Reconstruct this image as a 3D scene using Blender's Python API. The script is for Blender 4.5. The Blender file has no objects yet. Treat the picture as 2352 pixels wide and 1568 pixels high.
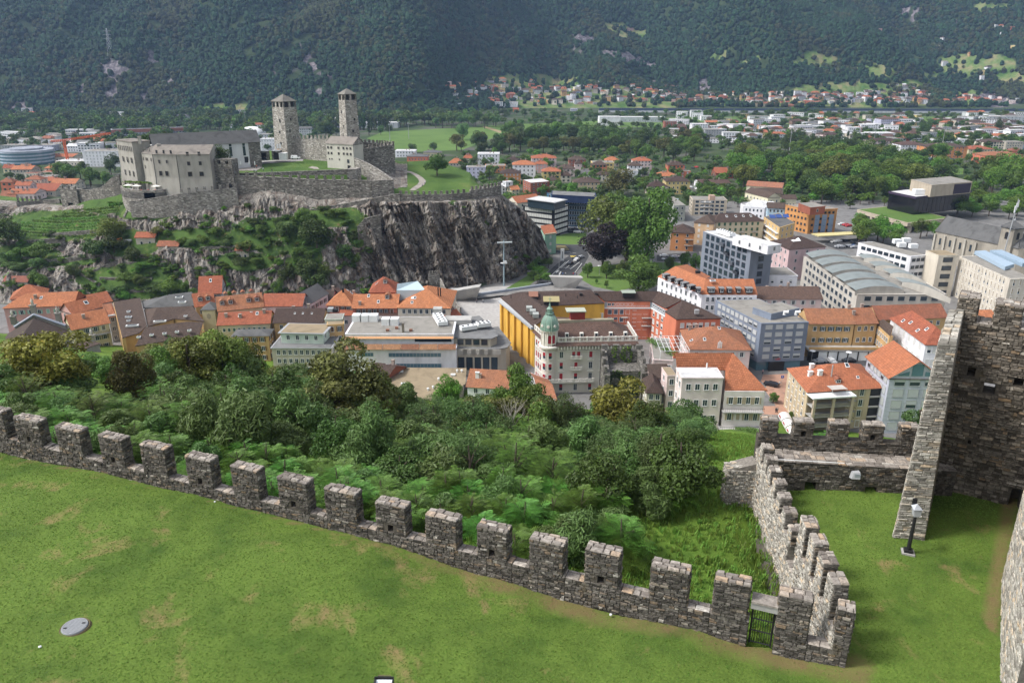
import bpy,math,random
import numpy as np
from math import sin,cos,radians,pi,sqrt,atan2,hypot
from mathutils import Vector,Matrix,noise as mn
SC=bpy.context.scene
COL=SC.collection
PITCH=radians(19.9);FL=1767.4;CX=1176.0;CY=784.0;CAMZ=95.0
cd=bpy.data.cameras.new('camera');cam=bpy.data.objects.new('camera',cd);COL.objects.link(cam)
cam.location=(0,0,CAMZ);cam.rotation_euler=(pi/2-PITCH,0,0)
cd.sensor_width=36.0;cd.lens=36.0*FL/2352.0;cd.clip_start=0.5;cd.clip_end=30000
SC.camera=cam
SUN_EL=radians(50);SUN_AZ=radians(-98)
w=bpy.data.worlds.new('World');SC.world=w;w.use_nodes=True
nt=w.node_tree;nt.nodes.clear()
sk=nt.nodes.new('ShaderNodeTexSky');sk.sky_type='NISHITA';sk.sun_disc=False
sk.sun_elevation=SUN_EL;sk.sun_rotation=SUN_AZ;sk.air_density=1.0;sk.dust_density=3.0;sk.ozone_density=1.0
bg=nt.nodes.new('ShaderNodeBackground');bg.inputs[1].default_value=0.11
hs=nt.nodes.new('ShaderNodeHueSaturation');hs.inputs['Saturation'].default_value=0.3
nt.links.new(sk.outputs[0],hs.inputs['Color']);nt.links.new(hs.outputs[0],bg.inputs[0])
wo=nt.nodes.new('ShaderNodeOutputWorld');nt.links.new(bg.outputs[0],wo.inputs[0])
sl=bpy.data.lights.new('sun','SUN');sl.energy=1.5;sl.angle=radians(11);sl.color=(1.0,0.96,0.9)
so=bpy.data.objects.new('sun',sl);COL.objects.link(so)
_d=Vector((sin(SUN_AZ)*cos(SUN_EL),cos(SUN_AZ)*cos(SUN_EL),sin(SUN_EL)))
so.rotation_euler=_d.to_track_quat('Z','Y').to_euler();so.location=(-100,100,400)
SC.view_settings.view_transform='Standard';SC.view_settings.look='None'
SC.view_settings.exposure=1.28;SC.view_settings.gamma=1.0;SC.view_settings.use_curve_mapping=False
SC.cycles.max_bounces=5;SC.cycles.diffuse_bounces=2;SC.cycles.glossy_bounces=2;SC.cycles.transmission_bounces=2
SC.cycles.volume_bounces=0;SC.cycles.transparent_max_bounces=4
RND=random.Random(7)
SP,CP=sin(PITCH),cos(PITCH)
CROP={}
for _i,_r in enumerate('abcdefghijklmnop'):
 CROP[_r]=((0,1000,2000,2996)[_i%4],(0,650,1300,1997)[_i//4],2.13636)
CROP['Q']=(440,480,4.2);CROP['R']=(960,330,3.5636);CROP['S']=(3000,1340,3.36);CROP['T']=(2100,1150,3.36)
CROP['F']=(0,0,1/1.741497)
def px(c):
 if isinstance(c[0],str):
  ox,oy,s=CROP[c[0]]
  return(ox+c[1]/s)/1.741497,(oy+c[2]/s)/1.741497
 return c[0],c[1]
def ray(c):
 x,y=px(c);a=(x-CX)/FL;b=(y-CY)/FL
 return Vector((a,CP-b*SP,-(SP+b*CP)))
def P(c,z=0.0):
 r=ray(c);return r*((z-CAMZ)/r.z)+Vector((0,0,CAMZ))
def PY(c,Y):
 r=ray(c);return r*(Y/r.y)+Vector((0,0,CAMZ))
def proj(p):
 d=Vector(p)-Vector((0,0,CAMZ));zc=d.y*CP-d.z*SP
 return CX+FL*d.x/zc,CY-FL*(d.y*SP+d.z*CP)/zc,zc
def tag(o,label=None,cat=None,group=None,kind=None):
 if label:o['label']=label
 if cat:o['category']=cat
 if group:o['group']=group
 if kind:o['kind']=kind
 return o
def empty(name,loc,label,cat,group=None,rz=0.0,kind='thing'):
 o=bpy.data.objects.new(name,None);COL.objects.link(o);o.location=loc;o.rotation_euler[2]=rz
 o.empty_display_size=0.5
 tag(o,label,cat,group,kind);return o
def link(name,me,parent=None,loc=None):
 o=bpy.data.objects.new(name,me);COL.objects.link(o)
 if parent is not None:o.parent=parent
 if loc is not None:o.location=loc
 return o
def wloc(o):
 v=Vector(o.location)
 while o.parent is not None:
  o=o.parent;v+=Vector(o.location)
 return v
class MB:
 """collects faces; build() links them as one mesh object, UVs in metres along each face"""
 def __init__(s):s.v=[];s.f=[];s.m=[];s.r=[];s.mi=0;s.rv=0.5
 def vs(s,pts):
  i=len(s.v);s.v.extend([tuple(p)for p in pts]);return i
 def face(s,idx):s.f.append(tuple(idx));s.m.append(s.mi);s.r.append(s.rv)
 def poly(s,pts):
  i=s.vs(pts);s.face(range(i,i+len(pts)))
 def hexa(s,b,t,bottom=False):
  """b, t: 4 points each (ccw seen from outside top)"""
  i=s.vs(list(b)+list(t))
  for k in range(4):s.face((i+k,i+(k+1)%4,i+4+(k+1)%4,i+4+k))
  s.face((i+4,i+5,i+6,i+7))
  if bottom:s.face((i+3,i+2,i+1,i))
 def prism(s,poly,z0,z1,cap=True,bottom=False):
  n=len(poly);ar=sum(poly[k][0]*poly[(k+1)%n][1]-poly[(k+1)%n][0]*poly[k][1]for k in range(n))
  if ar<0:poly=list(reversed(poly))
  z0=z0 if isinstance(z0,(list,tuple))else[z0]*n
  z1=z1 if isinstance(z1,(list,tuple))else[z1]*n
  if ar<0:z0=list(reversed(z0));z1=list(reversed(z1))
  i=s.vs([(p[0],p[1],z)for p,z in zip(poly,z0)]+[(p[0],p[1],z)for p,z in zip(poly,z1)])
  for k in range(n):s.face((i+k,i+(k+1)%n,i+n+(k+1)%n,i+n+k))
  if cap:s.face(range(i+n,i+2*n))
  if bottom:s.face(reversed(range(i,i+n)))
 def box(s,c,ux,hx,hy,z0,z1,bottom=False):
  """box centred at c (xy), ux unit direction, half sizes"""
  uy=(-ux[1],ux[0])
  q=[(c[0]+a*hx*ux[0]+b*hy*uy[0],c[1]+a*hx*ux[1]+b*hy*uy[1])for a,b in((-1,-1),(1,-1),(1,1),(-1,1))]
  s.prism(q,z0,z1,True,bottom)
 def tube(s,pts,rads,n=6,cap=True):
  pts=[Vector(p)for p in pts];rings=[]
  for k,p in enumerate(pts):
   d=(pts[min(k+1,len(pts)-1)]-pts[max(k-1,0)]).normalized()
   a=d.orthogonal().normalized()if abs(d.z)<.95 else Vector((1,0,0));a=(a-d*a.dot(d)).normalized();b=d.cross(a)
   r=rads[k]if isinstance(rads,(list,tuple))else rads
   rings.append(s.vs([p+(a*cos(2*pi*j/n)+b*sin(2*pi*j/n))*r for j in range(n)]))
  for k in range(len(rings)-1):
   for j in range(n):
    s.face((rings[k]+j,rings[k]+(j+1)%n,rings[k+1]+(j+1)%n,rings[k+1]+j))
  if cap:s.face([rings[-1]+j for j in range(n)]);s.face([rings[0]+j for j in reversed(range(n))])
 def lathe(s,c,prof,n=16,a0=0,a1=2*pi):
  full=abs(a1-a0-2*pi)<1e-6;m=n if full else n+1;rings=[]
  for r,z in prof:
   rings.append(s.vs([(c[0]+r*cos(a0+(a1-a0)*j/n),c[1]+r*sin(a0+(a1-a0)*j/n),z)for j in range(m)]))
  for k in range(len(rings)-1):
   for j in range(n):
    j2=(j+1)%n if full else j+1
    s.face((rings[k]+j,rings[k]+j2,rings[k+1]+j2,rings[k+1]+j))
 def mesh(s,name,mats,org=(0,0,0),uv=True,smooth=False):
  me=bpy.data.meshes.new(name);ox,oy,oz=org
  co=np.array(s.v,dtype=np.float64).reshape(-1,3)
  me.from_pydata((co-np.array([ox,oy,oz])).tolist(),[],s.f)
  for m in(mats if isinstance(mats,(list,tuple))else[mats]):me.materials.append(m)
  me.polygons.foreach_set('material_index',s.m)
  if smooth:me.polygons.foreach_set('use_smooth',[True]*len(s.f))
  a=me.attributes.new('rnd','FLOAT','FACE');a.data.foreach_set('value',s.r)
  if uv and s.f:
   n=len(me.loops);li=np.empty(n,np.int32);me.loops.foreach_get('vertex_index',li)
   lt=np.empty(len(me.polygons),np.int32);me.polygons.foreach_get('loop_total',lt)
   nr=np.empty(len(me.polygons)*3);me.polygons.foreach_get('normal',nr);nr=nr.reshape(-1,3)
   fi=np.repeat(np.arange(len(lt)),lt);N=nr[fi];p=co[li]
   h=np.stack([-N[:,1],N[:,0],np.zeros(n)],1);hl=np.linalg.norm(h,axis=1);flat=hl<0.02
   h[flat]=(1,0,0);hl[flat]=1;h/=hl[:,None];vv=np.cross(N,h)
   U=np.stack([(p*h).sum(1),(p*vv).sum(1)],1)
   l=me.uv_layers.new(name='UVMap');l.data.foreach_set('uv',U.ravel())
  me.update();return me
 def build(s,name,mats,parent=None,uv=True,smooth=False):
  org=wloc(parent)if parent is not None else Vector((0,0,0))
  return link(name,s.mesh(name,mats,org,uv,smooth),parent)
def struct(mb,name,mats,kind='structure',smooth=False,**k):
 o=mb.build(name,mats,None,smooth=smooth,**k);o['kind']=kind;return o
def copy_tree(o,parent=None):
 c=o.copy();COL.objects.link(c)
 if parent is not None:c.parent=parent
 for ch in list(o.children):copy_tree(ch,c)
 return c
class G:
 def __init__(s,name,rough=0.8,spec=0.25):
  s.m=bpy.data.materials.new(name);s.m.use_nodes=True;s.t=s.m.node_tree;s.t.nodes.clear()
  s.b=s.n('ShaderNodeBsdfPrincipled');s.o=s.n('ShaderNodeOutputMaterial');s.l(s.b.outputs[0],s.o.inputs[0])
  s.b.inputs['Roughness'].default_value=rough;s.b.inputs['Specular IOR Level'].default_value=spec
 def n(s,t,**k):
  x=s.t.nodes.new(t)
  for a,b in k.items():setattr(x,a,b)
  return x
 def l(s,a,b):s.t.links.new(a,b)
 def pos(s,sc=(1,1,1),src='pos'):
  if src=='pos':o=s.n('ShaderNodeNewGeometry').outputs['Position']
  elif src=='uv':o=s.n('ShaderNodeTexCoord').outputs['UV']
  else:o=s.n('ShaderNodeTexCoord').outputs['Object']
  if sc==(1,1,1):return o
  m=s.n('ShaderNodeMapping');m.inputs['Scale'].default_value=sc;s.l(o,m.inputs['Vector']);return m.outputs[0]
 def noise(s,scale,det=3,co=None,dist=0.0,rough=0.55):
  x=s.n('ShaderNodeTexNoise');x.inputs['Scale'].default_value=scale;x.inputs['Detail'].default_value=det
  x.inputs['Distortion'].default_value=dist;x.inputs['Roughness'].default_value=rough
  s.l(co if co is not None else s.pos(),x.inputs['Vector']);return x.outputs['Fac']
 def ramp(s,f,stops,interp='LINEAR'):
  r=s.n('ShaderNodeValToRGB');e=r.color_ramp.elements;r.color_ramp.interpolation=interp
  while len(e)<len(stops):e.new(0.5)
  for k,(p_,c)in enumerate(stops):
   e[k].position=p_;e[k].color=c if len(c)==4 else(*c,1)
  s.l(f,r.inputs['Fac']);return r.outputs['Color']
 def mix(s,f,a,b,mode='MIX'):
  m=s.n('ShaderNodeMix',data_type='RGBA',blend_type=mode);m.clamp_factor=True
  for v,i in((f,0),(a,6),(b,7)):
   if hasattr(v,'links')or hasattr(v,'is_output'):s.l(v,m.inputs[i])
   else:m.inputs[i].default_value=v if i==0 else((*v,1)if len(v)==3 else v)
  return m.outputs[2]
 def math(s,op,a,b=0.0):
  m=s.n('ShaderNodeMath',operation=op)
  for v,i in((a,0),(b,1)):
   if hasattr(v,'is_output'):s.l(v,m.inputs[i])
   else:m.inputs[i].default_value=v
  return m.outputs[0]
 def attr(s,nm):x=s.n('ShaderNodeAttribute',attribute_name=nm);return x.outputs['Fac']
 def orand(s):return s.n('ShaderNodeObjectInfo').outputs['Random']
 def bump(s,h,strength=0.5,dist=0.05):
  b=s.n('ShaderNodeBump');b.inputs['Strength'].default_value=strength;b.inputs['Distance'].default_value=dist
  s.l(h,b.inputs['Height']);s.l(b.outputs[0],s.b.inputs['Normal'])
 def col(s,c):
  if hasattr(c,'is_output'):s.l(c,s.b.inputs['Base Color'])
  else:s.b.inputs['Base Color'].default_value=(*c,1)
  return s.m
MATS={}
def sh(c,k):return tuple(min(1,max(0,x*k))for x in c)
def plaster(c,name='plaster',dirt=0.75,rough=0.85):
 key=('pl',c,name,dirt)
 if key in MATS:return MATS[key]
 g=G(name,rough);n1=g.noise(.35,5,g.pos((1,1,.35)));n2=g.noise(3.0,4)
 a=g.ramp(n1,[(.3,sh(c,dirt)),(.55,c),(.8,sh(c,1.07))])
 a=g.mix(g.math('MULTIPLY',n2,.35),a,sh(c,.8));g.bump(n2,.15,.02)
 MATS[key]=g.col(a);return MATS[key]
def plain(c,name='paint',rough=0.6,spec=0.3,metal=0.0):
 key=('p',c,name,rough)
 if key in MATS:return MATS[key]
 g=G(name,rough,spec);g.b.inputs['Metallic'].default_value=metal
 a=g.mix(g.math('MULTIPLY',g.noise(1.7,4),.5),c,sh(c,.78));MATS[key]=g.col(a);return MATS[key]
def tiles(c,name='roof_tiles',old=0.35,row=0.34):
 """clay or concrete tiles: UV rows run down the slope"""
 key=('t',c,old)
 if key in MATS:return MATS[key]
 g=G(name,.85,.15);uv=g.pos(src='uv')
 br=g.n('ShaderNodeTexBrick');br.offset=.5;g.l(uv,br.inputs['Vector'])
 for nm,v in(('Scale',1.0),('Mortar Size',.035),('Mortar Smooth',.4),('Brick Width',.55),('Row Height',row*1.9),('Bias',0.0)):br.inputs[nm].default_value=v
 br.inputs['Color1'].default_value=(*sh(c,1.12),1);br.inputs['Color2'].default_value=(*sh(c,.78),1);br.inputs['Mortar'].default_value=(*sh(c,.42),1)
 n1=g.noise(.45,6);n2=g.noise(5,3)
 dark=tuple(x*.45+.03 for x in c);lite=tuple(min(1,x*.8+.16)for x in c)
 a=g.mix(g.ramp(n1,[(.42,(0,0,0)),(.7,(old,old,old))]),br.outputs['Color'],dark)
 a=g.mix(g.ramp(n2,[(.6,(0,0,0)),(.75,(old*.9,old*.9,old*.9))]),a,lite)
 wv=g.n('ShaderNodeTexWave',bands_direction='Y');wv.inputs['Scale'].default_value=.5/(row*1.9)*.99;g.l(uv,wv.inputs['Vector'])
 g.bump(g.math('ADD',wv.outputs['Fac'],g.math('MULTIPLY',n2,.6)),.5,.12)
 hv=g.n('ShaderNodeHueSaturation');g.l(a,hv.inputs['Color']);g.l(g.math('ADD',g.math('MULTIPLY',g.orand(),.35),.8),hv.inputs['Value']);g.l(g.math('ADD',g.math('MULTIPLY',g.orand(),.018),.491),hv.inputs['Hue'])
 MATS[key]=g.col(hv.outputs[0]);return MATS[key]
def gravel(c,name='gravel_roof'):
 key=('g',c)
 if key in MATS:return MATS[key]
 g=G(name,.95,.1);n1=g.noise(.25,6,dist=1.0);n2=g.noise(4,5)
 a=g.ramp(n1,[(.3,sh(c,.6)),(.5,c),(.7,sh(c,1.15))]);a=g.mix(g.math('MULTIPLY',n2,.6),a,sh(c,.6))
 g.bump(n2,.3,.05);MATS[key]=g.col(a);return MATS[key]
def far_stone(c1,c2,c3,name,sc=1.0,stain=.5):
 """rubble masonry seen from far: stretched cells, streaks"""
 g=G(name,.95,.1);uv=g.pos((1.2*sc,2.6*sc,1),'uv')
 v=g.n('ShaderNodeTexVoronoi');v.inputs['Scale'].default_value=1.0;g.l(uv,v.inputs['Vector'])
 sep=g.n('ShaderNodeSeparateColor');g.l(v.outputs['Color'],sep.inputs[0])
 a=g.ramp(sep.outputs[0],[(0,c1),(.45,c2),(.8,sh(c2,1.2)),(1,c3)])
 st=g.noise(.12,6,g.pos((1,1,.5)),1.0)
 a=g.mix(g.ramp(st,[(.4,(0,0,0)),(.7,(stain,stain,stain))]),a,sh(c1,.75))
 stk=g.noise(.8,4,g.pos((1,1,.12)))
 a=g.mix(g.ramp(stk,[(.5,(0,0,0)),(.75,(stain,stain,stain))]),a,sh(c1,.9))
 g.bump(v.outputs['Distance'],.6,.15);return g.col(a)
def leafmat(name,c,var=.35,tip=None,rough=.55):
 key=('l',name,c)
 if key in MATS:return MATS[key]
 g=G(name,rough,.3)
 r=g.attr('rnd');a=g.ramp(r,[(0,sh(c,1-var*1.2)),(.5,c),(.93,sh(c,1+var)),(1,tip or sh(c,1.5))])
 o=g.orand();h=g.n('ShaderNodeHueSaturation');g.l(a,h.inputs['Color'])
 g.l(g.math('ADD',g.math('MULTIPLY',o,.05),.475),h.inputs['Hue']);g.l(g.math('ADD',g.math('MULTIPLY',o,.5),.75),h.inputs['Value'])
 tr=g.n('ShaderNodeBsdfTranslucent');g.l(h.outputs[0],tr.inputs['Color']);g.l(h.outputs[0],g.b.inputs['Base Color'])
 mx=g.n('ShaderNodeMixShader');mx.inputs[0].default_value=.25;g.l(g.b.outputs[0],mx.inputs[1]);g.l(tr.outputs[0],mx.inputs[2]);g.l(mx.outputs[0],g.o.inputs[0])
 MATS[key]=g.m;return g.m
ORANGE=(.40,.145,.075);ORANGE2=(.30,.12,.07);BROWN=(.085,.058,.048);BROWN2=(.12,.075,.06);SLATE=(.13,.13,.125)
GLASS=plain((.03,.045,.06),'window_glass',.12,.6)
GLASSB=plain((.10,.19,.24),'blue_glass',.12,.6)
WHITE=plain((.75,.76,.76),'white_paint');GREYP=plain((.35,.36,.37),'grey_metal',.5);DARK=plain((.02,.02,.022),'dark_metal',.5)
CONC=gravel((.42,.41,.39),'concrete');BARK=plain((.09,.07,.055),'bark',.95)
CASTLE=far_stone((.13,.12,.105),(.27,.25,.225),(.5,.48,.44),'castle_rubble',.9)
CASTLED=far_stone((.085,.08,.07),(.19,.175,.155),(.42,.4,.36),'castle_rubble_dark',.9)
def stonemat(name,dark,mid,lite,lich=.35):
 g=G(name,.95,.1);r=g.attr('rnd')
 a=g.ramp(r,[(0,dark),(.45,mid),(.8,sh(mid,1.35)),(.93,(mid[0]*1.5,mid[1]*1.2,mid[2]*.9)),(1,lite)])
 n1=g.noise(6,5);n2=g.noise(.8,5);n3=g.noise(14,3)
 a=g.mix(g.ramp(n1,[(.35,(0,0,0)),(.7,(.75,.75,.75))]),a,sh(dark,.8))
 a=g.mix(g.ramp(n3,[(.62,(0,0,0)),(.72,(lich,lich,lich))]),a,lite)
 a=g.mix(g.ramp(n2,[(.62,(0,0,0)),(.8,(.4,.4,.4))]),a,(.16,.12,.05))
 g.bump(g.math('ADD',n1,g.math('MULTIPLY',n3,.4)),.7,.04);return g.col(a)
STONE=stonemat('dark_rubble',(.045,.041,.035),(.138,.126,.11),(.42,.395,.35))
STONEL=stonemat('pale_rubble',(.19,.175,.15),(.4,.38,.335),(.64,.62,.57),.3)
CAP=stonemat('capping_stone',(.15,.13,.115),(.3,.27,.24),(.52,.5,.46),.5)
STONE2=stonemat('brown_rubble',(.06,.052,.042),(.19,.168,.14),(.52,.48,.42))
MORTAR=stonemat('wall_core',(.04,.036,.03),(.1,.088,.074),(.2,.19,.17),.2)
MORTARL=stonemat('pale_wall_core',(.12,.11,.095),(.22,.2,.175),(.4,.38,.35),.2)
def lerp(a,b,t):return a+(b-a)*t
A0=Vector((-30.1,42.1));A1=Vector((8.5,27.1));WD=(A1-A0).normalized();WN=Vector((-WD.y,WD.x))
if WN.y<0:WN=-WN
def sd(x,y):q=Vector((x,y))-A0;return q.dot(WD),q.dot(WN)
def wp(s,d=0.0):q=A0+WD*s+WN*d;return(q.x,q.y)
def ztop(s):return 75.0-0.5*min(1,max(0,s/41.4))
def s_px(x,z=None,off=0.0):
 a,b=-30.0,70.0
 for _ in range(40):
  m=(a+b)/2;q=wp(m,off)
  if proj((q[0],q[1],z if z is not None else ztop(m)))[0]<x:a=m
  else:b=m
 return(a+b)/2
def z_at(x,y,pxy):r=ray((0,pxy));t=y/r.y;return CAMZ+t*r.z
BL=[(0,1038),(67,1054),(150,1069),(223,1081),(387,1125),(468,1139),(562,1166),(760,1217),(897,1251),(1042,1301),(1206,1348),(1283,1375),(1417,1411),(1592,1445),(1699,1480),(1800,1506),(1940,1531)]
BS=[]
for x_,y_ in BL:
 s_=s_px(x_,72.2);q_=wp(s_);BS.append((s_,z_at(q_[0],q_[1],y_)))
BSs=[a for a,b in BS];BSz=[b for a,b in BS]
def zbase(s):return float(np.interp(s,BSs,BSz))
S_END=s_px(1965)
def fbm(x,y,sc,o=3):return mn.fractal(Vector((x*sc,y*sc,3.7)),1.0,2.0,o)
def z_lawn(x,y):
 s,d=sd(x,y);e=max(0.0,-d)
 z=zbase(s)+1.1*(1-math.exp(-e/7.0))*(1-.5*min(1,max(0,(s-30)/15)))
 if d>0:z=zbase(s)+0.02*d
 return z+0.12*fbm(x,y,.12)+0.05*fbm(x+9,y,.5)
DP=[(-5,70.6),(0,70.3),(5,69.6),(15,66.5),(30,60.5),(60,47),(90,30),(120,16),(145,6),(165,.5),(185,-1.5),(260,-3)]
def z_hill(x,y):
 s,d=sd(x,y)
 z=float(np.interp(d-(12*max(0,min(1,(s-22)/14))if d>0 else 0)*min(1,max(0,d/14)),[a for a,b in DP],[b for a,b in DP]))
 if s>44 and d>15:z=lerp(z,z*.9,min(1,(s-44)/20))
 return z+(.5*fbm(x,y,.06)+.2*fbm(x,y,.3))*min(1,max(0,(d-1)/10))*min(1,max(0,(170-d)/20))
def grassmat(name,c1,c2,c3,dry=.5,patch=.22,fine=9):
 g=G(name,.9,.15);n1=g.noise(patch,6,dist=.6);n2=g.noise(1.3,5);n3=g.noise(fine,5,g.pos((1,1,1)),0,.7)
 a=g.ramp(n1,[(.35,c1),(.5,c2),(.68,sh(c2,1.25))]);a=g.mix(g.ramp(n3,[(.3,(0,0,0)),(.7,(.8,.8,.8))]),a,sh(c1,.62))
 n4=g.noise(.42,8,g.pos((1,.8,1)),.35,.66)
 a=g.mix(g.ramp(n4,[(.565,(0,0,0)),(.68,(dry,dry,dry))]),a,c3)
 n5=g.math('MULTIPLY',g.attr('dirt'),g.math('ADD',.45,n3))
 a=g.mix(g.ramp(n5,[(.42,(0,0,0)),(.8,(.85,.85,.85))]),a,(.17,.11,.06))
 a=g.mix(g.ramp(n2,[(.3,(0,0,0)),(.8,(.45,.45,.45))]),a,sh(c2,1.3));g.bump(g.math('ADD',n3,n2),.8,.06)
 return g.col(a)
GRASS=grassmat('lawn_grass',(.048,.094,.016),(.105,.162,.028),(.22,.155,.075),.9)
MEADOW=grassmat('meadow_grass',(.06,.12,.018),(.13,.21,.03),(.14,.13,.05),.4,.1)
def grid(name,x0,x1,y0,y1,st,zf,keep=None,attr=None):
 nx=int((x1-x0)/st)+1;ny=int((y1-y0)/st)+1
 vv=[(x0+i*st,y0+j*st,zf(x0+i*st,y0+j*st))for j in range(ny)for i in range(nx)]
 ff=[(j*nx+i,j*nx+i+1,(j+1)*nx+i+1,(j+1)*nx+i)for j in range(ny-1)for i in range(nx-1)if keep is None or keep(x0+(i+.5)*st,y0+(j+.5)*st)]
 me=bpy.data.meshes.new(name);me.from_pydata(vv,[],ff);me.polygons.foreach_set('use_smooth',[True]*len(ff))
 if attr:
  a=me.attributes.new(attr[0],'FLOAT','POINT');a.data.foreach_set('value',[attr[1](v[0],v[1])for v in vv])
 return me
def w2x(y):return 13.15+.09*(y-26)
def in_lawn(x,y):
 s,d=sd(x,y)
 return d<.3 or(x>w2x(y)+.3 and y<40)
def dirt(x,y):
 s,d=sd(x,y)
 v=max(0,1-abs(d+.25)/(.5+1.5*max(0,min(1,(s-24)/8))))*(.75+.5*fbm(x,y,.5))if s<S_END+1 else 0
 if x>20.5:v=max(v,1-abs((x-23.4)-.69*(y-30.6)+.3)/1.0)
 v=max(v,1-hypot(x-14.2,y-25.2)/1.6)
 return max(0,min(1,v))*1.0
me=grid('lawn',-75,40,14,62,.5,z_lawn,in_lawn,('dirt',dirt));me.materials.append(GRASS);tag(link('lawn',me),kind='structure')
me=grid('hillside',-260,240,20,250,2.5,lambda x,y:z_hill(x,y)-(0 if not in_lawn(x,y)else 3.5),lambda x,y:sd(x,y)[1]>-5)
me.materials.append(MEADOW);tag(link('hillside',me),kind='structure')
def rubble(out,O,U,V,N,L,H,ch=(.07,.16),sl=(.12,.42),pro=(.01,.07),holes=(),seed=0,fat=.0):
 rr=random.Random(seed);O,U,V,N=map(Vector,(O,U,V,N));v=0.0
 while v<H-.03:
  h=min(rr.uniform(*ch),H-v)
  if H-v-h<.06:h=H-v
  u=0.0
  while u<L-.02:
   l=rr.uniform(*sl)*(1.4 if rr.random()<fat else 1)
   if L-u-l<.1:l=L-u
   ok=True
   for(a,b,c,d)in holes:
    if u+l>a and u<b and v+h>c and v<d:ok=False
   if ok:
    j=lambda k:rr.uniform(-k,k);g=.012;p=rr.uniform(*pro);jj=min(.02,h*.12)
    b4=[(u+g,v+g),(u+l-g,v+g),(u+l-g,v+h-g),(u+g,v+h-g)]
    b4=[(a+j(jj),b+j(jj))for a,b in b4];cx_=u+l/2;cy_=v+h/2
    pts=[O+U*a+V*b for a,b in b4]+[O+U*lerp(cx_,a,.88)+V*lerp(cy_,b,.8)+N*(p+j(.012))for a,b in b4]
    out.append((l*h,pts,rr.random()))
   u+=l
  v+=h
SF=[(0,1,5,4),(1,2,6,5),(2,3,7,6),(3,0,4,7),(4,5,6,7)]
def emit(out,parent,mat,nsingle=300,near=None):
 out.sort(key=lambda q:-q[0]);rest=MB()
 for k,(a,pts,r)in enumerate(out):
  if k<nsingle:
   m=MB();m.rv=r;i=m.vs(pts)
   for f in SF:m.face([i+q for q in f])
   m.build('stone',mat,parent,uv=False)
  else:
   rest.rv=r;i=rest.vs(pts)
   for f in SF:rest.face([i+q for q in f])
 if rest.f:tag(rest.build('small_stones',mat,parent,uv=False),kind='stuff')
def holed(mb,O,U,N,L,z0,z1,th,holes=()):
 """wall slab: O front bottom-left corner, N outward; holes (u0,u1,z0,z1,depth)"""
 O=Vector(O);U=Vector(U);N=Vector(N);us=sorted(set([0,L]+[a for h in holes for a in(h[0],h[1])]))
 def bx(a,b,c,d,e,f):
  q=[O+U*a-N*f,O+U*a-N*e,O+U*b-N*e,O+U*b-N*f];mb.prism([(p.x,p.y)for p in q],c,d,True,True)
 for a,b in zip(us,us[1:]):
  hs=sorted([h for h in holes if h[0]<=a+1e-6 and h[1]>=b-1e-6],key=lambda h:h[2]);z=z0
  for h in hs:
   if h[2]>z:bx(a,b,z,h[2],0,th)
   if h[4]<th:bx(a,b,h[2],h[3],h[4],th)
   z=h[3]
  if z<z1:bx(a,b,z,z1,0,th)
U3=Vector((WD.x,WD.y,0));N3=Vector((-WN.x,-WN.y,0));TH=.62;Z3=Vector((0,0,1))
MER=[(-72,-18),(-55,4),(30,84),(125,180),(225,280),(320,377),(425,482),(529,590),(635,704),(746,815),(860,928),(977,1047),(1096,1166),(1220,1293),(1347,1423),(1499,1583),(1641,1721)]
o=wp(20);fw=empty('crenellated_wall',(o[0],o[1],71),'long dark stone battlement wall crossing the lawn in front of the trees','castle wall')
core=MB();st=[];caps=[]
sG0,sG1=s_px(1721,73),s_px(1782,73)
sA=-8.0
sl_=lambda s:ztop(s)-1.7
for(a,b,z1)in[(sA,sG0,None),(sG1,S_END,None)]:
 k=a
 while k<b-1e-3:
  e=min(b,k+1.3);z1=sl_((k+e)/2)+RND.uniform(-.03,.03)
  if a>30:z1-=.35
  q=[wp(k,0),wp(e,0),wp(e,TH),wp(k,TH)];core.prism(q,66.5,z1);zb=min(zbase(k),zbase(e))-.15
  rubble(st,(*wp(k,-.0),zb),U3,Z3,N3,e-k,z1-zb,seed=int(k*7)+5)
  rubble(caps,(*wp(k,0),z1),U3,Vector((WN.x,WN.y,0)),Z3,e-k,TH,ch=(.25,.5),sl=(.25,.7),pro=(.02,.05),seed=int(k*3))
  k=e
hole_i=0
def merlon(s0,s1,zb,zt,hole=False,seed=0,parent=None,O=None,U=None,N=None,th=TH,smat=STONE,cmat=CAP):
 """merlon as a part: core, stones on its faces, capping"""
 if O is None:O=Vector((*wp(s0),0));U,N=U3,N3
 L=s1-s0;m=MB();hl=[]
 if hole:hl=[(L*.38,L*.38+.3,zb+.12,zb+.5,th+1)]
 holed(m,O,U,N,L,zb-.05,zt,th,hl);mo=m.build('merlon',MORTARL if smat is STONEL else MORTAR,parent)
 s_=[];hh=[(h[0]-.04,h[1]+.04,h[2]-zb+.02,h[3]-zb+.03)for h in hl];B=Vector((0,0,zb))
 rubble(s_,O+B,U,Z3,N,L,zt-zb,holes=hh,seed=seed,fat=.25)
 rubble(s_,O+U*L+B,-N,Z3,U,th,zt-zb,seed=seed+1,sl=(.2,.4));rubble(s_,O-N*th+B,N,Z3,-U,th,zt-zb,seed=seed+2,sl=(.2,.4))
 rubble(s_,O+U*L-N*th+B,-U,Z3,-N,L,zt-zb,seed=seed+3,sl=(.25,.6),ch=(.15,.3))
 emit(s_,mo,smat,14)
 c=[];rubble(c,O+Vector((0,0,zt))+N*.03-U*.03,U,-N,Z3,L+.06,th+.06,ch=(.2,.36),sl=(.22,.6),pro=(.04,.1),seed=seed+9);emit(c,mo,cmat,12)
 return mo
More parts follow.
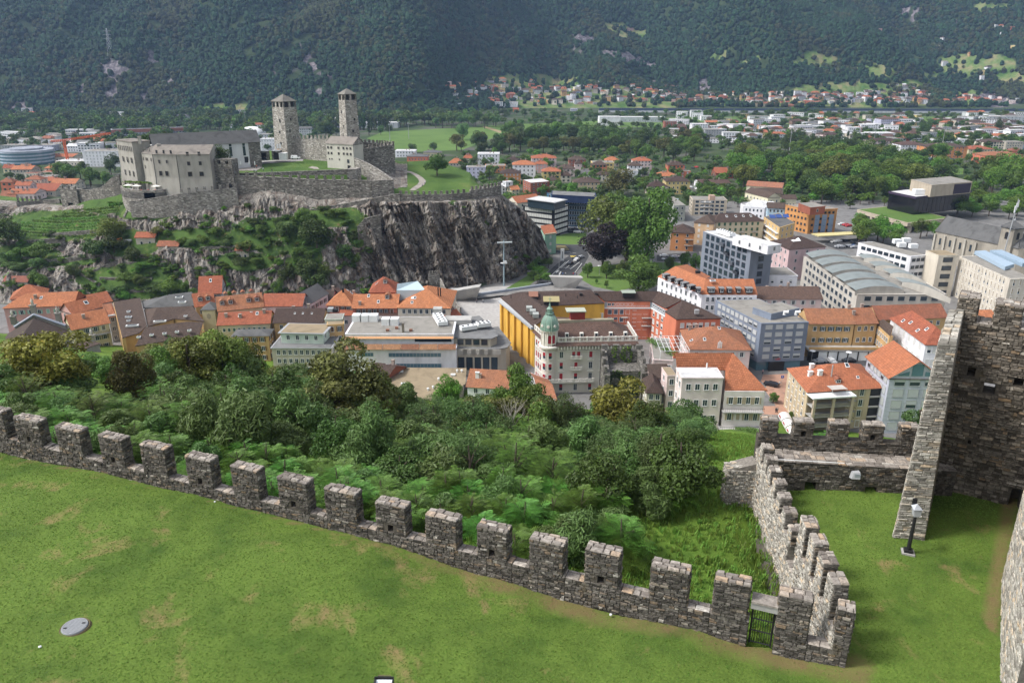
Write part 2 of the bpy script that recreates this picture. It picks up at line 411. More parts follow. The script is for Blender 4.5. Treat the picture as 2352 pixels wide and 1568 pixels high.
for i,(xa,xb)in enumerate(MER):
 a,b=s_px(xa),s_px(xb)
 if a<sA:continue
 merlon(a+RND.uniform(-.05,.05),b+RND.uniform(-.05,.05),sl_((a+b)/2),ztop((a+b)/2)+RND.uniform(-.12,.08),hole=(i%2==0 and i<16),seed=i*31,parent=fw)
merlon(sG1,s_px(1866),sl_(42)-.35,ztop(42),seed=901,parent=fw)
merlon(s_px(1927),S_END,sl_(44)-.35,ztop(44)-.05,seed=931,parent=fw)
zg=73.8
q=[wp(sG0),wp(sG1),wp(sG1,TH),wp(sG0,TH)];m=MB();m.prism(q,zg-.28,zg);m.build('lintel',CONC,fw)
m=MB();m.prism([wp(sG0,-.04),wp(sG1,-.04),wp(sG1,TH+.04),wp(sG0,TH+.04)],zg+.003,zg+.1);tag(m.build('lintel_slab',CAP,fw))
core.build('wall_body',MORTAR,fw);emit(st,fw,STONE,290);emit(caps,fw,CAP,60)
gc=wp((sG0+sG1)/2,.3);zgb=zbase(sG0)+.05
gt=empty('iron_gate',(gc[0],gc[1],zgb),'black iron bar gate under the lintel in the stone wall','gate')
gs0,gs1=sG0+.1,sG1-.1;zgt=zg-.36
def bar(a,b,r,nm,par,mat=DARK,n=5):
 m=MB();m.tube([a,b],r,n);return m.build(nm,mat,par)
G3=lambda s,z:Vector((*wp(s,.3),z))
for s_ in(gs0,gs1):bar(G3(s_,zgb),G3(s_,zgt+.1),.045,'gate_post',gt)
for z_ in(zgb+.08,lerp(zgb,zgt,.36),lerp(zgb,zgt,.68),zgt):bar(G3(gs0,z_),G3(gs1,z_),.03,'gate_rail',gt)
for k in range(1,9):bar(G3(lerp(gs0,gs1,k/9),zgb+.05),G3(lerp(gs0,gs1,k/9),zgt),.014,'gate_bar',gt)
sw=empty('stepped_battlement_wall',(13.6,32,70),'stepped battlement wall running away from the gate corner, pale on its left side','castle wall')
core=MB();st=[];caps=[];U2=Vector((.09,1,0)).normalized();NL=Vector((-U2.y,U2.x,0));NR=-NL
def p2(y,off=0.0):return Vector((w2x(y),y,0))+NR*off
def ts2(y):return 75.0 if y<31.4 else lerp(73.3,74.5,(y-31.4)/9)
T2=.6;y=25.3
while y<40.6:
 e=min(y+1.2,40.6);h=1.75 if y<31.4 else .85;z1=ts2((y+e)/2)-h
 a,b=p2(y),p2(e);c,d=p2(e,T2),p2(y,T2);core.prism([(q.x,q.y)for q in(a,d,c,b)],66,z1)
 zb=z_hill(a.x-.5,y)-.3
 rubble(st,b+Vector((0,0,zb)),-U2,Z3,NL,(e-y)*1.004,z1-zb,seed=int(y*9),sl=(.14,.42),pro=(.02,.08));rubble(st,a+NR*T2+Vector((0,0,70.9)),U2,Z3,NR,(e-y)*1.004,z1-70.9,seed=int(y*11))
 rubble(caps,a+Vector((0,0,z1)),U2,NR,Z3,e-y,T2,ch=(.25,.5),sl=(.3,.6),seed=int(y*5));y=e
def merl2(y0,y1,zt,zb,seed):
 L=(y1-y0)*1.004;O=p2(y1)
 m=MB();holed(m,O,-U2,NL,L,zb-.05,zt,T2);mo=m.build('merlon',MORTARL,sw);s_=[];B=Vector((0,0,zb))
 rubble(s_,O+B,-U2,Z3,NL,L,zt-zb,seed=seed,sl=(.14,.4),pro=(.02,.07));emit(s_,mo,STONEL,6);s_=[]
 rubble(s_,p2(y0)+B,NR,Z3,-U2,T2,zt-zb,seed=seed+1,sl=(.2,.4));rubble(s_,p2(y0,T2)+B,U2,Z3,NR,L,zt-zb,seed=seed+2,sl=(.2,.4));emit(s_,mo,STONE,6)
 c=[];rubble(c,p2(y0-.03)+NL*.03+Vector((0,0,zt)),U2,NR,Z3,L+.06,T2+.06,ch=(.2,.36),sl=(.22,.5),pro=(.04,.1),seed=seed+9);emit(c,mo,CAP,8)
for k,(a,b)in enumerate([(26.2,27.0),(27.6,28.4),(29.0,29.8),(30.4,31.3)]):merl2(a,b,75-RND.uniform(0,.1),73.25,500+k*20)
for k,a in enumerate([32.3,33.6,34.8,35.95,37.05,38.1,39.15]):merl2(a,a+.6,ts2(a),ts2(a)-.9,700+k*20)
core.build('wall_body',MORTARL,sw);emit(st,sw,STONEL,290);emit(caps,sw,CAP,40)
sb=empty('wall_stub',(13.4,40.6,70),'pale broken stub of rubble wall sticking out into the bushes','wall')
m=MB();m.prism([(12.75,40.2),(14.4,40.0),(14.4,41.0),(12.75,41.0)],66,[72.3,72.9,72.9,72.4]);m.build('wall_body',MORTARL,sb)
st=[];rubble(st,(12.75,40.2,67.5),Vector((1,-.12,0)).normalized(),Z3,Vector((-.12,-1,0)).normalized(),1.66,4.9,sl=(.1,.26),ch=(.07,.15),pro=(.02,.07),seed=77)
rubble(st,(12.75,41.0,67.5),Vector((0,-1,0)),Z3,Vector((-1,0,0)),.8,4.8,sl=(.1,.26),ch=(.07,.15),seed=78)
rubble(st,(12.75,40.2,72.4),Vector((1,-.12,.2)).normalized(),Vector((0,1,0)),Z3,1.66,.9,sl=(.2,.4),seed=79);emit(st,sb,STONEL,250)
cw=empty('courtyard_cross_wall',(18.5,39.5,71.5),'dark stone wall with walkway ledge and five merlons closing the small court','castle wall')
UC=Vector((1,-.12,0)).normalized();NC=Vector((UC.y,-UC.x,0));C0=Vector((14.3,39.15,0));LC=10.6
m=MB();hl=[]
def sC(x,z,O=C0):
 a,b=-5.0,20.0
 for _ in range(40):
  k=(a+b)/2;q=O+UC*k
  if proj((q.x,q.y,z))[0]<x:a=k
  else:b=k
 return a
for xa,xb,ya,yb in((1848,1874,1106,1131),(1986,2013,1117,1145)):
 u0,u1=sC(xa,72),sC(xb,72);q=C0+UC*u0
 hl.append((u0,u1,z_at(0,q.y,yb),z_at(0,q.y,ya),1.1))
holed(m,C0,UC,NC,LC,68,73.6,1.5,hl);m.build('lower_wall',MORTAR,cw)
st=[];rubble(st,C0+Vector((0,0,71.2)),UC,Z3,NC,LC,2.4,ch=(.07,.16),sl=(.14,.45),seed=61,holes=[(h[0]-.03,h[1]+.03,h[2]-71.2,h[3]-71.2)for h in hl])
C1=C0-NC*1.5;m=MB();holed(m,C1,UC,NC,LC,68,74.35,.6);m.build('parapet',MORTAR,cw)
rubble(st,C1+Vector((0,0,73.6)),UC,Z3,NC,LC,.75,ch=(.08,.16),sl=(.15,.45),seed=62)
for xa,xb,hh in((1752,1788,0),(1826,1870,1),(1908,1952,0),(1985,2032,1),(2072,2112,0)):
 a,b=sC(xa,75.3,C1),sC(xb,75.3,C1)
 merlon(a,b,74.35,75.42,hole=bool(hh),seed=int(xa),parent=cw,O=C1+UC*a,U=UC,N=NC,th=.6)
emit(st,cw,STONE,290)
c=[];rubble(c,C0+Vector((0,0,73.6))+NC*.05,UC,-NC,Z3,LC,1.5,ch=(.2,.5),sl=(.25,.7),seed=63,pro=(.02,.06));emit(c,cw,CAP,60)
q=C0+UC*sC(1959,73.3);wl=empty('wall_lamp',(q.x,q.y,73.0),'silver floodlight fixed to the cross wall at the end of a white pipe','lamp')
m=MB();a=Vector((q.x,q.y,73.1));m.hexa([a+Vector(v)for v in((-.2,-.45,-.12),(.25,-.5,-.12),(.28,-.1,-.2),(-.2,-.1,-.2))],[a+Vector(v)for v in((-.1,-.35,.22),(.25,-.4,.25),(.28,-.1,.25),(-.12,-.1,.2))],True);m.build('lamp_head',GREYP,wl)
m=MB();m.box((q.x+.1,q.y-.44),(UC.x,UC.y),.16,.02,73.03,73.28);m.build('lamp_glass',plain((.3,.33,.35),'lamp_glass',.2),wl)
q0=C0+UC*sC(1774,73.4)+NC*.08;q1=C0+UC*sC(1935,73.2)+NC*.08;m=MB();m.tube([(q0.x,q0.y,z_at(0,q0.y,1054)),(q1.x,q1.y,z_at(0,q1.y,1063))],.022,5);m.build('conduit',WHITE,wl)
ew=empty('buttress_wall',(20.4,34,71),'tall pale end of a layered stone wall leaning up at right','castle wall')
F0,F1=Vector((19.6,33.95,0)),Vector((21.3,33.7,0));UB=(F1-F0).normalized();NB=Vector((UB.y,-UB.x,0));BB=Vector((.53,.85,0))
st=[];m=MB();zc=70.5;k=0;rr=random.Random(3)
b4=[F0,F1,F1+BB*6.5,F0+BB*6.5];T0,T1=Vector((20.15,34.15,0)),Vector((20.95,34.05,0));t4=[T0,T1,T1+BB*6.5,T0+BB*6.5]
zT=82.5
m.hexa([v+Vector((0,0,69.5))for v in b4],[v+Vector((0,0,zT))for v in t4]);m.build('wall_body',MORTARL,ew)
z=70.4
while z<zT:
 h=rr.uniform(.06,.15);f=(z-69.5)/(zT-69.5);a,b=F0.lerp(T0,f),F1.lerp(T1,f);L=(b-a).length
 rubble(st,a+Vector((0,0,z)),UB,Z3,NB,L,h,ch=(h,h+.001),sl=(.18,.7),pro=(.0,.07),seed=int(z*100));rubble(st,a+BB*3+Vector((0,0,z)),-BB,Z3,Vector((-BB.y,BB.x,0)),3,h,ch=(h,h+.001),sl=(.25,.7),pro=(.0,.05),seed=int(z*100)+1);z+=h
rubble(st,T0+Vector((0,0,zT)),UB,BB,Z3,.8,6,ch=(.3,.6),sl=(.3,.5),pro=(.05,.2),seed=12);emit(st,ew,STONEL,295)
dw=empty('dark_inner_wall',(26,37.8,71),'high dark rubble wall with small window holes at the right edge','castle wall')
UD=Vector((.85,-.53,0)).normalized();ND=Vector((-.53,-.85,0)).normalized();D0=Vector((23.9,39.1,0));LD=13.7
def sD(x,z):
 a,b=-3.0,25.0
 for _ in range(40):
  k=(a+b)/2;q=D0+UD*k
  if proj((q.x,q.y,z))[0]<x:a=k
  else:b=k
 return a
def hD(xa,xb,ya,yb,dep,zg_=78):
 u0,u1=sD(xa,zg_),sD(xb,zg_);q=D0+UD*u0;return(u0,u1,z_at(0,q.y,yb),z_at(0,q.y,ya),dep)
HD=[hD(2254,2281,878,902,9),hD(2211,2229,842,862,.9),hD(2317,2339,867,885,.9),hD(2319,2341,1120,1160,1.0,72.5),hD(2246,2254,1010,1018,.5)]
m=MB();holed(m,D0,UD,ND,LD,69,82.05,1.3,HD);m.build('wall_body',MORTAR,dw)
st=[];rubble(st,D0+Vector((0,0,70.5)),UD,Z3,ND,LD,11.55,ch=(.09,.22),sl=(.14,.5),pro=(.02,.1),seed=91,fat=.2,holes=[(h[0]-.05,h[1]+.05,h[2]-70.5,h[3]-70.5)for h in HD])
def hi_merlon(xa,xb,zt,sdv):
 a,b=sD(xa,zt),sD(xb,zt);merlon(a,b,82.05,zt,seed=sdv,parent=dw,smat=STONE2,O=D0+UD*a,U=UD,N=ND,th=1.2)
hi_merlon(2205,2251,83.35,404);hi_merlon(2290,2352,83.2,405);hi_merlon(2400,2460,83.2,406)
emit(st,dw,STONE2,295);c=[];rubble(c,D0+Vector((0,0,82.05)),UD,-ND,Z3,LD,1.3,ch=(.25,.5),sl=(.25,.6),seed=95);emit(c,dw,CAP,30)
rt=empty('pale_tower_wall',(22.5,29,71),'pale pointed stone wall of the near tower along the right edge','castle wall')
RB=[(18.7,22.5),(19.9,24.9),(21.6,27.7),(23.3,30.5),(25.6,33.6),(28.4,37.0)];m=MB();st=[]
m.prism(RB+[(32,37),(32,22)],69,82.5);m.build('wall_body',MORTARL,rt)
for k in range(5):
 a=Vector((*RB[k],0));b=Vector((*RB[k+1],0));U_=(b-a).normalized();rubble(st,b+Vector((0,0,70.3)),-U_,Z3,Vector((-U_.y,U_.x,0)),(b-a).length,12,ch=(.08,.2),sl=(.15,.6),pro=(.01,.05),seed=200+k)
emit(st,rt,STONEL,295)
q=P((2085,1268),71.3);z0=z_lawn(q.x,q.y);q=P((2085,1268),z0)
lp=empty('courtyard_lamp_post',(q.x,q.y,z0),'leaning dark lamp post with silver lantern on the small court lawn','lamp post')
m=MB();m.box((q.x,q.y),(.94,-.34),.3,.26,z0-.05,z0+.06);m.build('base_slab',CONC,lp);m=MB();m.box((q.x,q.y),(.94,-.34),.2,.18,z0+.063,z0+.2);m.build('base_plate',DARK,lp)
tp=Vector((q.x+.02,q.y+.02,z0+2.15));m=MB();m.tube([(q.x,q.y,z0+.2),tp],[.1,.075],8);m.build('pole',DARK,lp)
m=MB();m.hexa([tp+Vector(v)for v in((-.15,-.17,0),(.15,-.17,0),(.12,.14,0),(-.12,.14,0))],[tp+Vector(v)for v in((-.2,-.13,.36),(.2,-.13,.36),(.16,.2,.42),(-.16,.2,.42))],True);m.build('lantern',GREYP,lp)
m=MB();i=m.vs([tp+Vector(v)for v in((-.22,-.16,.37),(.22,-.16,.37),(.19,.23,.44),(-.19,.23,.44),(0,.04,.62))])
for f in((0,1,4),(1,2,4),(2,3,4),(3,0,4)):m.face([i+a for a in f])
m.build('lantern_hood',plain((.4,.42,.45),'galvanised',.35),lp);m=MB();m.box((tp.x,tp.y+.3),(1,0),.1,.05,tp.z+.3,tp.z+.75);m.build('bracket',DARK,lp)
q=P((172,1440),73.2);q=P((172,1440),z_lawn(q.x,q.y)+.01);zm=z_lawn(q.x,q.y)
mh=empty('manhole_cover',(q.x,q.y,zm),'round pale ribbed manhole cover lying in the grass','manhole cover')
m=MB();m.lathe((q.x,q.y),[(0.001,zm+.09),(.48,zm+.09),(.5,zm+.05),(.5,zm-.1)],40);m.build('lid',plain((.27,.28,.3),'zinc_lid',.6),mh)
for k in range(-7,8):
 L=sqrt(max(.0,.45**2-(k*.06)**2));m=MB();m.box((q.x+k*.06*.34,q.y+k*.06*.94),(.94,-.34),L,.012,zm+.0905,zm+.102);m.build('rib',plain((.2,.21,.22),'zinc_rib',.5),mh)
for sgn in(-1,1):m=MB();m.box((q.x+sgn*.3,q.y+sgn*.16),(1,0),.07,.035,zm+.103,zm+.106);m.build('lifting_slot',DARK,mh)
m=MB();m.lathe((q.x,q.y),[(.51,zm+.02),(.56,zm+.04),(.62,zm-.05)],30);m.build('sand_ring',plain((.13,.1,.055),'dry_earth',.95),mh)
q=P((880,1556),76.0);fl=empty('floodlight',(q.x,q.y,75.2),'boxy floodlight with bright mirror cut off by the bottom edge','floodlight')
c=Vector((q.x,q.y,75.75));hw=.3;m=MB()
m.box((c.x,c.y),(1,0),hw,.16,c.z-.3,c.z-.26,True)
for s_ in(-1,1):m.box((c.x+s_*hw,c.y),(1,0),.02,.18,c.z-.3,c.z+.1,True)
m.box((c.x,c.y+.17),(1,0),hw+.02,.02,c.z-.3,c.z+.14,True);m.build('housing',DARK,fl)
m=MB();m.poly([c+Vector(v)for v in((-.27,-.15,-.2),(.27,-.15,-.2),(.27,.14,.05),(-.27,.14,.05))]);m.build('reflector',plain((.75,.8,.85),'mirror',.2,.8),fl)
m=MB();m.tube([c+Vector((-.16,-.05,-.08)),c+Vector((.16,-.05,-.08))],.03,8);m.build('lamp_tube',plain((.4,.45,.45),'tube',.3),fl)
for k in range(12):m=MB();m.box((c.x-.2+k*.036,c.y+.215),(1,0),.008,.02,c.z-.05,c.z+.16,True);m.build('cooling_fin',plain((.16,.1,.09),'fin',.6),fl)
bar(Vector((c.x,c.y+.1,73.2)),Vector((c.x,c.y+.1,75.5)),.05,'mast',fl)
def litter(c,nm,lab,r=.06):
 q=P(c,72.5);q=P(c,z_lawn(q.x,q.y));m=MB();m.lathe((q.x,q.y),[(.02,q.z+r*1.3),(r,q.z+r),(r*1.1,q.z)],7);o=m.build(nm,WHITE);tag(o,lab,'litter')
litter(('m',343,1262),'paper_scrap','small white scrap lying on the lawn left of the manhole cover');litter(('o',947,985),'paper_scrap','small white scrap on the dry earth below the wall');litter(('m',1837,20),'paper_scrap','white pebble on the earth strip at the foot of the left wall',.05)
def citymat():
 g=G('valley_ground',.95,.1);n1=g.noise(.02,5,dist=.5);n2=g.noise(.3,5)
 a=g.ramp(n1,[(.4,(.03,.055,.018)),(.52,(.05,.08,.026)),(.6,(.1,.1,.085)),(.7,(.11,.11,.105))])
 a=g.mix(g.math('MULTIPLY',n2,.5),a,(.07,.08,.05));return g.col(a)
VG=citymat()
me=grid('valley_ground',-2700,2700,-300,3300,75,lambda x,y:-.06);me.materials.append(VG);tag(link('valley_ground',me),kind='structure')
def sheet(name,pts,z,mat,label=None,cat=None,kind='structure'):
 m=MB();q=[P(c,z)for c in pts]
 ar=sum(q[k].x*q[(k+1)%len(q)].y-q[(k+1)%len(q)].x*q[k].y for k in range(len(q)))
 if ar<0:q.reverse()
 m.poly(q);o=m.build(name,mat);tag(o,label,cat,kind=kind);return o
ASPH=gravel((.075,.076,.08),'asphalt');PAVE=gravel((.33,.32,.31),'paving');PINKP=gravel((.42,.25,.18),'pink_paving')
FIELD=grassmat('pitch_grass',(.075,.14,.03),(.11,.18,.045),(.2,.18,.08),.5,.02,2)
def ell(L,x,y):
 v=0
 for(cx,cy,rx,ry,*a)in L:
  t=a[0]if a else 0.0;dx=x-cx;dy=y-cy;u=dx*cos(t)+dy*sin(t);w_=-dx*sin(t)+dy*cos(t)
  d=(u/rx)**2+(w_/ry)**2
  if d<1.7:v=max(v,1.7-d)
 return v
ROCKS=[(262,158,26,16,.9),(246,168,10,26,-.3),(262,196,12,20),(352,135,26,8,1.1),(406,127,7,15),(390,178,7,14),(333,215,7,12),(186,190,6,22),(40,250,20,14),(26,76,12,5),(687,100,18,6,1.0),(719,158,32,11,1.0),(682,172,9,18),(631,172,8,14),(738,215,32,7,.9),(757,183,16,7,.9),(719,112,14,6,1),(950,105,5,4),(1337,89,40,7,.2),(1444,134,62,10,.25),(1320,118,14,5),(1619,199,16,14),(1181,40,9,7),(2089,27,24,10),(2298,236,42,16,.3),(2198,46,6,14),(345,255,10,14),(1500,192,12,8)]
FIELDS=[(1850,232,300,11),(1350,238,220,12),(1180,190,70,16),(1430,72,42,14,.3),(1471,82,14,10),(1653,134,22,9),(1726,146,26,6),(1989,148,20,6),(2016,167,30,14),(2204,143,48,17),(2200,163,45,12),(2285,150,45,20),(2330,180,40,14),(1868,140,50,13),(2231,226,45,14),(2285,16,48,8),(515,252,62,11),(1229,205,130,30),(1430,222,110,20),(1960,215,130,24),(977,240,45,8),(2120,185,40,7,-.4),(1300,215,60,22),(1850,215,40,8),(2100,200,45,14),(760,248,0.1,.1)]
def z_mtn(x,y):
 k=min(1,max(0,(x+250)/300));yf=lerp(1500,1800,k*k*(3-2*k))+25*mn.noise(Vector((x*.004,0,1)))
 s=y-yf
 if s<=0:return-3+s*.01
 g_=max(0,1-abs(x-230)/420);g2=max(0,min(1,(x-650)/500));L=40+230*min(1,g_*1.4)+120*g2;a=.2
 z=a*s if s<L else a*L+(s-L)*(.64-.08*g2)
 rdg=1-abs(mn.noise(Vector((x*.0032+y*.0009,y*.0006,5))))*2
 z+=min(1,s/260)*(95*rdg-62+48*mn.fractal(Vector((x*.006,y*.004,2)),1,2,3))
 k2=math.exp(-((x-lerp(60,200,min(1,s/700)))/60)**2)*min(1,s/200)*40*(1 if s>250 else s/250)
 return max(-2,z-k2)
X0,X1,Y0,Y1,STP=-2400,2400,1440,3160,20
nx=int((X1-X0)/STP)+1;ny=int((Y1-Y0)/STP)+1;ZM=np.zeros((ny,nx));vv=[];RK=[];FD=[]
for j in range(ny):
 for i in range(nx):
  x,y=X0+i*STP,Y0+j*STP;z=z_mtn(x,y);ZM[j,i]=z;vv.append((x,y,z));u,v_,_=proj((x,y,z))
  RK.append(min(1,ell(ROCKS,u,v_)));FD.append(min(1,ell(FIELDS,u,v_)))
def mtn_z(x,y):
 i=(x-X0)/STP;j=(y-Y0)/STP;a,b=int(i),int(j);a=max(0,min(nx-2,a));b=max(0,min(ny-2,b));fx,fy=i-a,j-b
 return(ZM[b,a]*(1-fx)+ZM[b,a+1]*fx)*(1-fy)+(ZM[b+1,a]*(1-fx)+ZM[b+1,a+1]*fx)*fy
me=bpy.data.meshes.new('mountain');me.from_pydata(vv,[],[(j*nx+i,j*nx+i+1,(j+1)*nx+i+1,(j+1)*nx+i)for j in range(ny-1)for i in range(nx-1)])
for nm,L in(('rock',RK),('field',FD)):a=me.attributes.new(nm,'FLOAT','POINT');a.data.foreach_set('value',L)
g=G('mountain_ground',.95,.1);n1=g.noise(.05,6);n2=g.noise(.012,5,dist=.5)
a=g.mix(g.ramp(n1,[(.3,(0,0,0)),(.7,(1,1,1))]),(.02,.035,.014),(.045,.065,.025))
rk=g.ramp(g.noise(.16,6,g.pos((1,1,.35))),[(.3,(.05,.045,.05)),(.5,(.13,.115,.125)),(.7,(.27,.24,.25))])
fdc=g.ramp(g.noise(.03,4),[(.35,(.06,.12,.025)),(.5,(.13,.18,.06)),(.62,(.22,.2,.1))])
a=g.mix(g.ramp(g.math('ADD',g.attr('field'),g.math('MULTIPLY',n2,.3)),[(.35,(0,0,0)),(.6,(1,1,1))]),a,fdc)
a=g.mix(g.ramp(g.math('ADD',g.attr('rock'),g.math('SUBTRACT',n1,.5)),[(.25,(0,0,0)),(.45,(1,1,1))]),a,rk)
g.bump(g.noise(.12,6),1.0,4.0);me.materials.append(g.col(a));tag(link('mountain',me),kind='structure')
m=MB();m.prism([(-2750,-350),(2750,-350),(2750,3400),(-2750,3400)],-60,1100,True,True)
hz=bpy.data.materials.new('haze_air');hz.use_nodes=True;t_=hz.node_tree;t_.nodes.clear()
pv=t_.nodes.new('ShaderNodeVolumePrincipled');pv.inputs['Color'].default_value=(.42,.62,1.0,1);pv.inputs['Density'].default_value=.000075;pv.inputs['Anisotropy'].default_value=.2
ho=t_.nodes.new('ShaderNodeOutputMaterial');t_.links.new(pv.outputs[0],ho.inputs['Volume'])
tag(m.build('haze',hz,uv=False),kind='stuff')
def quads_mesh(name,C,A,B,rnd,mats,matidx=None):
 """C centres, A,B half axes -> quad mesh"""
 n=len(C);V=np.empty((n,4,3));V[:,0]=C-A-B*.6;V[:,1]=C+A*.9-B*.5;V[:,2]=C+A+B*.6;V[:,3]=C-A*.8+B*.7
 return raw_mesh(name,V.reshape(-1,3),n,rnd,mats,matidx)
def raw_mesh(name,V,n,rnd,mats,matidx=None):
 me=bpy.data.meshes.new(name);me.vertices.add(4*n);me.vertices.foreach_set('co',V.astype(np.float32).ravel())
 me.loops.add(4*n);me.loops.foreach_set('vertex_index',np.arange(4*n,dtype=np.int32));me.polygons.add(n)
 me.polygons.foreach_set('loop_start',np.arange(0,4*n,4,dtype=np.int32));me.update(calc_edges=True)
 for m_ in(mats if isinstance(mats,(list,tuple))else[mats]):me.materials.append(m_)
 if matidx is not None:me.polygons.foreach_set('material_index',matidx)
 a=me.attributes.new('rnd','FLOAT','FACE');a.data.foreach_set('value',rnd.astype(np.float32));me.update();return me
def crown_mesh(name,mat,seed,n=1500,size=.12,aspect=1.0,shape=(1,1,.8),lobes=12,cover=.8,conic=0.0,lr=(.28,.45),droop=.0,hole=0.0):
 """crown of leaf clumps round the origin, unit radius, centre at z=0"""
 rs=np.random.RandomState(seed);L=[]
 while len(L)<lobes:
  d=rs.normal(size=3);d/=np.linalg.norm(d);r=rs.uniform(.35,.8);c=d*r*np.array(shape)
  if conic:c[:2]*=max(.12,1-conic*(c[2]/shape[2]+1)/2*1.15)
  if c[2]<-shape[2]*.75:continue
  L.append((*c,rs.uniform(*lr)*(1-conic*.35*(c[2]/shape[2]+1))))
 L=np.array(L);w_=L[:,3]**2;k=rs.choice(len(L),n,p=w_/w_.sum());d=rs.normal(size=(n,3));d[:,2]+=.25;d/=np.linalg.norm(d,axis=1)[:,None]
 rr=L[k,3]*rs.uniform(cover,1.08,n)*np.where(rs.rand(n)<.07,1.25,1.0)
 C=L[k,:3]+d*rr[:,None]*np.array([1,1,.85]);C[:,2]-=droop*np.linalg.norm(C[:,:2],axis=1)**2
 nn=d+rs.normal(size=(n,3))*.75;nn[:,2]+=.35;nn/=np.linalg.norm(nn,axis=1)[:,None]
 t=np.cross(nn,rs.normal(size=(n,3)));t/=np.linalg.norm(t,axis=1)[:,None];b=np.cross(nn,t);s=size*rs.uniform(.6,1.3,n)[:,None]
 clump=rs.rand(len(L))[k];rnd=np.clip(.55*rs.rand(n)+.45*clump,0,1)
 return quads_mesh(name,C,t*s*.5*aspect,b*s*.5/aspect**.5,rnd,mat)
def frond_mesh(name,mat,seed,n=120,R=1.0,fl=.55,leaflets=8,up=.6):
 """shrub of feather leaves (robinia, ailanthus)"""
 rs=np.random.RandomState(seed);Cs,As,Bs,Rn=[],[],[],[]
 for _ in range(n):
  az=rs.uniform(0,2*pi);el=rs.uniform(-.6,1.5);lb=.8+.25*sin(az*3+seed)*cos(el*2);base=np.array([cos(az)*cos(el),sin(az)*cos(el),sin(el)*up+.0])*R*lb*rs.uniform(.35,1.0)
  a2=az+rs.normal()*.6;d=np.array([cos(a2),sin(a2),rs.uniform(.1,.8)]);d/=np.linalg.norm(d);L=fl*rs.uniform(.7,1.3);side=np.cross(d,[0,0,1]);side/=np.linalg.norm(side)+1e-9;r0=rs.rand()
  for q in range(leaflets):
   f=(q+1)/leaflets;p=base+d*L*f-np.array([0,0,1])*L*.45*f*f;w_=L*.24*sin(pi*min(.95,f*.9+.1))+.02
   for sg in(-1,1):
    a=side*sg*.92+d*.35-np.array([0,0,.15]);a/=np.linalg.norm(a);Cs.append(p+a*w_*.55);As.append(a*w_*.5);Bs.append(d*L/leaflets*.24);Rn.append(min(1,max(0,r0*.7+rs.rand()*.3)))
 return quads_mesh(name,np.array(Cs),np.array(As),np.array(Bs),np.array(Rn),mat)
LM=lambda nm,c,**k:leafmat('leaf_'+nm,c,**k)
GREEN=LM('green',(.09,.155,.024),var=.5);DGREEN=LM('dark_green',(.058,.1,.02),var=.5);BGREEN=LM('bright_green',(.11,.21,.028));OLIVE=LM('olive',(.13,.165,.03),var=.5,tip=(.3,.19,.05))
PURPLE=LM('copper',(.03,.02,.02));RUSTY=LM('rusty',(.11,.115,.028),var=.5,tip=(.28,.13,.04));BLUEG=LM('blue_green',(.07,.12,.034));YELG=LM('yellow_green',(.18,.175,.03),tip=(.45,.32,.06),var=.5);LIME=LM('fresh_green',(.095,.2,.03),tip=(.22,.36,.05),var=.5);FORESTM=LM('forest',(.022,.055,.02),var=.75,rough=.9);FORESTB=LM('forest_warm',(.048,.06,.02),var=.6,rough=.9);WILLOW=LM('grey_green',(.1,.165,.045),tip=(.26,.3,.15))  # wide forest tone spread: darkest faces paint in the shade of canopy gaps
def far_crown(name,mat,seed):
 rs=random.Random(seed);import bmesh;bm=bmesh.new();bmesh.ops.create_icosphere(bm,subdivisions=2,radius=1)
 for v in bm.verts:
  k=1+.42*mn.noise(v.co*1.9+Vector((seed*3.1,0,0)))+rs.uniform(-.14,.14);v.co*=k;v.co.z=v.co.z*.95
 me=bpy.data.meshes.new(name);bm.to_mesh(me);bm.free();me.materials.append(mat);a=me.attributes.new('rnd','FLOAT','FACE');a.data.foreach_set('value',[rs.random()*.8 for _ in me.polygons]);return me
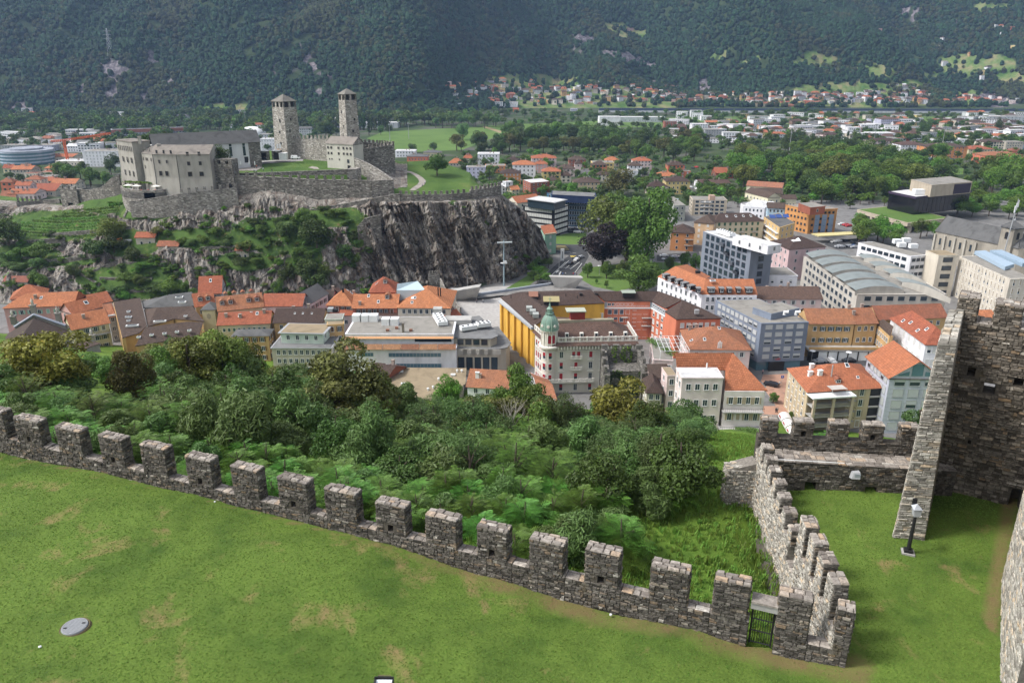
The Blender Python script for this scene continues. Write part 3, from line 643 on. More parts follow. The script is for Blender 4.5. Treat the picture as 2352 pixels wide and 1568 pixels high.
def scatter(name,pts,rot,scl,meshes,idx=None,kind='stuff',label=None):
 """instances of meshes on the vertices of a point mesh, by geometry nodes"""
 me=bpy.data.meshes.new(name);me.vertices.add(len(pts));me.vertices.foreach_set('co',np.asarray(pts,np.float32).ravel())
 a=me.attributes.new('rz','FLOAT','POINT');a.data.foreach_set('value',np.asarray(rot,np.float32));s_=np.asarray(scl,np.float32)
 if s_.ndim==1:s_=np.stack([s_]*3,1)
 a=me.attributes.new('sc','FLOAT_VECTOR','POINT');a.data.foreach_set('vector',s_.ravel())
 if idx is None:idx=np.random.RandomState(1).randint(0,len(meshes),len(pts))
 a=me.attributes.new('ix','INT','POINT');a.data.foreach_set('value',np.asarray(idx,np.int32))
 c=bpy.data.collections.new(name+'_source')
 for k,m_ in enumerate(meshes):ob=bpy.data.objects.new('%s_kind_%02d'%(name,k),m_);c.objects.link(ob)
 o=link(name,me);t=bpy.data.node_groups.new(name,'GeometryNodeTree');t.interface.new_socket('Geometry',in_out='INPUT',socket_type='NodeSocketGeometry');t.interface.new_socket('Geometry',in_out='OUTPUT',socket_type='NodeSocketGeometry')
 N=t.nodes.new;gi=N('NodeGroupInput');go=N('NodeGroupOutput');mp=N('GeometryNodeMeshToPoints');ip=N('GeometryNodeInstanceOnPoints');ci=N('GeometryNodeCollectionInfo')
 ci.inputs['Collection'].default_value=c;ci.inputs['Separate Children'].default_value=True;ci.inputs['Reset Children'].default_value=True;ip.inputs['Pick Instance'].default_value=True
 def at(nm,ty):x=N('GeometryNodeInputNamedAttribute');x.data_type=ty;x.inputs['Name'].default_value=nm;return x.outputs['Attribute']
 cx=N('ShaderNodeCombineXYZ');l=t.links.new
 l(gi.outputs[0],mp.inputs[0]);l(mp.outputs[0],ip.inputs['Points']);l(ci.outputs[0],ip.inputs['Instance']);l(at('ix','INT'),ip.inputs['Instance Index']);l(at('rz','FLOAT'),cx.inputs[2])
 l(cx.outputs[0],ip.inputs['Rotation']);l(at('sc','FLOAT_VECTOR'),ip.inputs['Scale']);l(ip.outputs[0],go.inputs[0])
 md=o.modifiers.new('scatter','NODES');md.node_group=t;tag(o,label,kind=kind);return o
rs=np.random.RandomState(5);pts,scs,ix=[],[],[]
yy=1440.0
while yy<2750:
 st_=7.6+(yy-1440)*.0012;xx=-1800-(yy-1500)*.8;xe=1800+(yy-1500)*.8
 while xx<xe:
  x=xx+rs.uniform(-.5,.5)*st_;y=yy+rs.uniform(-.5,.5)*st_;xx+=st_;z=mtn_z(x,y)
  if z<1.0:continue
  u,v_,t_=proj((x,y,z))
  if u<-260 or u>2612 or v_<-160:continue
  jn=.8*mn.noise(Vector((x*.035,y*.035,z*.02)))
  if ell(ROCKS,u,v_)*.8+jn>.62 and rs.rand()>.1:continue
  fe=ell(FIELDS,u,v_)+jn*1.5
  if fe>.45 and rs.rand()>.14:continue
  s=st_*rs.uniform(.5,.82);pts.append((x,y,z+s*.75));scs.append((s,s,s*rs.uniform(.9,1.5)))
  warm=mn.noise(Vector((x*.006,y*.006,8)))+rs.uniform(-.3,.3);ix.append(rs.randint(0,4)if warm<.22 else rs.randint(4,6))
 yy+=st_
FC=[far_crown('forest_crown',FORESTM,k)for k in range(4)]+[far_crown('forest_crown_warm',FORESTB,k+9)for k in range(2)]
scatter('mountain_forest',pts,rs.uniform(0,6.28,len(pts)),scs,FC,ix)
print('forest',len(pts))
def tuft(seed):
 r_=np.random.RandomState(seed);n=7;C=np.zeros((n,3));C[:,:2]=r_.uniform(-.05,.05,(n,2));C[:,2]=.022;A=np.stack([r_.uniform(-.02,.02,n),r_.uniform(-.02,.02,n),np.full(n,.03)],1)
 az=r_.uniform(0,6.28,n);B=np.stack([np.cos(az)*.012,np.sin(az)*.012,np.zeros(n)],1);return quads_mesh('grass_tuft',C,A,B,r_.rand(n),LM('grass',(.16,.26,.05),var=.3))
rs=np.random.RandomState(8);pp=[]
while len(pp)<90000:
 x,y=rs.uniform(-36,30),rs.uniform(17,50)
 if in_lawn(x,y)and not(y>40 and x>0):
  s,d=sd(x,y)
  if dirt(x,y)>.45 and rs.rand()<.85:continue
  pp.append((x,y,z_lawn(x,y)-.005))
MHP=P((172,1440),73.3)
pp=[p_ for p_ in pp if hypot(p_[0]-MHP.x,p_[1]-MHP.y)>.8]
scatter('lawn_grass',pp,rs.uniform(0,6.28,len(pp)),rs.uniform(.35,.9,len(pp)),[tuft(k)for k in range(3)])
HC={-80:[(700,308),(655,318),(600,332),(560,345),(500,370),(485,378),(465,390),('z',29,420),('z',22,430),('z',10,445),('z',-3,465)],150:[(692,312),(640,322),(600,332),(562,345),(545,347),(500,364),(478,371),('z',30,380),('z',27,392),('z',12,415),('z',-3,440)],250:[(690,313),(630,322),(575,332),(540,340),(520,345),(485,352),(468,356),('z',36,360),('z',30,368),('z',8,400),('z',-3,430)],300:[(690,313),(635,321),(580,330),(540,337),(510,342),(485,347),(470,350),('z',40,355),('z',49,362),('z',50,430),('z',-3,475)],420:[(690,313),(640,320),(590,327),(540,334),(515,338),(495,341),(475,347),('z',39,354),('z',46,361),('z',50,430),('z',-3,475)],540:[(690,313),(640,320),(590,326),(545,332),(520,336),(500,339),(463,348),('z',43,355),('z',46.6,356.4),('z',50,430),('z',-3,475)],620:[(692,312),(640,320),(590,326),(545,332),(515,336),(498,340),(447,347),('z',43,355),('z',46.6,356.4),('z',50,430),('z',-3,475)],730:[(690,313),(650,318),(600,324),(560,329),(520,335),(487,342),(476,347),('z',43,355),('z',46.6,356.4),('z',50,430),('z',-3,475)],800:[(685,316),(650,321),(600,327),(560,331),(510,336),(478,342),(468,347),('z',43,355),('z',46.8,357.0),('z',51,430),('z',-3,475)],850:[(675,322),(640,328),(600,332),(540,335),(500,338),(472,342),(464,345),('z',39,355),('z',44,365),('z',49,430),('z',-3,475)],920:[(668,330),(640,332),(600,334),(550,336),(510,338),(480,340),(463,343),(445,358),(425,368),(372,410),('z',-3,480)],1000:[(665,332),(640,334),(600,336),(550,338),(510,339),(480,341),(465,343),(445,358),(420,372),(368,420),('z',-3,480)],1080:[(662,335),(640,337),(600,339),(550,341),(510,343),(480,345),(462,348),(440,360),(418,374),(397,402),('z',-3,450)],1150:[(652,341),(630,344),(600,346),(550,349),(510,352),(480,355),(450,360),(446,366),(444,372),('z',22,385),('z',-3,410)],1200:[(632,355),(615,357),(590,359),(560,361),(530,363),(505,366),(481,370),(479,376),('z',18,384),('z',8,392),('z',-3,402)],1240:[(613,370),(600,371),(585,373),(570,375),(555,377),(540,380),(524,384),('z',13,388),('z',8,392),('z',3,396),('z',-3,400)],1254:[(600,380),(595,380.5),(590,381),(585,382),(578,383),(570,385),(560,388),('z',6,390),('z',4,392),('z',0,394),('z',-3,398)],1262:[(597,384),(596,384.5),(595,385),(594,385.5),(593,386),(592,386.5),(591,387),('z',-1,388),('z',-2,389),('z',-2.5,390),('z',-3,391)]}
HX=sorted(HC)
def zY(y,Y):b=(y-CY)/FL;return CAMZ-Y/(CP-b*SP)*(SP+b*CP)
HR=np.array([[[r[2],r[1]]if r[0]=='z' else[r[1],zY(r[0],r[1])]for r in HC[x]]for x in HX])
def hcol(x):
 i=int(np.searchsorted(HX,x))-1;i=max(0,min(len(HX)-2,i));t=(x-HX[i])/(HX[i+1]-HX[i]);t=max(0,min(1,t));return HR[i]*(1-t)+HR[i+1]*t
def hpt(x,Y,z):t=Y*CP-(z-CAMZ)*SP;return Vector(((x-CX)/FL*t,Y,z))
def hrow(x,v):
 c=hcol(x);k=max(0,min(len(c)-2,int(v)));f=v-k;q=c[k]*(1-f)+c[k+1]*f;return hpt(x,q[0],q[1])
def hs(x,y,full=False):
 """point of the hill seen at photo pixel (x, y)"""
 lo,hi=0.0,6.0
 for _ in range(30):
  m_=(lo+hi)/2;p_=hrow(x,m_)
  if proj(p_)[1]>y:lo=m_
  else:hi=m_
 p_=hrow(x,lo);return(p_,lo)if full else p_
GRS=[(120,520,130,34),(330,490,60,14),(250,470,60,20),(450,548,110,20),(340,620,60,30),(60,590,70,30),(240,640,60,30),(640,545,110,40),(760,500,80,22),(560,600,60,20),(300,560,60,30),(700,600,40,30),(1060,475,30,5,.5),(340,660,80,22),(500,560,60,14),(820,535,20,30),(150,600,80,10)]
vv,ff,GA,WA=[],[],[],[];xs=list(np.arange(-80,1262.1,3.0));vs_=list(np.arange(0,6,.07))+list(np.arange(6,10.01,.2));NV=len(vs_)
def crag(p_,u):
 q_=Vector((p_.x*.16+p_.z*.05,p_.y*.05,p_.z*.045));a=mn.fractal(q_,1.0,2.1,4);b=abs(mn.noise(Vector((p_.x*.5+p_.z*.22,0,p_.z*.09))));c=mn.noise(Vector((p_.x*1.3+p_.z*.3,1,p_.z*.4)))
 d=mn.noise(Vector((p_.x*.12,4,p_.z*.35)));e_=mn.noise(Vector((p_.x*.22+p_.z*.09,7,p_.z*.05)));return 4.2*a-2.6*(1-b)**3+.9*c+1.5*(1 if d>.12 else 0)+2.2*(1 if e_>.05 else 0)+1.4*(1 if e_>.3 else 0)
for x in xs:
 for v in vs_:
  p_=hrow(x,v);u,w_,_=proj(p_);gr=min(1,ell(GRS,u,w_))+.6*mn.noise(Vector((p_.x*.12,p_.y*.12,p_.z*.12)))
  if x>835 and v<6:gr=-1+max(0,mn.noise(Vector((p_.x*.2,3,p_.z*.2)))*1.5)+(1.1 if ell([(1050,472,32,4,.5),(1100,500,30,4,.6),(1230,600,20,12)],u,w_)else 0)
  if v>=6.5:gr=1.0 if not(845<x<935 and w_<432 and v<9)else 0
  if v>6 and x>1100:gr=0
  rock=max(0,min(1,1.2-gr*1.6))if v<6 else(.5 if gr<.5 else 0)
  e=min(1,v/.5)*min(1,max(0,(6.0-v)/.35))if v<6 else .3*rock
  k=crag(p_,v)*e*rock*(1.45 if x>840 else .7)
  if v>=6 and x<560 and False:k=0
  p_=p_+Vector((.1*k,-.8*k,.35*k));vv.append(p_);GA.append(gr);WA.append(0)
n_=len(xs)
for i in range(n_-1):
 for j in range(NV-1):a=i*NV+j;ff.append((a,a+NV,a+NV+1,a+1))
me=bpy.data.meshes.new('castle_hill');me.from_pydata(vv,[],ff);a=me.attributes.new('grass','FLOAT','POINT');a.data.foreach_set('value',GA)
g=G('rock_and_turf',.9,.2)
co=g.pos((1,1,.28));mpn=g.n('ShaderNodeMapping');mpn.inputs['Rotation'].default_value=(0,.38,0);mpn.inputs['Scale'].default_value=(1,1,.22);g.l(g.pos(),mpn.inputs['Vector'])
s1=g.noise(.33,8,mpn.outputs[0],.6,.65);s2=g.noise(.12,5,dist=.8);s3=g.noise(2.2,6,mpn.outputs[0],0,.7)
rk=g.ramp(s1,[(.27,(.03,.027,.025)),(.37,(.16,.122,.102)),(.5,(.25,.226,.198)),(.62,(.4,.37,.335)),(.75,(.52,.49,.45))])
rk=g.mix(g.ramp(s2,[(.46,(0,0,0)),(.66,(.8,.8,.8))]),rk,g.mix(.55,rk,(.06,.053,.047)));rk=g.mix(g.ramp(g.noise(.2,4),[(.56,(0,0,0)),(.7,(.5,.5,.5))]),rk,(.17,.11,.06))
rk=g.mix(g.ramp(s3,[(.33,(.6,.6,.6)),(.52,(0,0,0))]),rk,(.05,.044,.04))
vo=g.n('ShaderNodeTexVoronoi',feature='DISTANCE_TO_EDGE');vo.inputs['Scale'].default_value=.42;mp2=g.n('ShaderNodeMapping');mp2.inputs['Rotation'].default_value=(.2,.55,0);mp2.inputs['Scale'].default_value=(1,.6,.3);g.l(g.pos(),mp2.inputs['Vector']);g.l(mp2.outputs[0],vo.inputs['Vector']);rk=g.mix(g.ramp(vo.outputs['Distance'],[(.0,(.8,.8,.8)),(.05,(0,0,0))]),rk,(.03,.027,.024));gn=g.noise(.35,6);gr_=g.ramp(gn,[(.3,(.03,.06,.014)),(.5,(.05,.095,.02)),(.62,(.085,.13,.03)),(.72,(.16,.12,.06))])
pl=g.n('ShaderNodeNewGeometry');sx=g.n('ShaderNodeSeparateXYZ');g.l(pl.outputs['Normal'],sx.inputs[0])
mk=g.math('ADD',g.attr('grass'),g.math('MULTIPLY',g.math('SUBTRACT',g.noise(.9,5),.5),1.2));lawn_c=g.ramp(g.noise(.08,5),[(.35,(.05,.1,.02)),(.6,(.08,.14,.03)),(.72,(.11,.15,.04))])
gx=g.mix(g.ramp(g.attr('grass'),[(.95,(0,0,0)),(.99,(1,1,1))]),gr_,lawn_c)
g.bump(g.math('ADD',g.math('MULTIPLY',s1,1.2),s3),.8,.5);me.materials.append(g.col(g.mix(g.ramp(mk,[(.4,(0,0,0)),(.52,(1,1,1))]),rk,gx)))
tag(link('castle_hill',me),kind='structure')
def bpt(x,v):return hrow(x,v)
def cwall(name,label,pts,zb,th=1.2,mer=None,mat=CASTLE,cat='castle wall',side=1,grp=None):
 """pts [(pixel, Y)] along the top; mer=(pitch, width, height, swallowtail)"""
 W=[PY(c,Y)for c,Y in pts];zb=zb if isinstance(zb,list)else[zb]*len(W);mid=W[len(W)//2]
 e=empty(name,(mid.x,mid.y,zb[len(zb)//2]),label,cat,grp);m=MB()
 for k in range(len(W)-1):
  a,b=W[k],W[k+1];d=Vector((b.x-a.x,b.y-a.y)).normalized();n=Vector((-d.y,d.x))*side*th
  m.prism([(a.x,a.y),(b.x,b.y),(b.x+n.x,b.y+n.y),(a.x+n.x,a.y+n.y)],[zb[k],zb[k+1],zb[k+1],zb[k]],[a.z,b.z,b.z,a.z])
 m.build('wall_body',mat,e)
 m=MB()
 for k in range(len(W)-1):
  a,b=W[k],W[k+1];d=Vector((b.x-a.x,b.y-a.y)).normalized();n=Vector((-d.y,d.x))*side;o=d*0
  q=[(a.x-n.x*.06,a.y-n.y*.06),(b.x-n.x*.06,b.y-n.y*.06),(b.x+n.x*(th+.06),b.y+n.y*(th+.06)),(a.x+n.x*(th+.06),a.y+n.y*(th+.06))];m.prism(q,[a.z+.003,b.z+.003,b.z+.003,a.z+.003],[a.z+.16,b.z+.16,b.z+.16,a.z+.16])
 m.build('coping',CASTLE,e)
 if mer:
  pitch,wd,h,sw_=mer;rest=pitch*.5
  for k in range(len(W)-1):
   a,b=W[k],W[k+1];L=hypot(b.x-a.x,b.y-a.y);d=Vector((b.x-a.x,b.y-a.y))/L;n=Vector((-d.y,d.x))*side;s=rest
   while s<L-.1:
    z=lerp(a.z,b.z,s/L)+.16;c=Vector((a.x,a.y))+d*s;m=MB();f=n*.55
    q=[(c.x-d.x*wd/2,c.y-d.y*wd/2),(c.x+d.x*wd/2,c.y+d.y*wd/2)];q+=[(q[1][0]+f.x,q[1][1]+f.y),(q[0][0]+f.x,q[0][1]+f.y)];hh=h*RND.uniform(.92,1.05)
    if sw_:
     m.prism(q,z,z+hh*.72)
     for s0 in(-1,1):
      c2=c+d*s0*wd*.32;q2=[(c2.x-d.x*wd*.2,c2.y-d.y*wd*.2),(c2.x+d.x*wd*.2,c2.y+d.y*wd*.2)];q2+=[(q2[1][0]+f.x,q2[1][1]+f.y),(q2[0][0]+f.x,q2[0][1]+f.y)];m.prism(q2,z+hh*.72,z+hh)
    else:m.prism(q,z,z+hh)
    m.build('merlon',mat,e);s+=pitch
   rest=s-L
 return e
def cwin(par,c,u,n,w_,h,z,deep=True,mat=DARK,frame=None):
 """opening: dark pane in a proud surround; c xy on the wall face"""
 c=Vector((c[0],c[1]));u=Vector((u[0],u[1]));n=Vector((n[0],n[1]));a=c+n*.03;m=MB();q=[a-u*w_/2,a+u*w_/2]
 m.poly([(*q[0],z),(*q[1],z),(*q[1],z+h),(*q[0],z+h)]);o=m.build('window',mat,par)
 m=MB();f=.12;b=a+n*.06
 for(u0,u1,z0,z1)in((-w_/2-f,w_/2+f,z-f,z),(-w_/2-f,w_/2+f,z+h,z+h+f),(-w_/2-f,-w_/2,z,z+h),(w_/2,w_/2+f,z,z+h)):
  p0,p1=c+u*u0,c+u*u1;m.prism([(p0.x+n.x*.1,p0.y+n.y*.1),(p1.x+n.x*.1,p1.y+n.y*.1),(p1.x,p1.y),(p0.x,p0.y)],z0,z1,True,True)
 m.build('frame',frame or CASTLE,o);return o
def tower(name,label,mid,Y,zb,side,lv,rv,zt,batter,roof_h,slots,mat):
 m0=PY(mid,Y);lv=Vector(lv);rv=Vector(rv);c0=Vector((m0.x,m0.y));ctr=c0+(lv+rv)/2
 e=empty(name,(ctr.x,ctr.y,zb),label,'castle tower')
 q=[c0,c0+rv,c0+rv+lv,c0+lv];qb=[ctr+(p_-ctr)*batter for p_ in q];m=MB();hs_=zt-2.6
 m.hexa([(*p_,zb)for p_ in qb],[(*p_,hs_)for p_ in q]);m.build('shaft',mat,e)
 m=MB()
 for k in range(4):
  a,b=q[k],q[(k+1)%4];d=b-a;L=d.length;d=d/L;nn=Vector((-d.y,d.x))
  if nn.dot(ctr-a)<0:nn=-nn
  ns=slots[k%2];wdt=1.0;
  for j in range(ns+1):
   s0=L*j/ns-wdt/2 if 0<j<ns else(0 if j==0 else L-wdt*.7);s1=s0+(wdt if 0<j<ns else wdt*.7);p0,p1=a+d*s0,a+d*s1
   m.prism([(p0.x,p0.y),(p1.x,p1.y),(p1.x+nn.x*.7,p1.y+nn.y*.7),(p0.x+nn.x*.7,p0.y+nn.y*.7)],hs_,zt)
 m.build('gallery_piers',mat,e)
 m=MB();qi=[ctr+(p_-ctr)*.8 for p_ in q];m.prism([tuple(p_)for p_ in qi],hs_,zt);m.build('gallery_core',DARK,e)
 m=MB();qo=[ctr+(p_-ctr)*1.08 for p_ in q];m.prism([tuple(p_)for p_ in qo],zt,zt+.3,True,True);i=m.vs([(*p_,zt+.3)for p_ in qo]+[(ctr.x,ctr.y,zt+roof_h)])
 for k in range(4):m.face((i+k,i+(k+1)%4,i+4))
 m.build('roof',gravel((.2,.19,.17),'slab_roof'),e);return e,q
TWL=far_stone((.17,.155,.135),(.33,.305,.27),(.6,.58,.53),'tower_rubble',1.0,.35)
tw1,q1=tower('castle_tower','thick square castle tower beside the white van, left of the two towers',('R',610,270),400,46,9,(-7.0,4.56),(4.56,7.0),76.6,1.16,3.6,(2,3),TWL)
tw2,q2=tower('castle_tower','tall slim castle tower rising behind the pale castle house, right of the two towers',('R',1488,170),394,48,7,(-4.14,4.88),(4.88,4.14),80.3,1.2,2.8,(2,2),TWL)
def onface(par,q,k0,k1,fr,z,w_,h,zt_,zb_,bat):
 a,b=Vector(q[k0]),Vector(q[k1]);ctr=(Vector(q[0])+Vector(q[2]))/2;f=1+(bat-1)*(zt_-z-h)/(zt_-zb_);a2=ctr+(a-ctr)*f;b2=ctr+(b-ctr)*f;d=(b2-a2).normalized();n=Vector((d.y,-d.x))
 if n.dot(ctr-a2)>0:n=-n
 c=a2.lerp(b2,fr)+n*.12;cwin(par,c,d,n,w_,h,z)
for fr,z in((.6,71-4),(.5,61.5),(.55,56),(.5,51.8)):onface(tw1,q1,0,3,1-fr,z,.9,1.2,74,46,1.16)
for fr,z in((.45,67.5),(.75,55.3),(.62,48.8),(.3,62)):onface(tw1,q1,0,1,fr,z,.8,1.2,74,46,1.16)
for fr,z in((.4,71.5),(.6,64.5),(.5,60)):onface(tw2,q2,0,3,1-fr,z,.45,1.3,77.7,48,1.2)
for fr,z in((.68,68),(.5,62.5)):onface(tw2,q2,0,1,fr,z,.9,1.1,77.7,48,1.2)
cwall('court_wall','pale crenellated wall linking the thick tower to the pale castle house',[(('R',770,812),404),(('R',1300,812),392)],46,1.2,(2.6,1.0,1.9,1),TWL)
cwall('outer_court_wall','crenellated dark wall right of the slim castle tower',[(('R',1758,945),376),(('R',2000,915),382),(('R',2200,890),388)],41,1.2,(2.3,1.1,1.5,0),CASTLED)
cwall('outer_court_wall','rear crenellated castle wall behind the darker wall right of the slim tower',[(('R',2198,888),390),(('R',1960,868),402),(('R',1700,850),406)],46,1.0,(2.4,1.1,1.5,0),CASTLED)
cwall('sloping_wall','wall running steeply down the rocks from the pale castle house',[(('R',1620,1075),369),(('R',1820,1160),364),(('R',2000,1270),359),(('R',2165,1385),353)],36,.9,None,CASTLE)
cwall('terrace_retaining_wall','low wall with pale top holding the castle lawn',[(('R',-150,1305),356.5),(('R',700,1277),356.5),(('R',1520,1243),357)],41,.8,None,CASTLED)
m=MB();a=PY(('R',1520,1238),354.5);b=PY(('R',1655,1212),355.5);e=empty('retaining_block',(a.x,a.y,40),'stone block ending the retaining wall below the pale castle house','wall');m.prism([(a.x,a.y),(b.x,b.y),(b.x+1,b.y+6),(a.x+.5,a.y+6)],38,a.z);m.build('wall_body',CASTLE,e)
cwall('curtain_wall','long crenellated curtain wall of the castle above the dark rock',[((537,404.5),350),((632,408),350),((728,413.5),349.5),((853,416),349)],[33,33,30,30],1.5,(3.9,1.25,1.9,1),CASTLED)
cwall('curtain_wall','short plain end of the curtain wall above the cliff',[((853.5,416),348.6),((903,413.5),350)],31,1.5,None,CASTLED)
cwall('lower_curtain_wall','crenellated lower wall below the windowed castle wing',[((297,464),342),((352,456),341.5),((410,447),341.5),((544,432),346)],[30,30,30,32],1.2,None,CASTLE)
cwall('lower_battlement','row of swallowtail merlons along the lower castle wall',[((408,446.6),341.4),((543,431.4),345.9)],36,.5,(3.3,1.0,2.0,1),CASTLE)
cwall('tongue_wall','crenellated wall along the top of the cliff below the green mound',[((913,447),344),((945,448),344),((980,448),345),((1030,447),347),((1079,443),350)],[34,34,34,34,34],.8,(2.6,1.2,1.6,0),CASTLED)
cwall('tongue_wall','end of the cliff wall curving up to the right of the green mound',[((1080,438),350),((1115,433),355),((1149,427),362),((1152,425),368)],31,.8,(2.3,1.1,1.6,0),CASTLED)
cwall('ramp_wall','long parapet wall rising from the gardens to the cliff top',[((505,518),338),((582,501),341),((716,481),343.5),((820,463),344),((918,445),343)],[27,26,29,27,30],.7,None,CASTLED)
cwall('cliff_edge_wall','curved retaining wall at the left edge of the bare cliff',[((827,545),333),((822,520),333.2),((838,502),333.5),((874,494),334.5)],[10,12,14,16],.6,None,CASTLED)
cwall('base_wall','small crenellated wall climbing the foot of the cliff beside the red roofs',[((985,631),331),((1010,629),333)],0,.6,(1.2,.6,1.4,0),CASTLE)
cwall('base_wall','narrow wall descending from the cliff foot to the square beside the orange roof',[((1010,640),331),((1020,662),322),((1042,690),305),((1056,706),292)],-1,.6,None,CASTLE)
cwall('lower_gate_wall','crenellated wall with tall narrow merlons beside the vineyard',[((37,464),378),((62,463),380),((100,461),382)],22,1.0,(1.9,.9,2.4,1),CASTLED)
cwall('lower_gate_wall','ruined wall stretch between the merlons and the small gate tower',[((98,460),381.5),((136,458),379)],22,1.0,None,CASTLED)
cwall('lower_gate_wall','wall climbing from the small gate tower to the castle',[((172,438),372),((205,436),368),((232,431),362),((258,408),358),((272,402),357)],[26,27,30,34,36],1.0,None,CASTLED)
a=PY((134,426),374);b=PY((173,426),370);gtw=empty('small_gate_tower',(a.x,a.y,25),'small dark gate tower with round arch above the vineyard','castle tower');d=Vector((b.x-a.x,b.y-a.y)).normalized();n=Vector((d.y,-d.x))
m=MB();L=hypot(b.x-a.x,b.y-a.y);holed(m,Vector((a.x,a.y,0)),Vector((*d,0)),Vector((*n,0)),L,24,a.z-1.5,4,[(L*.34,L*.66,27.5,31.5,9)]);m.build('wall_body',CASTLED,gtw)
for k in range(3):
 c=Vector((a.x,a.y))+d*(L*(.12+.38*k));m=MB();m.box((c.x-n.x*.4,c.y-n.y*.4),d,.7,.35,a.z-1.5,a.z);m.build('merlon',CASTLED,gtw)
bp=[((276,427),353),((282,433),348),((300,437),345),((329,438.5),343),((355,438),343),((376,436),344.5),((392,432),348)]
cwall('round_terrace','rounded stone terrace wall under the leafy pergola',bp,31,.6,None,CASTLE)
W=[PY(c,Y)for c,Y in bp];m=MB();m.prism([(p_.x,p_.y)for p_ in W]+[(W[-1].x,356),(W[0].x,357)],38,40.8);struct(m,'terrace_floor',PAVE)
def parasol(c,Y,w_,lab,nm='parasol',open_=True):
 p_=PY(c,Y);e=empty(nm,(p_.x,p_.y,p_.z-2.6),lab,'parasol','parasols on the castle terrace' if open_ else 'closed parasols on the castle lawn');m=MB()
 if open_:
  i=m.vs([(p_.x+a*w_,p_.y+b*w_*.6,p_.z-.35)for a,b in((-1,-1),(1,-1),(1,1),(-1,1))]+[(p_.x,p_.y,p_.z+.25)])
  for k in range(4):m.face((i+k,i+(k+1)%4,i+4))
  m.build('canopy',plain((.8,.78,.7),'cream_canvas'),e)
 else:m.lathe((p_.x,p_.y),[(.12,p_.z-1.9),(.28,p_.z-1.6),(.2,p_.z-.4),(.02,p_.z)],8);m.build('canopy',WHITE,e)
 m=MB();m.tube([(p_.x,p_.y,p_.z-2.6),(p_.x,p_.y,p_.z-(.1 if open_ else .2))],.04,5);m.build('pole',GREYP,e)
parasol(('Q',300,1085),347,1.9,'long cream parasol at the left end of the round castle terrace');parasol(('Q',440,1095),345.5,1.9,'cream parasol in front of the green pergola on the round terrace');parasol(('Q',775,1100),346,2.0,'cream parasol at the right end of the round castle terrace')
for c,Y,l_ in((('R',125,1110),368,'middle'),(('R',207,1120),367,'right'),(('R',5,1120),368,'left')):parasol(c,Y,1,l_+' closed white parasol standing on the gravel patch of the castle lawn','closed_parasol',False)
def leafslab(name,lab,cat,pts,h,mat,n,size=.5,seed=1,parent=None,grp=None):
 """leafy mass over a polyline (hedge, vine row, pergola)"""
 rs=np.random.RandomState(seed);pts=[Vector(p_)for p_ in pts];seg=[(b-a).length for a,b in zip(pts,pts[1:])];tot=sum(seg);k=rs.choice(len(seg),n,p=np.array(seg)/tot);f=rs.rand(n)
 A_=np.array([tuple(p_)for p_ in pts]);C=A_[k]*(1-f)[:,None]+A_[k+1]*f[:,None];hw,hh=h;C=C+np.stack([rs.normal(0,hw*.6,n),rs.normal(0,hw*.6,n),rs.uniform(0,hh,n)],1)
 a=rs.normal(size=(n,3));a/=np.linalg.norm(a,axis=1)[:,None];b=np.cross(a,rs.normal(size=(n,3)));b/=np.linalg.norm(b,axis=1)[:,None];org=np.array(tuple(pts[0]))if parent is None else np.array(tuple(wloc(parent)))
 me=quads_mesh(name,C-org,a*size*.5,b*size*.45,rs.rand(n),mat);o=link(name,me,parent)
 if parent is None:o.location=pts[0];tag(o,lab,cat,grp)
 return o
pg=PY(('Q',500,1060),350);pe=empty('pergola',(pg.x,pg.y,40.8),'pergola roofed with bright green vines on the round castle terrace','pergola')
p0,p1=PY(('Q',260,1045),350),PY(('Q',800,1070),350);leafslab('vine_roof',None,None,[p0,p1],(1.4,.5),BGREEN,700,.5,4,pe)
for k in range(5):c=p0.lerp(p1,k/4);m=MB();m.tube([(c.x,c.y-1,40.8),(c.x,c.y-1,c.z)],.1,5);m.build('post',BARK,pe)
for k,c in enumerate([('Q',380,1150),('Q',520,1165),('Q',640,1160),('Q',760,1160)]):
 p_=PY(c,347);m=MB();m.lathe((p_.x,p_.y),[(.01,41.6),(.5,41.6),(.5,41.5),(.06,41.5),(.06,40.8)],10);tag(m.build('cafe_table',plain((.4,.05,.03),'red_cloth')),('leftmost','second','third','rightmost')[k]+' red cafe table under the vine pergola on the round terrace','table','cafe tables on the castle terrace')
CPL=plaster((.36,.34,.3),'castle_plaster',.7);CPD=plaster((.29,.27,.235),'castle_plaster_dark',.7);CPW=plaster((.62,.62,.62),'white_render',.85);CPB=plaster((.5,.48,.42),'cream_render',.85);SLAB=gravel((.24,.215,.19),'stone_slab_roof');DROOF=gravel((.1,.1,.1),'dark_slab_roof')
tb=empty('castle_tall_wing',(PY((301,400),352).x,352,38),'tall plastered castle wing at the left end of the castle','castle building')
c0=PY((301.6,323),352);lv=Vector((-12.0,10.6));rv=Vector((5.3,6.0));q=[Vector((c0.x,c0.y)),Vector((c0.x,c0.y))+rv,Vector((c0.x,c0.y))+rv+lv,Vector((c0.x,c0.y))+lv];ctr=(q[0]+q[2])/2
m=MB();zt=61.5;m.hexa([(*(ctr+(p_-ctr)*1.0),50)for p_ in q],[(*p_,zt)for p_ in q]);m.hexa([(*(ctr+(p_-ctr)*1.22),34)for p_ in q],[(*(ctr+(p_-ctr)*1.0),49.99)for p_ in q]);m.build('wall',CPL,tb)
m=MB();m.prism([tuple(ctr+(p_-ctr)*1.05)for p_ in q],zt,zt+.5,True,True);m.build('roof',SLAB,tb)
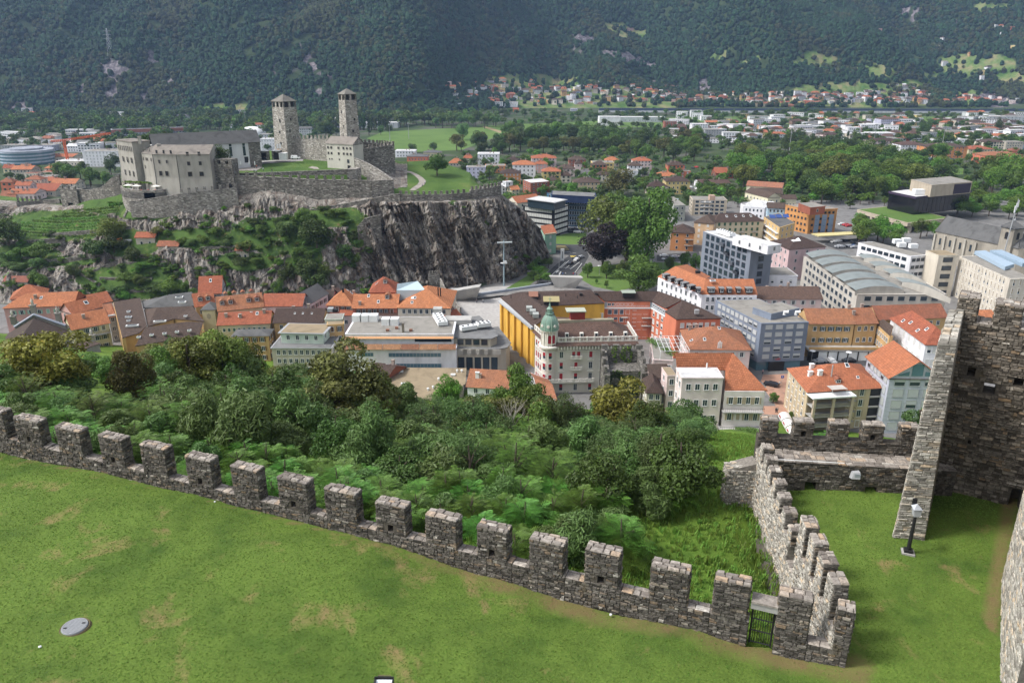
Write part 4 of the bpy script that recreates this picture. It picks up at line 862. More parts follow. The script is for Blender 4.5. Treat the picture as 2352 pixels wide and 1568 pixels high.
def col_wins(par,a,b,zs,frs,w_,h,off=.06,mat=DARK,fr=None):
 a,b=Vector(a),Vector(b);d=(b-a).normalized();n=Vector((d.y,-d.x))
 if n.dot(a)>0:n=-n
 for z in zs:
  for f in frs:c=a.lerp(b,f)+n*off;cwin(par,c,d,n,w_,h,z,mat=mat,frame=fr)
col_wins(tb,q[3],q[0],(57.6,),[.1,.22,.34,.46,.58,.7,.82,.93],.5,2.0);col_wins(tb,q[3],q[0],(52.6,46.6),(.3,.58,.84),.8,2.2,.3);col_wins(tb,q[3],q[0],(41,),(.3,.58,.84),.8,3.0,1.0)
col_wins(tb,q[0],q[1],(53.3,),(.55,),.9,.5)
mb_=empty('castle_windowed_wing',(PY((400,400),346).x,346,36),'bent grey castle wing with slab roof and rows of small square windows','castle building')
EV=[PY(('Q',520,535),353),PY(('Q',710,572),347),PY(('Q',1112,602),345.5),PY(('Q',1672,597),347.5)];zev=EV[1].z
for p_ in EV:p_.z=zev
RG=[Vector((p_.x+o_,p_.y+6.5,zev+3.4))for p_,o_ in zip(EV,(4.0,2.0,.6,0))];m=MB()
for k in range(3):
 a,b=EV[k],EV[k+1];fl_=[Vector((p_.x,p_.y-1.5,35))for p_ in(a,b)];mid=[Vector((p_.x,p_.y,47))for p_ in(a,b)]
 m.poly([mid[0],mid[1],b,a]);m.poly([fl_[0],fl_[1],mid[1],mid[0]])
a=EV[3];r3=RG[3];m.poly([(a.x,a.y,47),(a.x+.4,a.y+13,47),(a.x+.4,a.y+13,zev),r3,a]);m.poly([(a.x,a.y-1.5,35),(a.x+.8,a.y+13,35),(a.x+.4,a.y+13,47),(a.x,a.y,47)])
m.build('wall',CPL,mb_);m=MB()
for k in range(3):m.poly([EV[k]+Vector((0,-.4,-.1)),EV[k+1]+Vector((0.2,-.4,-.1)),RG[k+1],RG[k]]);m.poly([RG[k],RG[k+1],RG[k+1]+Vector((.3,6.8,-3.4)),RG[k]+Vector((.3,6.8,-3.4))])
m.build('roof',SLAB,mb_)
for k in(1,2):
 a=EV[k];m=MB();m.tube([(a.x,a.y-.1,zev),(a.x,a.y-.1,47),(a.x,a.y-1.5,35.5)],.09,5);m.build('downpipe',DARK,mb_)
xy=[Vector((p_.x,p_.y))for p_ in EV]
for z,frs in((58.2,(.15,.38,.5,.82)),(54.0,(.15,.38,.5,.82)),(50.5,(.2,))):col_wins(mb_,xy[0],xy[1],(z,),frs,.5,1.2)
for z,frs,w_,h in((57.5,(.2,.5,.8),.8,1.4),(53.2,(.25,.57),.7,1.4),(47.8,(.24,.5),1.3,2.0)):col_wins(mb_,xy[1],xy[2],(z,),frs,w_,h)
for z,w_,h in((56.6,1.0,1.5),(52.4,1.1,1.5),(47.6,1.7,1.9)):col_wins(mb_,xy[2],xy[3],(z,),(.34,.69),w_,h)
for c in(('Q',815,415),('Q',1195,435),('Q',490,285)):
 p_=PY(c,353);m=MB();m.box((p_.x,p_.y),(1,0),.6,.5,p_.z-3,p_.z);m.box((p_.x,p_.y),(1,0),.75,.65,p_.z,p_.z+.25);m.build('chimney',CPL,mb_)
gp=empty('castle_gatehouse',(PY((510,400),349).x,349,38),'ruined stone gatehouse with arched doorway beside the windowed wing','castle building')
a=PY(('Q',1735,655),351);b=PY(('Q',2035,655),349);d=Vector((b.x-a.x,b.y-a.y)).normalized();n=Vector((d.y,-d.x));L=hypot(b.x-a.x,b.y-a.y);m=MB()
holed(m,Vector((a.x,a.y,0)),Vector((*d,0)),Vector((*n,0)),L,35,a.z,5,[(L*.63,L*.9,39.5,42.6,2.0),(L*.2,L*.36,52.4,54.2,9),(L*.62,L*.8,52.4,53.9,9)]);m.build('wall_body',CASTLED,gp)
c=Vector((a.x,a.y))+d*L*.765;m=MB();m.lathe((0,0),[(0,0)],3);m=MB();rr_=L*.135
i=m.vs([(c.x+d.x*rr_*cos(t)+n.x*.05,c.y+d.y*rr_*cos(t)+n.y*.05,42.6+rr_*sin(t)*1.1)for t in np.linspace(0,pi,10)]);m.face(range(i,i+10));m.build('arch_opening',DARK,gp)
m=MB();m.box((c.x+n.x*.3,c.y+n.y*.3),d,1.0,.15,39.2,40.6);m.build('door_parapet',CASTLE,gp)
for f in(.55,.65,.75,.85):p_=Vector((a.x,a.y))+d*L*f+n*.3;m=MB();m.box((p_.x,p_.y),d,.2,.4,49.6,50.6,True);m.build('corbel',CASTLED,gp)
lb=empty('castle_long_wing',(PY((480,370),368).x,368,50),'long white castle wing with dark slab roof and tall windows','castle building')
A_=PY((350,337),356);B_=PY((596,325),380);zE=B_.z;A_=P((350,336.8),zE);d=Vector((B_.x-A_.x,B_.y-A_.y)).normalized();n=Vector((d.y,-d.x));up=-n*12.5
L=hypot(B_.x-A_.x,B_.y-A_.y);S=L*.885;pA,pB=Vector((A_.x,A_.y)),Vector((B_.x,B_.y));pS=pA+d*S
m=MB();m.prism([tuple(pA),tuple(pS),tuple(pS+up),tuple(pA+up)],46,zE);m.build('wall',CPW,lb);m=MB();m.prism([tuple(pS+n*.2),tuple(pB+n*.2),tuple(pB+up),tuple(pS+up)],46,zE);m.build('stone_end',CASTLED,lb)
rgA,rgB=pA+up*.5,pB+up*.5;m=MB();m.poly([(*(pA+n*.8),zE-.2),(*(pB+n*.8+d*.5),zE-.2),(*(rgB+d*.5),zE+5.0),(*rgA,zE+5.0)]);m.poly([(*rgA,zE+5),(*(rgB+d*.5),zE+5),(*(pB+up+d*.5),zE-.2),(*(pA+up),zE-.2)]);m.poly([(*(pB+d*.3),zE),(*(pB+up+d*.3),zE),(*(rgB+d*.3),zE+4.9)]);m.build('roof',DROOF,lb)
for f,hh in((.84,1),(.71,1)):
 cwin(lb,pA+d*L*f,d,n,1.3,4.4,53.2,mat=GLASS,frame=WHITE);cwin(lb,pA+d*L*f,d,n,1.3,1.3,58.0-.3,mat=GLASS,frame=WHITE)
for f in(.3,.42,.56):cwin(lb,pA+d*L*f,d,n,1.3,1.0,57.9,mat=GLASS,frame=WHITE)
cwin(lb,pA+d*L*.852,d,n,1.7,2.6,50.0,mat=DARK,frame=CASTLE)
hb=empty('castle_pale_house',(PY((790,380),372).x,372,47),'pale plastered castle house with many small square windows','castle building')
B_=PY(('R',1606,884),369);z0=B_.z;A_=P(('R',1226,864),z0);d=Vector((B_.x-A_.x,B_.y-A_.y)).normalized();n=Vector((d.y,-d.x));pA,pB=Vector((A_.x,A_.y)),Vector((B_.x,B_.y));L=(pB-pA).length;up=-n*8.5
m=MB();m.hexa([(*(pA+n*.3),44),(*(pB+n*.3+d*.5),44),(*(pB+up),44),(*(pA+up),44)],[(*pA,z0),(*pB,z0),(*(pB+up),z0),(*(pA+up),z0)]);m.build('wall',CPB,hb)
m=MB();rg=[pA+up*.5,pB+up*.5+d*.3];m.poly([(*(pB+d*.02),z0-5),(*(pB+up+d*.02),z0-5),(*(pB+up+d*.02),z0),(*(pB+up*.5+d*.02),z0+2.9),(*(pB+d*.02),z0)]);m.build('gable_wall',CASTLE,hb);m=MB()
m.poly([(*(pA+n*.4-d*.3),z0-.2),(*(pB+n*.4+d*.3),z0-.2),(*rg[1],z0+3),(*(rg[0]-d*.3),z0+3)]);m.poly([(*(rg[0]-d*.3),z0+3),(*rg[1],z0+3),(*(pB+up-n*.4+d*.3),z0-.2),(*(pA+up-n*.4-d*.3),z0-.2)]);m.build('roof',SLAB,hb)
for z,fs,w_ in((z0-2.4,(.07,.19,.46,.65,.78,.91),.8),(z0-5.0,(.07,.19,.46,.65,.78,.91),.8),(z0-7.6,(.1,.19,.47),.5)):
 for f in fs:cwin(hb,pA+d*L*f+n*.12,d,n,w_,w_*1.2,z)
cwin(hb,pA+d*L*.8+n*.2,d,n,1.0,1.5,z0-8.6,mat=GLASS);cwin(hb,pA+d*L*.82+n*.3,d,n,1.5,2.4,z0-12.2)
cwin(hb,pB+up*.3,-n,d,.8,1.0,z0-2.2)
def bxo(nm,lab,cat,c,Y,w_,dp,h,mat,grp=None,zz=None):
 p_=PY(c,Y)if zz is None else P(c,zz);m=MB();m.box((p_.x,p_.y+dp/2),(1,0),w_/2,dp/2,p_.z,p_.z+h);o=m.build(nm,mat);return tag(o,lab,cat,grp,'thing')
e=empty('ticket_kiosk',(0,0,0),'white cube kiosk at the foot of the thick castle tower','kiosk');p_=P(('R',610,1098),49.8);e.location=p_
m=MB();m.box((p_.x,p_.y+1.5),(1,0),1.8,1.4,p_.z-.3,p_.z+2.8);m.build('body',WHITE,e);m=MB();m.box((p_.x,p_.y+1.5),(1,0),1.95,1.55,p_.z+2.8,p_.z+3.0);m.build('roof',WHITE,e)
for k in range(1,5):m=MB();m.box((p_.x-1.8+k*.72,p_.y+.09),(1,0),.03,.012,p_.z,p_.z+2.7);m.build('panel_joint',GREYP,e)
for nm,c,lab in(('gate_block',('R',335,1105),'dark gate block with open doorway at the end of the long castle wing'),('gate_block',('R',512,1098),'dark gate block beside the white kiosk')):
 p_=P(c,49.8);e=empty(nm,p_,lab,'gate building');m=MB();m.box((p_.x,p_.y+2.5),(1,0),1.9,2,p_.z-.3,p_.z+4.0);m.build('wall',CASTLED,e);m=MB();m.box((p_.x+.2,p_.y+.49),(1,0),1.2,.03,p_.z,p_.z+3.3);m.build('doorway',DARK,e);m=MB();m.box((p_.x,p_.y+2.5),(1,0),2.1,2.2,p_.z+4.0,p_.z+4.2);m.build('roof',GREYP,e)
for c,lab in((('R',545,1010),'orange and white banner left of the pair by the white kiosk'),(('R',580,1010),'orange and white banner right of the pair by the white kiosk')):
 p_=P(c,52.0);e=empty('banner',p_,lab,'banner','banners at the castle');m=MB();m.box((p_.x,p_.y),(1,0),.4,.04,p_.z+2.2,p_.z+4.6,True);m.build('white_cloth',WHITE,e);m=MB();m.box((p_.x+.02,p_.y),(1,0),.36,.045,p_.z,p_.z+2.2,True);m.build('orange_cloth',plain((.7,.33,.04),'orange_cloth'),e);m=MB();m.tube([(p_.x-.45,p_.y,p_.z-2),(p_.x-.45,p_.y,p_.z+4.8)],.05,5);m.build('pole',GREYP,e)
def person(c,z,lab,top=(.1,.1,.12),leg=(.05,.05,.08),h=1.72,rz=0.0,grp=None,pz=None):
 p_=pz if pz is not None else P(c,z);o=empty('person',p_,lab,'person',grp);s=h/1.72;k=s
 key=('person',top,leg)
 if key not in MATS:
  def body(col_,parts,nm):
   m=MB()
   for pts,rd in parts:m.tube(pts,rd,7)
   return m.mesh(nm,col_,uv=False,smooth=True)
  MATS[key]=[body(plain(leg,'trousers'),[([(-.1,0,.04),(-.1,.02,.48),(-.08,0,.9)],[.06,.075,.1]),([(.12,.12,.04),(.11,-.04,.48),(.08,0,.9)],[.06,.075,.1])],'legs'),body(plain(top,'jacket'),[([(0,0,.86),(0,.02,1.1),(0,0,1.38),(0,0,1.46)],[.15,.15,.19,.09]),([(-.19,0,1.4),(-.26,.02,1.12),(-.22,-.08,.88)],[.06,.05,.04]),([(.19,0,1.4),(.26,.02,1.12),(.22,.12,.9)],[.06,.05,.04])],'torso'),body(plain((.42,.26,.19),'skin'),[([(0,0,1.44),(0,0,1.5),(0,-.02,1.56),(0,-.02,1.64),(0,-.01,1.7)],[.05,.055,.095,.1,.06])],'head'),body(plain((.05,.03,.02),'hair'),[([(0,.02,1.6),(0,.02,1.68),(0,.02,1.735)],[.1,.108,.05])],'hair')]
 for nm,me in zip(('legs','torso','head','hair'),MATS[key]):ch=link(nm,me,o);ch.scale=(s,s,s)
 o.rotation_euler[2]=rz;return o
for c,lab,tp in((('R',205,1225),'person in dark clothes left of the pair by the closed parasols on the castle lawn',(.08,.08,.08)),(('R',240,1228),'person in an orange top beside the closed parasols on the castle lawn',(.6,.2,.08)),(('R',335,1265),'person in pale clothes standing alone on the castle lawn',(.5,.55,.55)),(('R',203,1283),'person in pale clothes near the front edge of the castle lawn',(.55,.6,.6)),(('R',233,1290),'person in pale clothes behind a merlon at the castle lawn edge',(.6,.65,.65)),(('R',458,1278),'person in dark clothes sitting at the edge of the castle lawn',(.03,.03,.03)),(('R',350,1108),'person in black at the dark castle gate',(.03,.03,.03)),(('R',378,1110),'person with pale top at the dark castle gate',(.3,.3,.3)),(('R',1555,1212),'small figure left of the door of the pale castle house',(.04,.04,.05))):
 y_=px(c)[1];zz=50 if y_<375 else 48.2;person(c,zz,lab,tp)
def carm(col_,kind='car'):
 key=('car',col_,kind)
 if key in MATS:return MATS[key]
 van=kind=='van';L,Wd,H=(4.4,1.8,1.8)if van else(4.4,1.78,1.45)
 prof=[(-2.2,.35),(-2.2,.75),(-2.1,1.0),(-1.25,1.05),(-.55,H),(1.3,H),(2.05,1.1),(2.2,.9),(2.2,.35)]if not van else[(-2.2,.35),(-2.2,.85),(-1.5,1.05),(-.95,H),(2.1,H),(2.2,1.2),(2.2,.35)]
 m=MB();n=len(prof);i=m.vs([(x,-Wd/2*(1 if z<1.1 else .84),z)for x,z in prof]+[(x,Wd/2*(1 if z<1.1 else .84),z)for x,z in prof])
 for k in range(n):m.face((i+k,i+(k+1)%n,i+n+(k+1)%n,i+n+k))
 m.face(range(i+n,i+2*n));m.face(reversed(range(i,i+n)));paint=plain(col_,'car_paint',.25,.6);body=m.mesh('body',paint,uv=False)
 gl=MB();zt=H-.1
 for sg in(-1,1):gl.poly([(-.95 if not van else-1.15,sg*(Wd/2*.95),1.1),(1.6,sg*(Wd/2*.95),1.1),(1.25,sg*(Wd/2*.84+.012),zt),(-.5,sg*(Wd/2*.84+.012),zt)])
 gl.poly([(-1.3 if not van else-1.52,-Wd*.4,1.08),(-1.3 if not van else-1.52,Wd*.4,1.08),(-.62 if not van else-1.02,Wd*.38,zt),(-.62 if not van else-1.02,-Wd*.38,zt)])
 gl.poly([(2.08 if not van else 2.17,-Wd*.38,1.12),(2.08 if not van else 2.17,Wd*.38,1.12),(1.42 if not van else 2.13,Wd*.36,zt),(1.42 if not van else 2.13,-Wd*.36,zt)]);glass=gl.mesh('windows',GLASS,uv=False)
 w_=MB();ring=[(.33*cos(t),.33*sin(t))for t in np.linspace(0,2*pi,12,endpoint=False)];i=w_.vs([(a,-.11,b)for a,b in ring]+[(a,.11,b)for a,b in ring])
 for k in range(12):w_.face((i+k,i+(k+1)%12,i+12+(k+1)%12,i+12+k))
 w_.face(range(i+12,i+24));w_.face(reversed(range(i,i+12)));wheel=w_.mesh('wheel',plain((.02,.02,.02),'tyre',.8),uv=False)
 MATS[key]=(body,glass,wheel);return MATS[key]
def car(p_,rz,lab,col_=(.5,.5,.5),kind='car',grp=None,detail=True):
 b,gl,wh=carm(col_,kind);e=empty('parked_car' if kind=='car' else 'van',p_,lab,'car' if kind=='car' else 'van',grp,rz);link('body',b,e);link('windows',gl,e)
 if detail:
  for x,y in((-1.4,-.82),(1.4,-.82),(-1.4,.82),(1.4,.82)):link('wheel',wh,e,(x,y,.33))
 return e
car(P(('R',795,1103),49.7)+Vector((0,0,.35)),radians(172),'white van parked at the foot of the pale castle wall',(.75,.75,.75),'van')
def hsu(x,y):
 """surface of the upper plateau or mound at a pixel"""
 best=None
 for v in np.arange(6.5,9.0,.02):
  p_=hrow(x,v);d=abs(proj(p_)[1]-y)
  if best is None or d<best[0]:best=(d,p_)
 return best[1]
def ribbon(name,pts,mat,f,dz=.06):
 m=MB();L=[f(a,b)+Vector((0,0,dz))for a,b,c,d in pts];R=[f(c,d)+Vector((0,0,dz))for a,b,c,d in pts]
 for k in range(len(L)-1):m.poly([L[k],R[k],R[k+1],L[k+1]])
 return struct(m,name,mat)
GRAV=gravel((.33,.3,.27),'gravel_path')
ribbon('castle_path',[(927,392,927,394.5),(945,395,942,398),(960,401,952,404),(972,409,960,411),(979,417,963,418),(976,424,958,425),(965,431,948,431),(954,438,940,438)],GRAV,hsu,.12)
m=MB();q=[P(c,49.75)for c in(('R',300,1112),('R',560,1104),('R',740,1100),('R',880,1088),('R',1180,1112),('R',1180,1106),('R',860,1080),('R',600,1085),('R',300,1095))]
def lawnz(x,y):return lerp(46.6,50,min(1,(y-356.4)/73.6))
pts=[]
for yy in range(392,404,2):pass
struct_m=MB()
for(xa,xb,ya,yb)in((300,900,1112,1075),):
 A1_,B1_,C1_,D1_=[P(c,49.2)for c in(('R',180,1135),('R',900,1098),('R',900,1078),('R',180,1100))]
 struct_m.poly([(p_.x,p_.y,lawnz(p_.x,p_.y)+.12)for p_ in(A1_,B1_,C1_,D1_)])
struct(struct_m,'castle_courtyard_road',PAVE)
m=MB();q=[P(('R',a,b),48.6)for a,b in((-100,1215),(230,1215),(320,1180),(200,1160),(-100,1165))];m.poly([(p_.x,p_.y,lawnz(p_.x,p_.y)+.1)for p_ in q]);struct(m,'gravel_patch',GRAV)
m=MB();q=[P(('R',a,b),48.2)for a,b in((970,1195),(1060,1212),(1130,1210),(1100,1190),(1030,1182))];m.poly([(p_.x,p_.y,lawnz(p_.x,p_.y)+.1)for p_ in q]);struct(m,'bare_rock_patch',GRAV)
WC={'white':(.74,.74,.77),'cream':(.66,.6,.5),'pink':(.6,.36,.32),'rose':(.7,.56,.54),'yellow':(.62,.49,.22),'pale yellow':(.62,.55,.36),'ochre':(.55,.36,.17),'orange':(.58,.26,.11),'salmon':(.58,.19,.11),'grey':(.33,.34,.35),'blue-grey':(.2,.235,.3),'beige':(.46,.42,.35),'blue':(.35,.47,.6),'green':(.2,.38,.26),'brick':(.3,.1,.06),'brown':(.2,.13,.09),'black':(.012,.012,.014),'sand':(.55,.44,.3),'golden':(.68,.4,.07),'pale grey':(.5,.52,.54),'lilac':(.5,.5,.62)}
RC={'orange':(ORANGE,.3),'rust':(ORANGE2,.5),'brown':(BROWN,.3),'red-brown':(BROWN2,.35),'faded red':((.3,.12,.08),.6)}
def RM(k):
 if k in RC:return tiles(RC[k][0],'tiles_'+k.replace(' ','_').replace('-','_'),RC[k][1])
 return{'gravel':gravel((.27,.255,.23)),'white':gravel((.6,.6,.6),'white_roof'),'grey':gravel((.2,.2,.2)),'slate':gravel((.13,.13,.13)),'green-grey':plaster((.2,.225,.225),'copper_sheet',.8),'tan':gravel((.3,.24,.16)),'blue-grey':gravel((.3,.36,.43)),'asbestos':gravel((.28,.235,.22))}[k]
SHC={'g':(.05,.12,.07),'m':(.3,.5,.4),'o':(.2,.19,.13),'b':(.12,.06,.03),'n':(.07,.1,.09),'w':(.6,.6,.58),'s':(.4,.33,.24),'r':(.35,.02,.03),'l':(.45,.47,.48),'d':(.08,.1,.13)}
def bxm(m,x0,x1,y0,y1,z0,z1):
 m.prism([(x0,y0),(x1,y0),(x1,y1),(x0,y1)],z0,z1,True,True)
WMC={}
def winmesh(w_,h,st):
 """meshes (frame, pane, shutter list) in local axes: x along wall, -y out, z up from sill"""
 key=(round(w_,2),round(h,2),st)
 if key in WMC:return WMC[key]
 w_,h=key[0],key[1];kind=st[0];f=MB();t=.09;fm=WHITE if kind not in 'kde' else(DARK if kind=='k' else GREYP)
 bxm(f,-w_/2-t,w_/2+t,-.1,0,h,h+t);bxm(f,-w_/2-t-.05,w_/2+t+.05,-.16,0,-t,0);bxm(f,-w_/2-t,-w_/2,-.1,0,0,h);bxm(f,w_/2,w_/2+t,-.1,0,0,h)
 if kind in 'ps' and w_>.7:bxm(f,-.03,.03,-.08,-.02,0,h)
 frame=f.mesh('frame',fm,uv=False);p_=MB()
 p_.poly([(-w_/2,-.04,0),(w_/2,-.04,0),(w_/2,-.04,h),(-w_/2,-.04,h)]);pm={'p':GLASS,'s':GLASS,'k':GLASS,'d':GLASS,'b':GLASSB}.get(kind,GLASS)
 pane=p_.mesh('pane',pm,uv=False);sh_=[]
 if kind=='s':
  c_=plain(SHC[st[1]],'shutter_'+st[1])
  for sg in(-1,1):
   m=MB();x0=sg*(w_/2+t);x1=sg*(w_/2+t+w_*.48);bxm(m,min(x0,x1),max(x0,x1),-.13,-.02,0,h);sh_.append(m.mesh('shutter',c_,uv=False))
 if kind in 'ce':
  c_=plain(SHC[st[1]],'blind_'+st[1]);m=MB();bxm(m,-w_/2,w_/2,-.07,-.01,h*(.45 if len(st)>2 else .02),h);sh_.append(m.mesh('blind',c_,uv=False))
 WMC[key]=(frame,pane,sh_);return WMC[key]
FARC={}
def facade(par,a,b,z0,z1,rows,cols,w_,h,st,far=False,m0=.12,skip=(),zoff=.3,stag=None):
 """a, b: 2D wall ends, outward normal to the right of a->b"""
 a,b=Vector(a[:2]),Vector(b[:2]);L=(b-a).length
 if L<1.2 or rows<1 or cols<1:return
 d=(b-a)/L;n=Vector((d.y,-d.x));fh=(z1-z0)/rows;w_=min(w_,L*(1-m0)/cols*.7);h=min(h,fh*.75);o0=wloc(par);ang=atan2(d.y,d.x)
 mid=(a+b)/2
 if n.dot(-mid)<-.15*mid.length:return
 for r in range(rows):
  for c in range(cols):
   if(r,c)in skip:continue
   f=m0/2+(1-m0)*(c+.5)/cols;p_=a+d*L*f+n*.01;z=z0+fh*(r+zoff);st2=st
   if st[0]in 'ce' and RND.random()<.3:st2=st+'h' if len(st)==2 else st
   if st[0]=='s' and RND.random()<.12:st2='c'+st[1]
   fr,pn,sh_=winmesh(w_,h,st2)
   if far:
    key=(round(w_,2),round(h,2),st2)
    if key not in FARC:
     m=MB();m.mi=0;bxm(m,-w_/2-.1,w_/2+.1,-.06,0,-.1,h+.1)
     m.mi=1;m.poly([(-w_/2,-.065,0),(w_/2,-.065,0),(w_/2,-.065,h),(-w_/2,-.065,h)]);FARC[key]=m.mesh('window',[plain(SHC[st2[1]],'shutter_'+st2[1])if st2[0]in 'c' else WHITE,GLASS if st2[0]!='c' else plain(SHC[st2[1]],'blind_'+st2[1])],uv=False)
     if st2[0]=='s':bb=m;bb.mi=0;[bxm(bb,*((sg*(w_/2+.1),sg*(w_/2+.1+w_*.45))[::sg]),-.1,-.01,0,h)for sg in(-1,1)];FARC[key]=bb.mesh('window',[plain(SHC[st2[1]],'shutter_'+st2[1]),GLASS],uv=False)
    o=link('window',FARC[key],par,Vector((p_.x,p_.y,z))-o0);o.rotation_euler[2]=ang
   else:
    o=link('window',fr,par,Vector((p_.x,p_.y,z))-o0);o.rotation_euler[2]=ang;link('pane',pn,o)
    for s_ in sh_:link(s_.name.split('.')[0],s_,o)
class Bld:
 pass
ALLB=[]
def B(name,label,A,Bp,ze,dep=10,roof='hip',rh=3,wall='cream',rm='orange',fl=3,cf=4,cs=3,st='p',ww=1.0,wh=1.5,z0=0.0,base=None,ov=.5,hips=(1,1),far=None,cat='building',grp=None,par=None,zoff=.3,kind=None,wm=None,fz=None,nowin=False,side_st=None,rmat=None):
 b=Bld()
 if base is not None:q_=P(base,z0);r_=ray(A);ze=CAMZ+r_.z/r_.y*q_.y
 a3,b3=P(A,ze),P(Bp,ze);a,bb=Vector((a3.x,a3.y)),Vector((b3.x,b3.y));L=(bb-a).length;d=(bb-a)/L;up=Vector((-d.y,d.x))
 if isinstance(dep,tuple):
  c=P(dep[1],ze);c=Vector((c.x,c.y));dv=c-(a if dep[0]=='l' else bb)
 else:dv=up*dep
 D=dv.length;q=[a,bb,bb+dv,a+dv];b.q=q;b.a,b.L,b.d,b.dv,b.D,b.ze,b.z0=a,L,d,dv,D,ze,z0;ctr=(q[0]+q[2])/2
 far=(ctr.length>330)if far is None else far;b.far=far
 e=par if par is not None else empty(name,(ctr.x,ctr.y,z0),label,cat,grp);b.e=e
 wmat=wm or plaster(WC[wall]if isinstance(wall,str)else wall,'plaster');rmt=rmat or RM(rm)
 m=MB();m.prism([tuple(p_)for p_ in q],z0-.4,ze,True);m.build('wall',wmat,e)
 dn=dv/D;half=min(L,D)/2;b.rh=rh;b.roof=roof
 def rz(s,t):
  if roof=='gable':return ze+rh*(1-abs(2*t-1))
  if roof=='gableX':return ze+rh*(1-abs(2*s-1))
  if roof=='shed':return ze+rh*t
  if roof=='hip':
   v=min(t*D,(1-t)*D);
   if hips[0]or D>L:v=min(v,s*L)
   if hips[1]or D>L:v=min(v,(1-s)*L)
   return ze+rh*min(1,v/half)
  return ze+.35
 b.rz=rz;b.pt=lambda s,t,dz=0.0:Vector((*(a+d*L*s+dv*t),rz(s,t)+dz))
 m=MB();O=lambda s,t,z:(*(a+d*(L*s)+dv*t),z);so=ov/L;to=ov/D;k=rh/half*ov
 zl=ze-k*.6
 if roof=='flat':
  m.prism([tuple(ctr+(p_-ctr)*(1+ov/max(L,D)))for p_ in q],ze+.002,ze+.3,True,True);m.build('parapet',wmat if ov<.8 else GREYP,e)
  m=MB();m.poly([(*(ctr+(p_-ctr)*(.97 if ov<.8 else 1.0)),ze+.34)for p_ in q]);m.build('roof',rmt,e)
 else:
  if roof=='hip':
   hl=(half/L if(hips[0]or D>L)else 0);hr=(half/L if(hips[1]or D>L)else 0);hd=half/D
   if D<=L:r0,r1=O(hl if hips[0]else-so,.5,ze+rh),O(1-hr if hips[1]else 1+so,.5,ze+rh)
   else:r0,r1=O(.5,hd,ze+rh),O(.5,1-hd,ze+rh)
   e4=[O(-so,-to,zl),O(1+so,-to,zl),O(1+so,1+to,zl),O(-so,1+to,zl)]
   if D<=L:m.poly([e4[0],e4[1],r1,r0]);m.poly([e4[2],e4[3],r0,r1]);m.poly([e4[1],e4[2],r1]);m.poly([e4[3],e4[0],r0])
   else:m.poly([e4[0],e4[1],r0]);m.poly([e4[1],e4[2],r1,r0]);m.poly([e4[2],e4[3],r1]);m.poly([e4[3],e4[0],r0,r1])
  elif roof=='gable':
   r0,r1=O(-so,.5,ze+rh),O(1+so,.5,ze+rh);m.poly([O(-so,-to,zl),O(1+so,-to,zl),r1,r0]);m.poly([O(1+so,1+to,zl),O(-so,1+to,zl),r0,r1])
   g_=MB();g_.poly([(*q[1],ze),(*q[2],ze),O(1,.5,ze+rh-.1)]);g_.poly([(*q[3],ze),(*q[0],ze),O(0,.5,ze+rh-.1)]);g_.build('gable',wmat,e)
  elif roof=='gableX':
   r0,r1=O(.5,-to,ze+rh),O(.5,1+to,ze+rh);m.poly([O(1+so,-to,zl),O(1+so,1+to,zl),r1,r0]);m.poly([O(-so,1+to,zl),O(-so,-to,zl),r0,r1])
   g_=MB();g_.poly([(*q[0],ze),(*q[1],ze),O(.5,0,ze+rh-.1)]);g_.build('gable',wmat,e)
  elif roof=='shed':
   m.poly([O(-so,-to,zl),O(1+so,-to,zl),O(1+so,1+to,ze+rh),O(-so,1+to,ze+rh)]);m.poly([(*q[1],ze),(*q[2],ze),O(1,1,ze+rh)]);m.poly([(*q[3],ze),(*q[0],ze),O(0,1,ze+rh)])
  m.build('roof',rmt,e)
  g_=MB();g_.prism([tuple(ctr+(p_-ctr)*(1+2*ov/(L+D)*1.0))for p_ in q],zl-.22,zl-.02,True,True);g_.build('eaves',plain((.12,.1,.09),'gutter'),e)
 if not nowin:
  w1=fz or ze
  facade(e,q[0],q[1],z0,w1,fl,cf,ww,wh,st,far,zoff=zoff);facade(e,q[3],q[0],z0,w1,fl,cs,ww,wh,side_st or st,far,zoff=zoff);facade(e,q[1],q[2],z0,w1,fl,cs,ww,wh,side_st or st,far,zoff=zoff)
 ALLB.append(b);return b
def chimney(b,s,t,h=1.2,w_=.45,mat=None):
 p_=b.pt(s,t);m=MB();m.box((p_.x,p_.y),b.d,w_,w_*.8,p_.z-.6,p_.z+h);m.box((p_.x,p_.y),b.d,w_*1.25,w_,p_.z+h,p_.z+h+.15,True);m.build('chimney',mat or plaster((.35,.28,.24),'chimney'),b.e)
